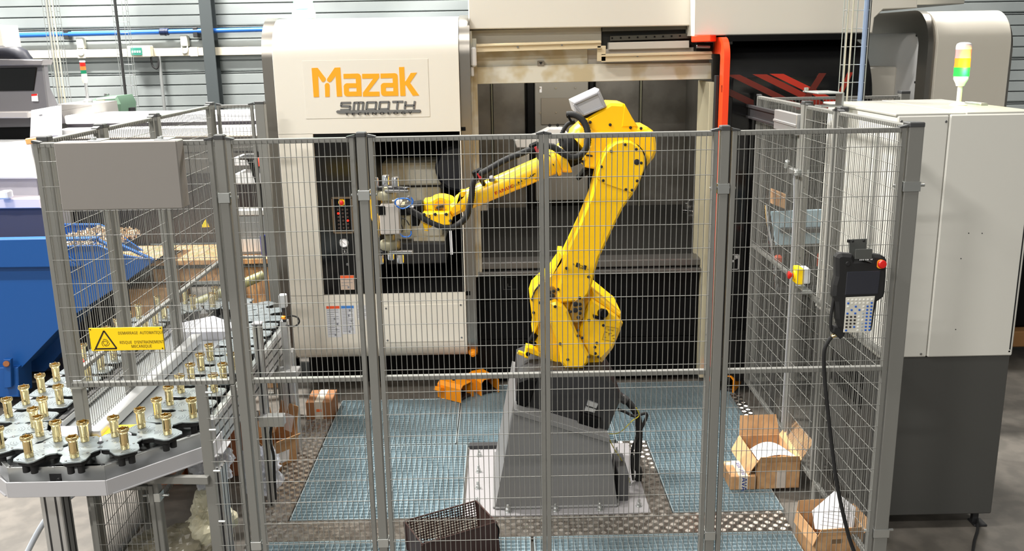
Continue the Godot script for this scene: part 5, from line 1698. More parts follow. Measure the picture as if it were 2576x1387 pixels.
# an open cardboard box: sides, floor and four flaps; local axes u (along the front), w (to the back)
func open_box(called: String, label: String, at: Vector3, yaw: float, s: Vector3, flaps: Array) -> Node3D:
	var t := thing(called, label, "box", Vector3.ZERO, "cardboard boxes of the robot cell")
	var k := 0.004
	var x := s.x / 2
	var z := s.z / 2
	var b := mb()
	b.bb(-x, 0, -z, x, k, z, 0.0)
	b.bb(-x, 0, z - k, x, s.y, z, 0.001); b.bb(-x, 0, -z, x, s.y, -z + k, 0.001)
	b.bb(-x, 0, -z, -x + k, s.y, z, 0.001); b.bb(x - k, 0, -z, x, s.y, z, 0.001)
	part("body", b, M.card, t)
	var e := [[Vector3(-x, s.y, z), Vector3(x, s.y, z), Vector3.BACK], [Vector3(x, s.y, -z), Vector3(-x, s.y, -z), Vector3.FORWARD], [Vector3(-x, s.y, -z), Vector3(-x, s.y, z), Vector3.LEFT], [Vector3(x, s.y, z), Vector3(x, s.y, -z), Vector3.RIGHT]]
	for i in 4:
		var a: float = deg_to_rad(flaps[i][0])
		var l: float = flaps[i][1]
		if l <= 0.0: continue
		var d: Vector3 = (e[i][2] * cos(a) + Vector3.UP * sin(a)) * l
		var n: Vector3 = (e[i][1] - e[i][0]).normalized().cross(d.normalized()) * k * 0.5
		var c := 0.012
		var sd: Vector3 = (e[i][1] - e[i][0]).normalized() * c
		var q := [e[i][0], e[i][1], e[i][1] + d - sd, e[i][0] + d + sd]
		var f := mb()
		f.face([q[0] + n, q[1] + n, q[2] + n, q[3] + n], n.normalized()); f.face([q[0] - n, q[1] - n, q[2] - n, q[3] - n], -n.normalized())
		for j in 4:
			var j2 := (j + 1) % 4
			f.quad(q[j] + n, q[j2] + n, q[j2] - n, q[j] - n)
		part("flap", f, M.card, t)
	t.position = at
	t.rotation.y = yaw
	return t

func crumple(c: Vector3, s: Vector3, seed: int, f: float, amp: float, seg := 40) -> MB:
	# a crumpled sheet bundle: a ball of folds with creased facets
	var m := mb()
	var n := FastNoiseLite.new()
	n.seed = seed; n.frequency = f; n.noise_type = FastNoiseLite.TYPE_CELLULAR; n.cellular_return_type = FastNoiseLite.RETURN_DISTANCE
	var n2 := FastNoiseLite.new()
	n2.seed = seed + 7; n2.frequency = f * 0.5; n2.noise_type = FastNoiseLite.TYPE_SIMPLEX_SMOOTH
	var rows := []
	for i in seg / 2 + 1:
		var th := PI * i / (seg / 2)
		var row := []
		for j in seg:
			var ph := TAU * j / seg
			var d := Vector3(sin(th) * cos(ph), cos(th), sin(th) * sin(ph))
			var r := 1.0 + amp * (n.get_noise_3dv(d * 10.0) + 0.4) + amp * n2.get_noise_3dv(d * 10.0)
			var p := c + d * s * r
			p.y = maxf(p.y, 0.036)
			row.append(p)
		rows.append(row)
	for i in seg / 2:
		for j in seg:
			var j2 := (j + 1) % seg
			var q := [rows[i][j], rows[i][j2], rows[i + 1][j2], rows[i + 1][j]]
			for tr in [[0, 1, 2], [0, 2, 3]]:
				var a: Vector3 = q[tr[0]]
				var b: Vector3 = q[tr[1]]
				var e: Vector3 = q[tr[2]]
				var nn := (b - a).cross(e - a)
				if nn.length() < 1e-9: continue
				nn = nn.normalized()
				if nn.dot((a + b + e) / 3.0 - c) < 0.0: nn = -nn
				m.tri(a, b, e, nn, nn, nn)
	return m

func cell_clutter():
	# boxes on the right
	var o := open_box("cardboard_box", "large open cardboard box with raised flaps and white paper inside", Vector3(1.53, 0.031, -4.98), 0.03, Vector3(0.245, 0.165, 0.37), [[75.0, 0.035], [68.0, 0.12], [-60.0, 0.10], [55.0, 0.13]])
	var p := mb()
	for i in 8:
		var a := -1.2 + 0.3 * i
		var b := -1.2 + 0.3 * (i + 1)
		p.quad(Vector3(-0.11 + 0.03 * i, 0.12 + 0.07 * cos(a * 0.8), 0.15), Vector3(-0.08 + 0.03 * i, 0.12 + 0.07 * cos(b * 0.8), 0.15), Vector3(-0.07 + 0.025 * i, 0.10 + 0.08 * cos(b * 0.9), -0.05), Vector3(-0.095 + 0.025 * i, 0.10 + 0.08 * cos(a * 0.9), -0.05))
	var pp := part("paper_filling", p, M.paper, o, "white paper filling")
	pp.mesh = p.mesh(Vector3.ZERO, M.paper)
	o = local_part(o, "tape_label", func(m): m.bb(-0.01, 0.002, 0.185, 0.04, 0.11, 0.1862, 0.0); m.bb(0.0, 0.02, 0.186, 0.004, 0.1, 0.187, 0.0), mat(c8(196, 186, 176), 0.4))
	var s := thing("cardboard_box", "small closed cardboard box sealed with printed white tape", "box", Vector3(1.335, 0.031, -4.885), "cardboard boxes of the robot cell")
	var b := mb()
	b.bb(1.262, 0.031, -4.985, 1.408, 0.115, -4.785, 0.003)
	part("body", b, M.card, s)
	var tp := mb()
	tp.bb(1.31, 0.1145, -4.985, 1.36, 0.1158, -4.784, 0.0); tp.bb(1.31, 0.035, -4.786, 1.36, 0.1158, -4.7838, 0.0)
	tp.bb(1.27, 0.1145, -4.97, 1.4, 0.1156, -4.93, 0.0)
	part("tape", tp, M.tape, s)
	text("tape_lettering", "AVA", Vector3(1.326, 0.108, -4.7836), 0.026, 0.0006, mat(c8(40, 60, 130), 0.5), s, Vector3(0, -1, 0), Vector3(1, 0, 0), 1.2, "Droid Sans", true)
	text("tape_lettering", "AVA  AVA", Vector3(1.328, 0.1158, -4.96), 0.022, 0.0006, mat(c8(60, 74, 140), 0.5), s, Vector3(0, 0, 1), Vector3(1, 0, 0), 1.2, "Droid Sans", true)
	var c := open_box("cardboard_box", "open cardboard box by the fence corner with a white printed sheet leaning out", Vector3(1.6, 0.0, -4.16), 0.08, Vector3(0.23, 0.17, 0.26), [[80.0, 0.04], [75.0, 0.05], [-75.0, 0.06], [20.0, 0.07]])
	local_part(c, "paper_sheet", func(m): m.face([Vector3(-0.10, 0.17, 0.06), Vector3(0.08, 0.15, 0.09), Vector3(0.13, 0.24, 0.0), Vector3(0.05, 0.30, -0.07), Vector3(-0.08, 0.22, -0.03)], Vector3(-0.2, 0.6, 0.7).normalized()), M.paper)
	local_part(c, "sheet_print", func(m):
		for k in 6: m.quad(Vector3(-0.07 + 0.012 * k, 0.185 + 0.012 * k, 0.051 - 0.014 * k), Vector3(0.06 + 0.008 * k, 0.17 + 0.013 * k, 0.083 - 0.013 * k), Vector3(0.06 + 0.008 * k, 0.172 + 0.013 * k, 0.082 - 0.013 * k), Vector3(-0.07 + 0.012 * k, 0.187 + 0.012 * k, 0.05 - 0.014 * k)), mat(c8(150, 150, 160), 0.7))
	local_part(c, "box_label", func(m): m.bb(-0.045, 0.125, 0.13, 0.01, 0.148, 0.1308, 0.0), mat(c8(120, 96, 70), 0.7))
	# boxes on the left
	var l := open_box("cardboard_box", "opened cardboard box with torn upright flap beside the left tread plate", Vector3(-1.44, 0.0, -5.30), 0.85, Vector3(0.2, 0.17, 0.2), [[40.0, 0.1], [80.0, 0.16], [50.0, 0.1], [76.0, 0.2]])
	local_part(l, "flap_label", func(m): m.quad(Vector3(0.105, 0.2, 0.06), Vector3(0.105, 0.2, -0.02), Vector3(0.135, 0.31, -0.02), Vector3(0.135, 0.31, 0.06), Vector3(0.95, -0.3, 0)); m.quad(Vector3(0.1035, 0.2, 0.06), Vector3(0.1035, 0.2, -0.02), Vector3(0.133, 0.31, -0.02), Vector3(0.133, 0.31, 0.06), Vector3(-0.95, 0.3, 0)), M.paper)
	local_part(l, "front_label", func(m): m.quad(Vector3(-0.06, 0.12, 0.1012), Vector3(0.05, 0.12, 0.1012), Vector3(0.04, 0.05, 0.1012), Vector3(-0.02, 0.05, 0.1012), Vector3(0, 0, 1)), M.paper)
	var d := thing("cardboard_box", "closed brown cardboard box sealed with clear tape behind the left tread plate", "box", Vector3(-1.28, 0.0, -6.05), "cardboard boxes of the robot cell")
	b = mb()
	b.bb(-1.37, 0.0, -6.2, -1.195, 0.15, -5.96, 0.003)
	part("body", b, mat(c8(150, 104, 68), 0.8), d)
	tp = mb()
	tp.bb(-1.31, 0.1495, -6.2, -1.255, 0.151, -5.959, 0.0); tp.bb(-1.31, 0.02, -5.961, -1.255, 0.151, -5.9585, 0.0)
	part("tape", tp, M.tape, d)
	tp = mb()
	tp.bb(-1.30, 0.08, -5.9588, -1.265, 0.1, -5.9578, 0.0)
	part("orange_print", tp, mat(c8(232, 110, 50), 0.6), d)
	for q in [[-2.05, 0.0, -5.2, 0.26, 0.3, "brown cardboard box on the floor under the conveyor, behind the corner post"], [-1.72, 0.0, -5.3, 0.3, 0.38, "brown cardboard box on the floor under the middle of the conveyor"]]:
		var e := thing("cardboard_box", q[5], "box", Vector3(q[0], 0, q[2]), "cardboard boxes under the conveyor")
		b = mb()
		b.bb(q[0] - q[3] / 2, 0, q[2] - 0.14, q[0] + q[3] / 2, q[4], q[2] + 0.14, 0.003)
		part("body", b, mat(c8(168, 104, 70), 0.8), e)
		b = mb()
		b.bb(q[0] - 0.02, 0.05, q[2] + 0.139, q[0] + 0.02, q[4] + 0.001, q[2] + 0.1412, 0.0)
		part("tape", b, M.tape, e)
	# plastic
	var film := mat(Color(0.86, 0.88, 0.92, 0.42), 0.3)
	film.transparency = BaseMaterial3D.TRANSPARENCY_ALPHA
	var film2 := mat(Color(0.8, 0.78, 0.68, 1.0), 0.25)
	solo("plastic_film", crumple(Vector3(-1.40, 0.17, -4.85), Vector3(0.10, 0.16, 0.10), 3, 0.3, 0.7, 56), film, "crumpled clear plastic film beside the left tread plate", "plastic film")
	solo("plastic_film", crumple(Vector3(-1.46, 0.50, -4.25), Vector3(0.10, 0.12, 0.1), 5, 0.3, 0.7, 56), film, "clear plastic film heaped on the wrapped bales under the conveyor", "plastic film")
	solo("wrapped_bale", crumple(Vector3(-1.47, 0.24, -4.15), Vector3(0.12, 0.15, 0.12), 9, 0.14, 0.6, 60), film2, "cream plastic-wrapped bale under the conveyor, upper right of the two", "bale")
	solo("wrapped_bale", crumple(Vector3(-1.60, 0.13, -4.08), Vector3(0.24, 0.13, 0.14), 12, 0.14, 0.5, 60), mat(c8(128, 122, 104), 0.3), "low olive plastic-wrapped bale on the floor under the conveyor", "bale")
	perforated_crate()
	pedals()
	box_on_fence()
	warning_sign()
	hand_terminal()
	stop_box()
	var wh := mb()
	wh.tube(smooth([Vector3(-2.12, 0.4, -4.2), Vector3(-2.25, 0.3, -4.15), Vector3(-2.36, 0.12, -4.1), Vector3(-2.38, 0.02, -4.0), Vector3(-2.36, 0.015, -3.8)], 6), 0.014, 8)
	solo("grey_hose", wh, mat(c8(170, 176, 184), 0.4), "light grey hose hanging down to the floor left of the conveyor leg", "hose")

func local_part(t: Node3D, called: String, f: Callable, mt: Material) -> Node3D:
	var m := mb()
	f.call(m)
	var o := MeshInstance3D.new()
	o.mesh = m.mesh(Vector3.ZERO, mt)
	o.name = called
	t.add_child(o, true)
	return t

func perforated(m: MB, o: Vector3, u: Vector3, v: Vector3, nu: int, nv: int):
	# a sheet punched with round holes, each cell a square ring round an octagon
	var du := u / nu
	var dv := v / nv
	var n := u.cross(v).normalized()
	for i in nu:
		for j in nv:
			var c := o + du * (i + 0.5) + dv * (j + 0.5)
			var q := []
			var h := []
			for k in 8:
				var a := TAU * (k + 0.5) / 8
				h.append(c + du * 0.38 * cos(a) + dv * 0.38 * sin(a))
			for w in [[0.5, 0.5], [-0.5, 0.5], [-0.5, -0.5], [0.5, -0.5]]: q.append(c + du * w[0] + dv * w[1])
			for k in 4:
				m.face([q[k], h[2 * k + 1], h[2 * k]], n)
				m.face([q[k], q[(k + 1) % 4], h[(2 * k + 2) % 8], h[2 * k + 1]], n)

func perforated_crate():
	var t := thing("perforated_crate", "dark brown perforated metal crate lying inside the front fence", "crate", Vector3(-0.28, 0.03, -4.2))
	var br := mat(c8(62, 42, 38), 0.4, 0.3)
	# upper corners: left, back right, right
	var A := Vector3(-0.52, 0.19, -4.22)
	var B := Vector3(-0.165, 0.20, -4.40)
	var C := Vector3(-0.06, 0.19, -4.19)
	var D := A + (C - B)
	var dn := Vector3(0.012, -0.155, 0.012)
	var m := mb()
	perforated(m, A + dn, B - A, -dn, 26, 11)
	part("perforated_wall", m, br, t, "", true)
	m = mb()
	perforated(m, A + dn, B - A, (C - B), 26, 14)
	part("perforated_floor", m, br, t, "", true)
	m = mb()
	m.quad(B, C, C + dn, B + dn); m.quad(A, D, D + dn, A + dn)
	m.quad(D, C, C + dn, D + dn)
	part("end_wall", m, br, t)
	m = mb()
	for q in [[A, B], [B, C], [C, D], [D, A]]: m.bar(q[0], q[1], 0.008, 0.008, 0.002)
	for q in [[A, A + dn], [B, B + dn], [C, C + dn], [D, D + dn]]: m.bar(q[0], q[1], 0.012, 0.012, 0.002)
	part("rim", m, br, t)
	m = mb()
	m.tube(smooth([C + Vector3(-0.01, 0, 0.0), C + Vector3(0.012, -0.03, 0.01), C + Vector3(0.008, -0.08, 0.01)], 6), 0.004, 6)
	part("handle", m, M.black, t)

func pedal(px: float, pz: float, yaw: float, label: String):
	var t := thing("foot_pedal", label, "foot pedal", Vector3.ZERO, "orange foot pedals")
	var x := 0.0
	var z := 0.0
	var q := Vector3(0, 0, 0)
	var m := mb()
	m.bb(q.x - 0.07, 0.0, z - 0.12, q.x + 0.07, 0.02, z + 0.06, 0.004)
	part("base", m, M.dark, t)
	m = mb()
	# guard hood: arch open toward the front
	var o := [-0.075, 0.0, -0.075, 0.10, -0.05, 0.125, 0.05, 0.125, 0.075, 0.10, 0.075, 0.0, 0.066, 0.0, 0.066, 0.096, 0.046, 0.117, -0.046, 0.117, -0.066, 0.096, -0.066, 0.0]
	var w := []
	for i in o.size() / 2: w.append_array([q.x + o[2 * i], q.y + o[2 * i + 1]])
	m.prism(w, z - 0.13, z + 0.08, 0.002)
	m.prism([q.x - 0.07, q.y, q.x - 0.07, q.y + 0.1, q.x - 0.046, q.y + 0.12, q.x + 0.046, q.y + 0.12, q.x + 0.07, q.y + 0.1, q.x + 0.07, q.y], z - 0.14, z - 0.125, 0.002)
	m.bar(Vector3(q.x - 0.075, q.y + 0.07, z - 0.1), Vector3(q.x - 0.12, q.y + 0.085, z - 0.1), 0.06, 0.03, 0.003)
	part("guard", m, M.orange, t)
	m = mb()
	m.box(Vector3(q.x, q.y + 0.045, z - 0.03), Vector3(0.1, 0.012, 0.12), 0.004, Basis(Vector3.RIGHT, 0.2))
	part("treadle", m, M.black, t)
	m = mb()
	m.cyl(Vector3(q.x, q.y + 0.124, z - 0.04), Vector3(q.x, q.y + 0.127, z - 0.04), 0.012, 14)
	part("plug", m, M.ink, t)
	t.position = Vector3(px, 0.031, pz)
	t.rotation.y = yaw

func pedals():
	pedal(-0.34, -6.30, 0.95, "orange foot pedal at the left, nearest the joint of the gratings")
	pedal(-0.15, -6.42, 0.5, "orange foot pedal at the right of the pair by the white cabinet")
	pedal(1.62, -6.38, -0.5, "orange foot pedal alone in the right rear corner of the cell")

func box_on_fence():
	var t := thing("sheet_metal_box", "plain grey sheet metal box hung over the left half-height fence panel", "box", Vector3(-1.5, 2.03, -3.64))
	var m := mb()
	m.bb(-1.722, 1.90, -3.686, -1.25, 2.165, -3.605, 0.004)
	part("body", m, mat(c8(128, 124, 120), 0.5), t)
	for x in [-1.58, -1.32]:
		m = mb()
		m.bb(x - 0.025, 2.165, -3.72, x + 0.03, 2.169, -3.63, 0.001)
		m.cyl(Vector3(x, 2.169, -3.65), Vector3(x, 2.18, -3.65), 0.007, 8, 0.001)
		m.cyl(Vector3(x - 0.015, 2.169, -3.66), Vector3(x - 0.015, 2.176, -3.66), 0.006, 8, 0.001)
		part("hook", m, M.zinc, t)

func warning_sign():
	var t := thing("warning_sign", "yellow French warning sign about automatic start on the left fence panel", "sign", Vector3(-1.565, 1.346, -3.678))
	var m := mb()
	m.bb(-1.7145, 1.297, -3.6825, -1.413, 1.396, -3.678, 0.001)
	part("plate", m, M.signal_yellow, t)
	var br := mat(c8(44, 32, 8), 0.6)
	var z := -3.6778
	m = mb()
	var T := [Vector3(-1.697, 1.306, z), Vector3(-1.609, 1.306, z), Vector3(-1.653, 1.384, z)]
	for k in 3: m.bar(T[k], T[(k + 1) % 3], 0.0065, 0.0008, 0.0, Vector3(0, 0, 1))
	part("triangle", m, br, t)
	m = mb()
	var c := Vector3(-1.653, 1.331, z)
	for k in 3:
		var a0 := k * TAU / 3
		for i in 8:
			var a := a0 + i * 0.26
			var b := a0 + (i + 1) * 0.26
			m.bar(c + Vector3(cos(a), sin(a), 0) * (0.012 + i * 0.0006), c + Vector3(cos(b), sin(b), 0) * (0.012 + (i + 1) * 0.0006), 0.002, 0.0007, 0.0, Vector3(0, 0, 1))
	for i in 20: m.bar(c + Vector3(cos(i * TAU / 20), sin(i * TAU / 20), 0) * 0.0085, c + Vector3(cos((i + 1) * TAU / 20), sin((i + 1) * TAU / 20), 0) * 0.0085, 0.0018, 0.0007, 0.0, Vector3(0, 0, 1))
	part("rotation_symbol", m, br, t)
	text("lettering", "DEMARRAGE  AUTOMATIQUE", Vector3(-1.5965, 1.3655, z), 0.0125, 0.0006, br, t, Vector3.RIGHT, Vector3.UP, 0.83)
	text("lettering", "RISQUE  D'ENTRAINEMENT", Vector3(-1.5945, 1.325, z), 0.0125, 0.0006, br, t, Vector3.RIGHT, Vector3.UP, 0.87)
	text("lettering", "MECANIQUE", Vector3(-1.548, 1.307, z), 0.0125, 0.0006, br, t, Vector3.RIGHT, Vector3.UP, 0.87)
	m = mb()
	for p in [[-1.708, 1.39], [-1.42, 1.39], [-1.70, 1.303], [-1.42, 1.303]]: m.cyl(Vector3(p[0], p[1], z), Vector3(p[0], p[1], z + 0.001), 0.003, 8)
	part("holes", m, br, t)

func hand_terminal():
	var t := thing("hand_terminal", "black hand-held robot terminal with screen and keypad hung on the fence", "terminal", Vector3(1.44, 1.46, -3.65))
	var z := -3.62
	var m := mb()
	m.prism([1.344, 1.647, 1.352, 1.659, 1.367, 1.663, 1.411, 1.658, 1.421, 1.634, 1.485, 1.63, 1.489, 1.658, 1.529, 1.652, 1.544, 1.643, 1.551, 1.629, 1.554, 1.563, 1.554, 1.492, 1.55, 1.477, 1.524, 1.457, 1.519, 1.408, 1.513, 1.336, 1.505, 1.328, 1.394, 1.326, 1.377, 1.351, 1.363, 1.387, 1.355, 1.46, 1.342, 1.484, 1.342, 1.532, 1.349, 1.568], -3.672, z, 0.012)
	var b := part("housing", m, M.rubber, t)
	m = mb()
	m.prism([1.39, 1.588, 1.526, 1.591, 1.523, 1.493, 1.388, 1.491], z - 0.004, z + 0.002, 0.002)
	part("screen", m, mat(c8(46, 48, 56), 0.12), b)
	m = mb()
	m.prism([1.392, 1.481, 1.511, 1.484, 1.509, 1.452, 1.502, 1.329, 1.393, 1.332, 1.394, 1.436], z - 0.004, z + 0.0025, 0.001)
	var kp := part("keypad", m, mat(c8(206, 204, 194), 0.5), b)
	var kc := {"w": mat(c8(226, 226, 220), 0.5), "b": mat(c8(36, 92, 186), 0.45), "k": mat(c8(30, 26, 28), 0.5), "g": mat(c8(160, 170, 180), 0.5)}
	var rowx := [170, 196, 221, 247, 273, 299, 325]
	var pat := ["wwwwwww", "bwwwwwb", "w.b.wbb", ".b.bwbb", "b.b.gbb", "kkkwgbb", "kkkwwbb", "kkkwgbb", "kkbwgbb", "b..wgbb"]
	var corner: Vector3 = Vector3(1.403, 1.471, -3.617)
	var du: Vector3 = (Vector3(1.499, 1.471, -3.617) - Vector3(1.403, 1.471, -3.617)) / 6.0
	var dv: Vector3 = (Vector3(1.402, 1.341, -3.617) - Vector3(1.403, 1.471, -3.617)) / 9.0
	for r in 10:
		for c in 7:
			var ch: String = pat[r][c]
			if ch == ".": continue
			m = mb()
			m.box(corner + du * c + dv * r * 1.0 + Vector3(0, 0, 0.0012), Vector3(0.0082, 0.0074, 0.003), 0.001)
			part("key", m, kc[ch], kp)
	m = mb()
	m.cyl(Vector3(1.525, 1.618, -3.622), Vector3(1.525, 1.618, -3.622) + Vector3(-0.004, 0.0, 0.008), 0.019, 22, 0.002)
	part("stop_collar", m, M.orange, b)
	m = mb()
	m.lathe(Vector3(1.527, 1.619, -3.622) + Vector3(-0.003, 0, 0.006), Vector3(0.1, 0.1, 1), [0.0, 0.0, 0.012, 0.0, 0.017, 0.006, 0.017, 0.014, 0.014, 0.018, 0.0, 0.019], 22)
	part("stop_button", m, M.red, b)
	m = mb()
	m.cyl(Vector3(1.391, 1.622, -3.622), Vector3(1.391, 1.622, -3.622) + Vector3(0, 0, 0.006), 0.01, 16, 0.002)
	part("key_switch", m, M.ink, b)
	m = mb()
	for q in [[235, 186], [246, 186], [257, 186], [275, 184], [286, 184], [292, 185], [310, 184], [318, 184]]: m.box(corner + du * ((q[0] - 180) / 27.5) + dv * ((q[1] - 462) / 23.8) + Vector3(0.0, 0, 0.004), Vector3(0.003, 0.005, 0.001), 0.0)
	part("white_lettering", m, M.paper, b)
	m = mb()
	m.prism([1.405, 1.713, 1.477, 1.715, 1.478, 1.615, 1.41, 1.628], -3.664, -3.66, 0.001)
	m.prism([1.415, 1.682, 1.482, 1.683, 1.484, 1.64, 1.415, 1.642], -3.616, -3.612, 0.001)
	m.bar(Vector3(1.461, 1.636, -3.638), Vector3(1.46, 1.633, -3.638), 0.05, 0.05, 0.001, Vector3(0, 0, 1))
	var hk := part("hanger", m, mat(c8(92, 94, 92), 0.4, 0.4), t)
	m = mb()
	bolts(m, [Vector3(1.419, 1.706, -3.659), Vector3(1.464, 1.707, -3.659)], 0.005, 0.003)
	m.bar(Vector3(1.397, 1.707, -3.66), Vector3(1.408, 1.707, -3.66), 0.01, 0.012, 0.001)
	part("hanger_screws", m, M.ink, hk)
	m = mb()
	m.tube(smooth([Vector3(1.354, 1.471, -3.645), Vector3(1.35, 1.441, -3.645), Vector3(1.347, 1.392, -3.645), Vector3(1.349, 1.344, -3.645), Vector3(1.362, 1.325, -3.645)], 6), 0.007, 8)
	m.prism([1.358, 1.354, 1.375, 1.354, 1.406, 1.329, 1.404, 1.313, 1.388, 1.297, 1.353, 1.33], -3.66, -3.63, 0.005)
	part("hand_strap", m, M.rubber, b)
	m = mb()
	m.cyl(Vector3(1.372, 1.315, -3.645), Vector3(1.355, 1.305, -3.645), 0.009, 14, 0.001)
	part("plug", m, M.brass, b)
	m = mb()
	m.tube(smooth([Vector3(1.355, 1.305, -3.645), Vector3(1.34, 1.281, -3.645), Vector3(1.328, 1.241, -3.645), Vector3(1.333, 1.163, -3.645), Vector3(1.352, 1.022, -3.64), Vector3(1.384, 0.825, -3.635), Vector3(1.418, 0.642, -3.63), Vector3(1.463, 0.471, -3.63), Vector3(1.514, 0.322, -3.63), Vector3(1.62, 0.1, -3.6), Vector3(1.66, 0.012, -3.5)], 6), 0.0085, 8)
	part("cable", m, M.rubber, t)

func stop_box():
	var t := thing("emergency_stop_box", "yellow emergency stop box with red button on the right side fence", "switch box", Vector3(1.63, 1.26, -4.87))
	var m := mb()
	m.bb(1.585, 1.215, -4.92, 1.625, 1.305, -4.83, 0.006)
	part("front_cover", m, M.signal_yellow, t)
	m = mb()
	m.bb(1.62, 1.218, -4.918, 1.66, 1.302, -4.832, 0.006)
	part("back_case", m, mat(c8(200, 202, 204), 0.5), t)
	m = mb()
	m.lathe(Vector3(1.586, 1.26, -4.875), Vector3(-1, 0, 0), [0.0, 0.0, 0.026, 0.0, 0.024, 0.008, 0.0, 0.008], 22)
	part("collar", m, M.signal_yellow, t)
	m = mb()
	m.lathe(Vector3(1.578, 1.26, -4.875), Vector3(-1, 0, 0), [0.0, 0.0, 0.011, 0.0, 0.011, 0.012, 0.021, 0.018, 0.021, 0.026, 0.015, 0.032, 0.0, 0.033], 22)
	part("button", m, M.red, t)
	m = mb()
	m.bb(1.61, 1.17, -4.93, 1.66, 1.19, -4.80, 0.002)
	m.cyl(Vector3(1.64, 1.21, -4.90), Vector3(1.64, 1.18, -4.90), 0.008, 10)
	part("bracket", m, M.zinc, t)
	m = mb()
	m.tube(smooth([Vector3(1.64, 1.80, -5.15), Vector3(1.642, 1.6, -5.13), Vector3(1.636, 1.4, -5.10), Vector3(1.64, 1.1, -5.10), Vector3(1.638, 0.7, -5.1), Vector3(1.64, 0.3, -5.11)], 6), 0.005, 8)
	solo("grey_conduit", m, mat(c8(150, 152, 156), 0.4), "thin grey cable conduit running down the gate post", "conduit")

func wall_services():
	var z := -9.74
	var c := mb()
	c.bb(-2.985, 0.0, -9.8, -2.865, 7.5, -9.785, 0.0)
	c.bb(-2.93, 0.0, -9.79, -2.92, 7.5, -9.66, 0.0)
	c.bb(-2.985, 0.0, -9.67, -2.865, 7.5, -9.655, 0.002)
	solo("steel_column", c, mat(c8(58, 64, 66), 0.5), "dark grey steel column standing against the ribbed back wall", "column")
	var p := mb()
	p.cyl(Vector3(-8, 2.655, z + 0.02), Vector3(2.0, 2.73, z + 0.02), 0.024, 14)
	var pm := solo("air_pipe", p, mat(c8(34, 96, 178), 0.4), "blue compressed air pipe running along the ribbed back wall", "pipe")
	var q := mb()
	q.cyl(Vector3(-3.42, 2.69, z + 0.02), Vector3(-3.33, 2.691, z + 0.02), 0.036, 14, 0.005); q.cyl(Vector3(-3.37, 2.69, z + 0.02), Vector3(-3.36, 2.69, z + 0.02), 0.04, 14)
	part("pipe_coupling", q, mat(c8(18, 34, 70), 0.4), pm)
	for x in [-4.36, -3.06]:
		q = mb()
		q.box(Vector3(x, 2.68, z), Vector3(0.05, 0.1, 0.08), 0.006)
		part("pipe_clamp", q, M.dark, pm)
	var t := mb()
	t.bb(-8, 2.45, -9.80, -2.3, 2.53, -9.73, 0.003)
	var tm := solo("cable_trunking", t, mat(c8(196, 188, 170), 0.5), "cream cable trunking running along the ribbed back wall", "trunking")
	for x in [-4.24, -3.1, -2.95, -3.55]:
		q = mb()
		q.bb(x - 0.04, 2.445, -9.80, x + 0.04, 2.535, -9.725, 0.002)
		part("trunking_joint", q, mat(c8(212, 206, 192), 0.5), tm)
	var b := thing("fuse_box", "cream fuse box with green window mounted on the cable trunking", "fuse box", Vector3(-3.63, 2.49, -9.7))
	q = mb()
	q.bb(-3.74, 2.445, -9.74, -3.51, 2.56, -9.64, 0.008)
	part("case", q, mat(c8(214, 208, 190), 0.45), b)
	q = mb()
	q.bb(-3.70, 2.465, -9.642, -3.59, 2.54, -9.632, 0.003)
	part("window", q, mat(c8(56, 128, 112), 0.3), b)
	q = mb()
	for k in 4: q.bb(-3.69 + k * 0.024, 2.49, -9.633, -3.675 + k * 0.024, 2.51, -9.629, 0.001)
	part("breakers", q, M.white, b)
	q = mb()
	q.tube(smooth([Vector3(-3.53, 2.45, -9.7), Vector3(-3.52, 2.36, -9.69), Vector3(-3.48, 2.33, -9.69), Vector3(-3.46, 2.38, -9.7), Vector3(-3.46, 2.45, -9.71)], 5), 0.01, 8)
	part("cable", q, M.rubber, b)
	q = mb()
	q.cyl(Vector3(-3.455, 0.3, -9.72), Vector3(-3.455, 2.45, -9.72), 0.016, 10)
	solo("conduit_pipe", q, mat(c8(150, 152, 152), 0.4, 0.4), "thin grey conduit pipe dropping from the fuse box down the wall", "conduit")
	for w in [[-3.19, 2.565, "pale socket box on the wall under the blue pipe"], [-4.24, 2.56, "small pale cable holder on the wall under the blue pipe clamp"]]:
		var s := thing("wall_socket", w[2], "socket", Vector3(w[0], w[1], -9.75))
		q = mb()
		q.bb(w[0] - 0.035, w[1] - 0.02, -9.80, w[0] + 0.035, w[1] + 0.09, -9.72, 0.006)
		part("case", q, mat(c8(196, 196, 186), 0.5), s)
		q = mb()
		q.tube(smooth([Vector3(w[0] - 0.03, w[1] - 0.02, -9.73), Vector3(w[0] - 0.02, w[1] - 0.08, -9.72), Vector3(w[0] + 0.02, w[1] - 0.08, -9.72), Vector3(w[0] + 0.03, w[1] - 0.02, -9.73)], 4), 0.008, 7)
		part("hook", q, mat(c8(190, 190, 182), 0.5), s)
	# hanging wire trays
	wire_tray(Vector3(-3.63, 0, -7.9), 1.9, 0.11, "wire cable tray hanging left beside the dark machine hood", 3)
	wire_tray(Vector3(-3.62, 0, -9.3), 1.95, 0.13, "wire cable tray hanging in front of the wall under the fuse box", 1)
	var r := wire_tray(Vector3(2.02, 0, -5.42), 2.13, 0.13, "wire cable tray with pale conduit dropping onto the grey electrical cabinet", 2)
	q = mb()
	q.cyl(Vector3(2.075, 2.13, -5.40), Vector3(2.075, 4.6, -5.40), 0.0135, 14)
	part("conduit", q, mat(c8(150, 168, 200), 0.3, 0.3), r)
	q = mb()
	q.cyl(Vector3(2.098, 2.13, -5.41), Vector3(2.098, 4.6, -5.41), 0.009, 10)
	part("black_cable", q, M.rubber, r)

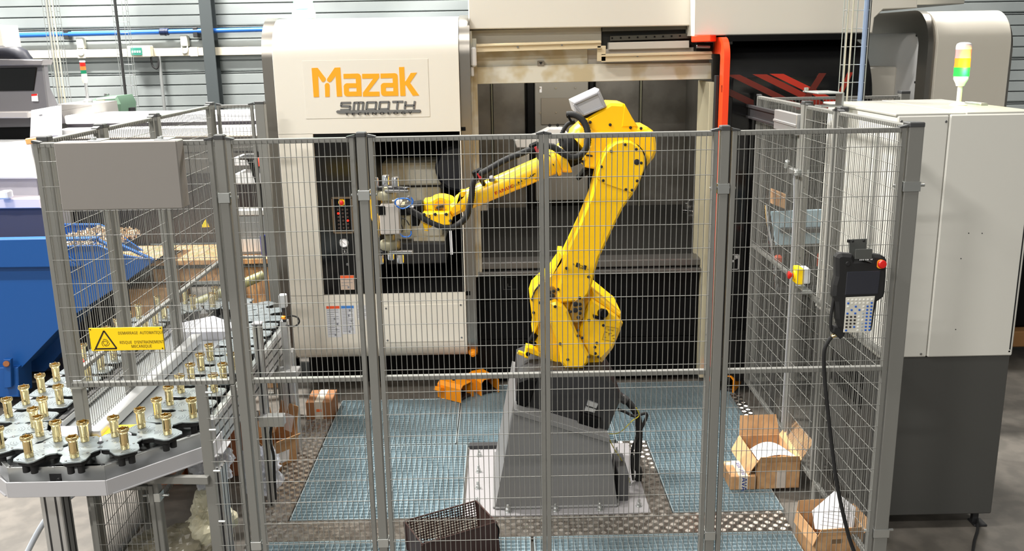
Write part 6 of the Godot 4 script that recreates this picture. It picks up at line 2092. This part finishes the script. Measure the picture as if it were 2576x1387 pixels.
func wire_tray(p: Vector3, y0: float, w: float, label: String, cables: int) -> Node3D:
	var t := thing("wire_tray", label, "cable tray", Vector3(p.x, y0, p.z))
	var m := mb()
	for x in [-0.5, -0.3, 0.1, 0.5]: m.wire(Vector3(p.x + x * w, y0, p.z), Vector3(p.x + x * w, 6.5, p.z), 0.0028)
	for x in [-0.5, 0.5]: m.wire(Vector3(p.x + x * w, y0, p.z + 0.05), Vector3(p.x + x * w, 6.5, p.z + 0.05), 0.0028)
	var y := y0 + 0.03
	while y < 6.5:
		m.wire(Vector3(p.x - w / 2, y, p.z), Vector3(p.x + w / 2, y, p.z), 0.0022)
		for s in [-0.5, 0.5]: m.wire(Vector3(p.x + w * s, y, p.z), Vector3(p.x + w * s, y, p.z + 0.05), 0.0022)
		y += 0.1
	part("wire_basket", m, M.zinc, t, "", true)
	for k in cables:
		var c := mb()
		var x := p.x + w * (-0.35 + 0.22 * k)
		c.cyl(Vector3(x, y0 + 0.01, p.z + 0.012), Vector3(x, 6.5, p.z + 0.012), 0.0055 if cables != 1 else 0.012, 8)
		part("cable", c, mat(c8(196, 192, 176), 0.5) if cables != 1 else M.rubber, t)
	return t

func left_machines():
	# dark hooded machine at the left edge
	var t := thing("grinding_machine", "grey machine with dark glazed hood at the left edge of the hall", "machine", Vector3(-4.2, 0, -7.6))
	var gm := mat(c8(104, 102, 106), 0.5)
	var m := mb()
	m.prism([-4.644, 2.445, -3.435, 2.44, -3.44, 2.077, -3.815, 2.029, -4.718, 2.033], -7.28, -7.2, 0.01)
	m.prism([-7.28, 1.95, -7.6, 1.95, -7.28, 2.42], -5.2, -3.5, 0.003, 0)
	part("hood", m, gm, t)
	m = mb()
	m.prism([-4.527, 2.4, -3.481, 2.397, -3.529, 2.227, -4.557, 2.233], -7.21, -7.19, 0.004)
	part("hood_window", m, M.gloss_black, t)
	m = mb()
	m.prism([-4.607, 2.475, -3.407, 2.454, -3.424, 2.414, -4.616, 2.423], -7.32, -7.15, 0.006)
	part("hood_lid", m, mat(c8(132, 128, 130), 0.5), t)
	m = mb()
	m.prism([-4.782, 2.039, -3.629, 2.025, -3.674, 1.836, -4.817, 1.844], -7.5, -7.3, 0.0)
	part("dark_opening", m, M.black, t)
	m = mb()
	m.prism([-4.644, 2.087, -3.548, 2.076, -3.555, 2.029, -4.653, 2.04], -7.3, -7.1, 0.006)
	part("edge_rail", m, mat(c8(196, 190, 188), 0.35, 0.4), t)
	m = mb()
	m.prism([-4.653, 1.861, -3.555, 1.853, -3.528, 1.576, -4.701, 1.592], -7.6, -7.05, 0.01)
	part("white_front", m, M.white, t)
	m = mb()
	m.prism([-4.747, 1.589, -3.562, 1.579, -3.567, 1.413, -4.774, 1.436], -7.6, -7.12, 0.004)
	part("grey_front", m, mat(c8(170, 168, 178), 0.5), t)
	m = mb()
	m.prism([-4.663, 1.449, -3.476, 1.439, -3.48, 1.366, -4.676, 1.377], -7.6, -6.95, 0.006)
	part("shelf", m, mat(c8(222, 214, 220), 0.4), t)
	m = mb()
	m.prism([-4.707, 1.381, -3.479, 1.37, -3.44, 0.061, -4.951, 0.026], -7.6, -7.0, 0.0)
	part("lower_body", m, mat(c8(66, 64, 78), 0.5), t)
	m = mb()
	m.prism([-3.545, 2.201, -3.503, 2.203, -3.505, 2.147, -3.55, 2.148], -7.2, -7.185, 0.0)
	part("sticker", m, M.paper, t)
	m = mb()
	m.prism([-3.545, 2.201, -3.502, 2.204, -3.503, 2.189, -3.547, 2.187], -7.186, -7.184, 0.0)
	part("sticker_header", m, M.red, t)
	m = mb()
	m.bar(Vector3(-3.751, 1.477, -6.93), Vector3(-3.68, 1.479, -6.93), 0.1, 0.06, 0.01)
	part("white_handle", m, M.white, t)
	m = mb()
	m.tube(even(smooth([Vector3(-4.147, 2.46, -7.6), Vector3(-3.961, 2.513, -7.5), Vector3(-3.836, 2.517, -7.5), Vector3(-3.748, 2.485, -7.5), Vector3(-3.714, 2.424, -7.5)], 8), 0.02), 0.07, 14, 0.006)
	part("extraction_hose", m, mat(c8(24, 26, 38), 0.5), t)
	m = mb()
	m.bar(Vector3(-3.485, 1.872, -6.9), Vector3(-3.402, 1.88, -6.9), 0.05, 0.045, 0.006)
	solo("wooden_block", m, mat(c8(240, 176, 104), 0.6), "orange wooden block at the corner of the white machine front", "block")
	m = mb()
	m.prism([-4.155, 2.693, -3.578, 2.705, -3.573, 2.55, -4.183, 2.526], -7.2, -6.95, 0.01)
	solo("cream_cover", m, M.cream, "cream cover hanging above the dark hose at the left edge", "cover")
	# tilted white control panel
	t = thing("control_cabinet", "tilted white control panel beside the dark hooded machine", "cabinet", Vector3(-3.407, 1.894, -7))
	m = mb()
	m.prism([-3.451, 2.094, -3.249, 2.125, -3.274, 1.902, -3.488, 1.894], -7.02, -6.95, 0.008)
	part("front", m, M.white, t)
	m = mb()
	m.prism([-3.392, 2.061, -3.372, 2.064, -3.373, 2.058, -3.393, 2.055], -6.95, -6.945, 0.0)
	part("nameplate", m, M.grey_paint, t)
	m = mb()
	m.bb(-3.50, 0.9, -7.3, -3.40, 1.95, -7.1, 0.01)
	part("stand", m, M.grey_paint, t)
	# grey cabinet with signal tower
	t = thing("grey_cabinet", "grey sheet metal cabinet carrying the small red and green signal tower", "cabinet", Vector3(-3.42, 0, -7.9))
	m = mb()
	m.prism([-3.559, 2.046, -3.277, 2.088, -3.268, 1.952, -3.541, 1.944], -8.1, -7.6, 0.005)
	m.prism([-3.606, 2.053, -3.552, 2.102, -3.276, 2.097, -3.277, 2.085, -3.56, 2.042], -8.1, -7.6, 0.003)
	part("body", m, mat(c8(150, 146, 142), 0.5), t)
	m = mb()
	m.bb(-3.6, 0.0, -8.1, -3.25, 1.98, -7.65, 0.005)
	part("lower_case", m, mat(c8(120, 118, 116), 0.5), t)
	var s := thing("signal_tower", "small unlit signal tower with red, orange and green lenses behind the grey cabinet", "lamp", Vector3(-3.394, 2.087, -7.8))
	var c: Vector3 = Vector3(-3.394, 2.087, -7.8)
	m = mb()
	m.lathe(c, Vector3.UP, [0.0, 0.0, 0.04, 0.0, 0.036, 0.03, 0.012, 0.045, 0.012, 0.18, 0.0, 0.18], 16)
	part("pole", m, M.alu, s)
	m = mb()
	m.lathe(c + Vector3(-0.004, 0.17, 0), Vector3.UP, [0.0, 0.0, 0.016, 0.0, 0.022, 0.02, 0.022, 0.075, 0.0, 0.075], 16)
	part("socket", m, mat(c8(214, 210, 196), 0.5), s)
	for k in 3:
		m = mb()
		m.lathe(c + Vector3(-0.006, 0.245 + 0.03 * k, 0), Vector3.UP, [0.0, 0.0, 0.022, 0.0, 0.022, 0.029, 0.0, 0.029], 16)
		part("lens", m, mat([c8(20, 110, 80), c8(226, 110, 50), c8(170, 30, 24)][k], 0.3), s)
	m = mb()
	m.cyl(c + Vector3(-0.006, 0.335, 0), c + Vector3(-0.006, 0.35, 0), 0.023, 16, 0.004)
	part("cap", m, M.paper, s)
	# green drill head
	t = thing("drill_press", "old green drill press head with handwheel against the ribbed wall", "drill", Vector3(-3.609, 1.871, -8.6))
	var gr := mat(c8(92, 120, 100), 0.5)
	m = mb()
	m.prism([-3.667, 2.081, -3.628, 2.105, -3.442, 2.116, -3.415, 2.045, -3.43, 1.89, -3.484, 1.884, -3.573, 1.914, -3.639, 2.014, -3.67, 2.029], -8.9, -8.5, 0.02)
	part("head", m, gr, t)
	m = mb()
	m.prism([-3.651, 2.079, -3.544, 2.084, -3.549, 2.049, -3.656, 2.044], -8.5, -8.48, 0.003)
	part("brown_plate", m, mat(c8(150, 110, 70), 0.6), t)
	m = mb()
	m.prism([-3.633, 2.01, -3.569, 2.013, -3.573, 1.978, -3.634, 1.975], -8.5, -8.45, 0.004)
	part("switch_box", m, mat(c8(226, 222, 214), 0.5), t)
	m = mb()
	m.box(Vector3(-3.606, 1.996, -8.44), Vector3(0.024, 0.028, 0.02), 0.003)
	part("red_switch", m, M.red, t)
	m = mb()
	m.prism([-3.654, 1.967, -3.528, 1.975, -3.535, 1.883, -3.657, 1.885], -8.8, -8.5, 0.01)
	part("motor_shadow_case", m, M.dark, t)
	m = mb()
	m.ring(Vector3(-3.545, 1.946, -8.44), Vector3(0, 0, 1), 0.012, 0.022, 0.02, 20)
	m.cyl(Vector3(-3.481, 2.001, -8.44), Vector3(-3.482, 1.92, -8.4), 0.008, 10)
	m.cyl(Vector3(-3.568, 2.117, -8.6), Vector3(-3.566, 2.134, -8.6), 0.02, 12)
	m.cyl(Vector3(-3.589, 2.121, -8.6), Vector3(-3.545, 2.13, -8.6), 0.008, 10)
	part("handwheel", m, M.steel, t)
	m = mb()
	m.cyl(Vector3(-3.44, 0, -8.75), Vector3(-3.44, 2.0, -8.75), 0.06, 18)
	part("column", m, M.dark, t)
	# bar feeder
	t = thing("bar_feeder", "long white bar feeder with dark slot behind the left side fence", "machine", Vector3(-2.6, 0, -7.6))
	var zb := -7.3
	m = mb()
	slab(m, [-3.415, 1.978, -1.754, 1.986], -7.8, zb, 0.01)
	m = mb()
	m.bb(-3.43, 1.955, -7.85, -1.70, 2.02, zb - 0.12, 0.008)
	part("top_cover", m, M.white, t)
	m = mb()
	m.bb(-3.43, 1.925, -7.8, -1.70, 1.955, zb - 0.16, 0.0)
	part("feed_slot", m, mat(c8(50, 44, 52), 0.5), t)
	m = mb()
	m.bb(-3.43, 1.86, -7.8, -1.70, 1.925, zb - 0.02, 0.01)
	part("lower_cover", m, M.white, t)
	m = mb()
	m.bb(-3.43, 1.845, -7.8, -1.70, 1.862, zb, 0.003)
	part("edge_strip", m, M.cream, t)
	m = mb()
	m.bb(-3.42, 1.0, -7.8, -1.70, 1.845, zb - 0.03, 0.004)
	part("front_panel", m, mat(c8(92, 92, 88), 0.5), t)
	m = mb()
	m.bb(-3.42, 1.0, zb - 0.04, -1.70, 1.56, zb - 0.02, 0.002)
	part("dark_front", m, M.dark, t)
	m = mb()
	for x in [-3.2, -2.7, -2.2, -1.85]: m.bb(x, 1.02, zb - 0.031, x + 0.004, 1.82, zb - 0.028, 0.0)
	m.bb(-2.5, 1.72, zb - 0.03, -1.75, 1.726, zb - 0.025, 0.0)
	part("panel_seam", m, M.dark, t)
	m = mb()
	m.bb(-3.3, 0.0, -7.75, -3.0, 1.0, zb - 0.1, 0.004)
	m.bb(-2.2, 0.0, -7.75, -1.8, 1.0, zb - 0.1, 0.004)
	part("stand", m, M.dark, t)
	# black bench things behind the narrow panels
	t = thing("workbench", "dark workbench frame with lit wooden front behind the left fence", "bench", Vector3(-2.1, 0, -6.9))
	m = mb()
	m.bb(-2.95, 0.96, -7.25, -1.66, 1.0, -6.7, 0.004)
	part("top", m, M.wood, t)
	m = mb()
	for q in [[-2.90, -6.74], [-1.70, -6.74], [-2.90, -7.2], [-1.70, -7.2], [-1.98, -6.74]]: m.bb(q[0] - 0.02, 0, q[1] - 0.02, q[0] + 0.02, 0.96, q[1] + 0.02, 0.002)
	m.bb(-2.9, 0.93, -6.76, -1.68, 0.965, -6.72, 0.002)
	part("frame", m, M.dark, t)
	m = mb()
	m.bb(-1.94, 0.62, -6.8, -1.73, 0.93, -6.77, 0.003)
	m.bb(-2.62, 0.82, -6.8, -2.02, 0.955, -6.76, 0.003)
	part("wooden_front", m, M.wood, t)
	for q in [[-2.62, 0.80, 0.3, 0.12, "large brown cardboard box lying under the workbench behind the left fence"], [-2.26, 0.62, 0.22, 0.16, "brown cardboard box under the workbench, right of the larger one"], [-1.83, 0.42, 0.2, 0.2, "worn brown crate under the right end of the workbench"]]:
		m = mb()
		m.bb(q[0] - q[2] / 2, 0.0, -7.1, q[0] + q[2] / 2, q[1], -6.65, 0.004)
		solo("cardboard_box", m, M.card, q[4], "box", "boxes under the workbench")
	m = mb()
	m.cyl(Vector3(-2.75, 0.55, -6.2), Vector3(-1.75, 0.9, -6.6), 0.035, 14)
	solo("olive_pipe", m, mat(c8(150, 148, 100), 0.5), "olive pipe leaning behind the far turn of the conveyor", "pipe")
	m = mb()
	m.bb(-2.1, 1.0, -7.0, -1.68, 1.3, -6.85, 0.006)
	var pr := solo("grey_printer", m, mat(c8(120, 124, 124), 0.5), "grey case standing on the workbench behind the left fence", "case")
	m = mb()
	m.bb(-2.06, 1.3, -6.98, -1.70, 1.34, -6.84, 0.004); m.bb(-2.05, 1.02, -6.851, -1.8, 1.12, -6.845, 0.002)
	part("upper_tray", m, mat(c8(190, 190, 186), 0.5), pr)
	m = mb()
	m.bb(-1.80, 1.0, -6.8, -1.765, 1.16, -6.76, 0.004)
	solo("blue_bottle", m, mat(c8(26, 40, 120), 0.4), "narrow dark blue container on the workbench", "container")
	# black monitor arm with yellow cloth
	t = thing("monitor_arm", "black swivel arm and tray with a yellow cloth above the workbench", "arm", Vector3(-1.865, 1.583, -7))
	m = mb()
	m.bar(Vector3(-1.921, 1.73, -6.9), Vector3(-1.798, 1.728, -6.9), 0.2, 0.02, 0.006)
	m.bar(Vector3(-1.88, 1.715, -6.95), Vector3(-1.824, 1.499, -6.95), 0.025, 0.03, 0.004)
	m.bar(Vector3(-1.78, 1.772, -6.9), Vector3(-1.81, 1.654, -6.9), 0.05, 0.05, 0.006)
	m.bar(Vector3(-1.824, 1.499, -6.95), Vector3(-1.75, 1.0, -6.95), 0.025, 0.03, 0.004)
	part("arm_frame", m, M.black, t)
	m = mb()
	m.prism([-1.807, 1.733, -1.771, 1.78, -1.769, 1.739, -1.794, 1.721], -6.9, -6.88, 0.003)
	part("yellow_cloth", m, mat(c8(200, 196, 40), 0.8), t)
	m = mb()
	m.lathe(Vector3(-1.773, 1.666, -6.85), Vector3.UP, [0.0, 0.0, 0.022, 0.0, 0.022, 0.05, 0.012, 0.065, 0.0, 0.066], 14)
	part("red_can", m, mat(c8(220, 70, 50), 0.4), t)
	m = mb()
	m.bb(-2.0, 1.66, -7.2, -1.68, 1.72, -6.95, 0.006)
	m.bb(-2.0, 1.52, -7.2, -1.68, 1.6, -6.95, 0.006)
	part("white_shelf", m, M.white, t)
	m = mb()
	m = mb()
	m.prism([-2.391, 1.138, -2.324, 1.14, -2.35, 1.201], -7.27, -7.25, 0.002)
	solo("warning_triangle", m, M.signal_yellow, "small yellow warning triangle on the front of the bar feeder", "sign")
	# blue tipping skip
	t = thing("tipping_skip", "blue steel tipping skip filled with metal chips, on castors", "skip", Vector3(-3.1, 0, -6.7))
	var bl: Material = M.blue
	m = mb()
	m.prism([-4.871, 1.194, -2.823, 1.194, -2.679, 1.129, -2.435, 1.081, -2.645, 0.939, -3.084, 0.674, -3.489, 0.295, -5.05, 0.298], -6.37, -6.35, 0.002)
	part("front_wall", m, bl, t)
	m = mb()
	m.prism([-5.363, 1.274, -3.083, 1.212, -2.955, 1.134, -2.753, 0.973, -2.931, 0.818, -3.85, 0.218, -5.567, 0.255], -7.07, -7.05, 0.002)
	part("back_wall", m, bl, t)
	m = mb()
	var e: Array = [Vector3(-2.65, 0.937, -6.36), Vector3(-3.089, 0.671, -6.36), Vector3(-3.495, 0.292, -6.36)]
	for k in 2:
		m.quad(e[k], e[k + 1], e[k + 1] + Vector3(0, 0, -0.7), e[k] + Vector3(0, 0, -0.7))
	m.quad(Vector3(-2.439, 1.079, -6.36), Vector3(-2.65, 0.937, -6.36), Vector3(-2.65, 0.937, -6.36) + Vector3(0, 0, -0.7), Vector3(-2.439, 1.079, -6.36) + Vector3(0, 0, -0.7))
	part("sloping_wall", m, bl, t)
	m = mb()
	m.prism([-4.806, 1.264, -3.124, 1.265, -3.129, 1.195, -2.958, 1.082, -2.947, 1.059, -4.844, 1.075], -6.36, -6.28, 0.006)
	part("rim_beam", m, bl, t)
	m = mb()
	m.bar(Vector3(-4.565, 1.251, -6.32), Vector3(-3.146, 1.249, -6.32), 0.07, 0.014, 0.004)
	m.bar(Vector3(-3.146, 1.249, -6.32), Vector3(-2.8, 1.251, -6.32), 0.06, 0.02, 0.004)
	m.bar(Vector3(-2.81, 1.238, -6.34), Vector3(-2.692, 1.165, -6.34), 0.03, 0.02, 0.004)
	m.bar(Vector3(-2.687, 1.21, -6.34), Vector3(-2.437, 1.084, -6.34), 0.03, 0.018, 0.004)
	m.bar(Vector3(-5.066, 1.25, -7.05), Vector3(-3.092, 1.212, -7.05), 0.03, 0.02, 0.004)
	part("rim", m, bl, t)
	m = mb()
	m.quad(Vector3(-4.638, 1.156, -6.4), Vector3(-2.811, 1.12, -6.4), Vector3(-3.076, 1.078, -7.03), Vector3(-5.077, 1.117, -7.03))
	part("inner_floor", m, bl, t)
	m = mb()
	m.prism([-5.005, 0.346, -3.474, 0.328, -3.498, 0.102, -5.053, 0.105], -6.5, -6.3, 0.006)
	m.prism([-3.546, 0.403, -3.496, 0.402, -3.521, 0.193, -3.573, 0.185], -6.3, -6.26, 0.004)
	part("base_frame", m, bl, t)
	m = mb()
	m.cyl(Vector3(-3.529, 0.37, -6.26), Vector3(-3.518, 0.377, -6.24), 0.022, 14, 0.004)
	part("pivot_bolt", m, mat(c8(150, 96, 60), 0.5, 0.4), t)
	m = mb()
	m.prism([-3.739, 0.157, -3.353, 0.561, -3.278, 0.559, -3.288, 0.371, -3.498, 0.152], -6.9, -6.7, 0.0)
	part("under_frame", m, bl, t)
	for w in [[-3.72, -6.62], [-3.15, -6.95]]:
		m = mb()
		m.cyl(Vector3(w[0], 0.08, w[1] - 0.02), Vector3(w[0], 0.08, w[1] + 0.03), 0.08, 24, 0.008)
		var cm := part("castor", m, M.rubber, t)
		m = mb()
		m.cyl(Vector3(w[0], 0.08, w[1] + 0.03), Vector3(w[0], 0.08, w[1] + 0.034), 0.05, 20)
		m.bar(Vector3(w[0] - 0.05, 0.08, w[1] + 0.045), Vector3(w[0] + 0.02, 0.27, w[1] + 0.045), 0.06, 0.006, 0.001)
		m.bb(w[0] - 0.05, 0.25, w[1] - 0.05, w[0] + 0.06, 0.27, w[1] + 0.06, 0.003)
		part("castor_fork", m, mat(c8(150, 150, 144), 0.4, 0.4), cm)
	var g := RandomNumberGenerator.new()
	g.seed = 4
	m = mb()
	for k in 900:
		var x := g.randf_range(-3.25, -2.75)
		var zc := g.randf_range(-7.0, -6.45)
		var hgt := 1.16 + 0.07 * exp(-pow((x + 2.98) / 0.16, 2.0) - pow((zc + 6.75) / 0.25, 2.0)) + g.randf_range(-0.02, 0.02)
		m.box(Vector3(x, hgt, zc), Vector3(g.randf_range(0.015, 0.05), 0.006, 0.008), 0.0, Basis.from_euler(Vector3(g.randf() * 3, g.randf() * 6, g.randf() * 3)))
	var ch := solo("metal_chips", m, mat(c8(206, 186, 160), 0.3, 0.8), "heap of shiny metal chips in the blue skip", "metal chips")
	ch.set_meta("kind", "stuff")
	# things seen through the right fence
	t = thing("spare_shelf", "dark shelf rack with a lit pale blue panel behind the sliding gate", "shelf", Vector3(2.1, 0, -5.75))
	m = mb()
	m.prism([1.728, 1.434, 2.081, 1.443, 2.101, 1.221, 1.771, 1.212], -5.87, -5.85, 0.002)
	part("blue_panel", m, mat(c8(168, 198, 214), 0.4), t)
	m = mb()
	m.prism([2.058, 1.322, 2.084, 1.321, 2.092, 1.232, 2.069, 1.232], -5.85, -5.847, 0.0)
	part("blue_mark", m, mat(c8(30, 90, 200), 0.5), t)
	m = mb()
	m.bb(1.79, 0.0, -5.9, 1.83, 1.55, -5.86, 0.003); m.bb(2.2, 0.0, -5.9, 2.24, 1.55, -5.86, 0.003); m.bb(1.79, 1.3, -5.9, 2.24, 1.33, -5.80, 0.003); m.bb(1.79, 0.9, -5.9, 2.24, 0.93, -5.8, 0.003)
	part("frame", m, M.dark, t)
	m = mb()
	m.prism([1.716, 1.589, 1.804, 1.552, 1.809, 1.455, 1.721, 1.492], -5.86, -5.8, 0.004)
	solo("wooden_board", m, M.wood, "small pale wooden board behind the sliding gate above the blue panel", "board")
	m = mb()
	m.box(Vector3(1.776, 1.133, -5.8), Vector3(0.05, 0.05, 0.05), 0.012)
	m.box(Vector3(2.044, 1.12, -5.8), Vector3(0.03, 0.09, 0.04), 0.008)
	solo("red_cap", m, mat(c8(190, 70, 36), 0.5), "small red cap behind the sliding gate under the blue panel", "cap")
	m = mb()
	m.tube(smooth([Vector3(1.653, 1.502, -5.72), Vector3(1.668, 1.39, -5.72), Vector3(1.701, 1.236, -5.72), Vector3(1.728, 1.106, -5.72), Vector3(1.754, 0.948, -5.72)], 8), 0.012, 8, 0.003)
	solo("spiral_cable", m, M.chrome, "shiny spiral cable hanging behind the sliding gate", "cable")
	# far right corner
	m = mb()
	m.bb(3.75, 0.25, -7.6, 5.4, 1.7, -7.0, 0.02)
	solo("dark_crate", m, M.black, "black covered stack in the far right corner behind the electrical cabinet", "stack")
	m = mb()
	m.bb(3.7, 0.12, -7.5, 5.2, 0.25, -6.9, 0.01)
	solo("wooden_pallet", m, mat(c8(150, 108, 64), 0.8), "brown wooden pallet under the black covered stack", "pallet")
	m = mb()
	m.cyl(Vector3(3.02, 0.05, -5.9), Vector3(3.06, 0.05, -5.9), 0.05, 18, 0.004)
	m.bb(2.98, 0.09, -5.94, 3.12, 0.12, -5.86, 0.004)
	solo("trolley_castor", m, mat(c8(150, 156, 154), 0.4, 0.4), "pale castor on the floor behind the electrical cabinet", "castor")
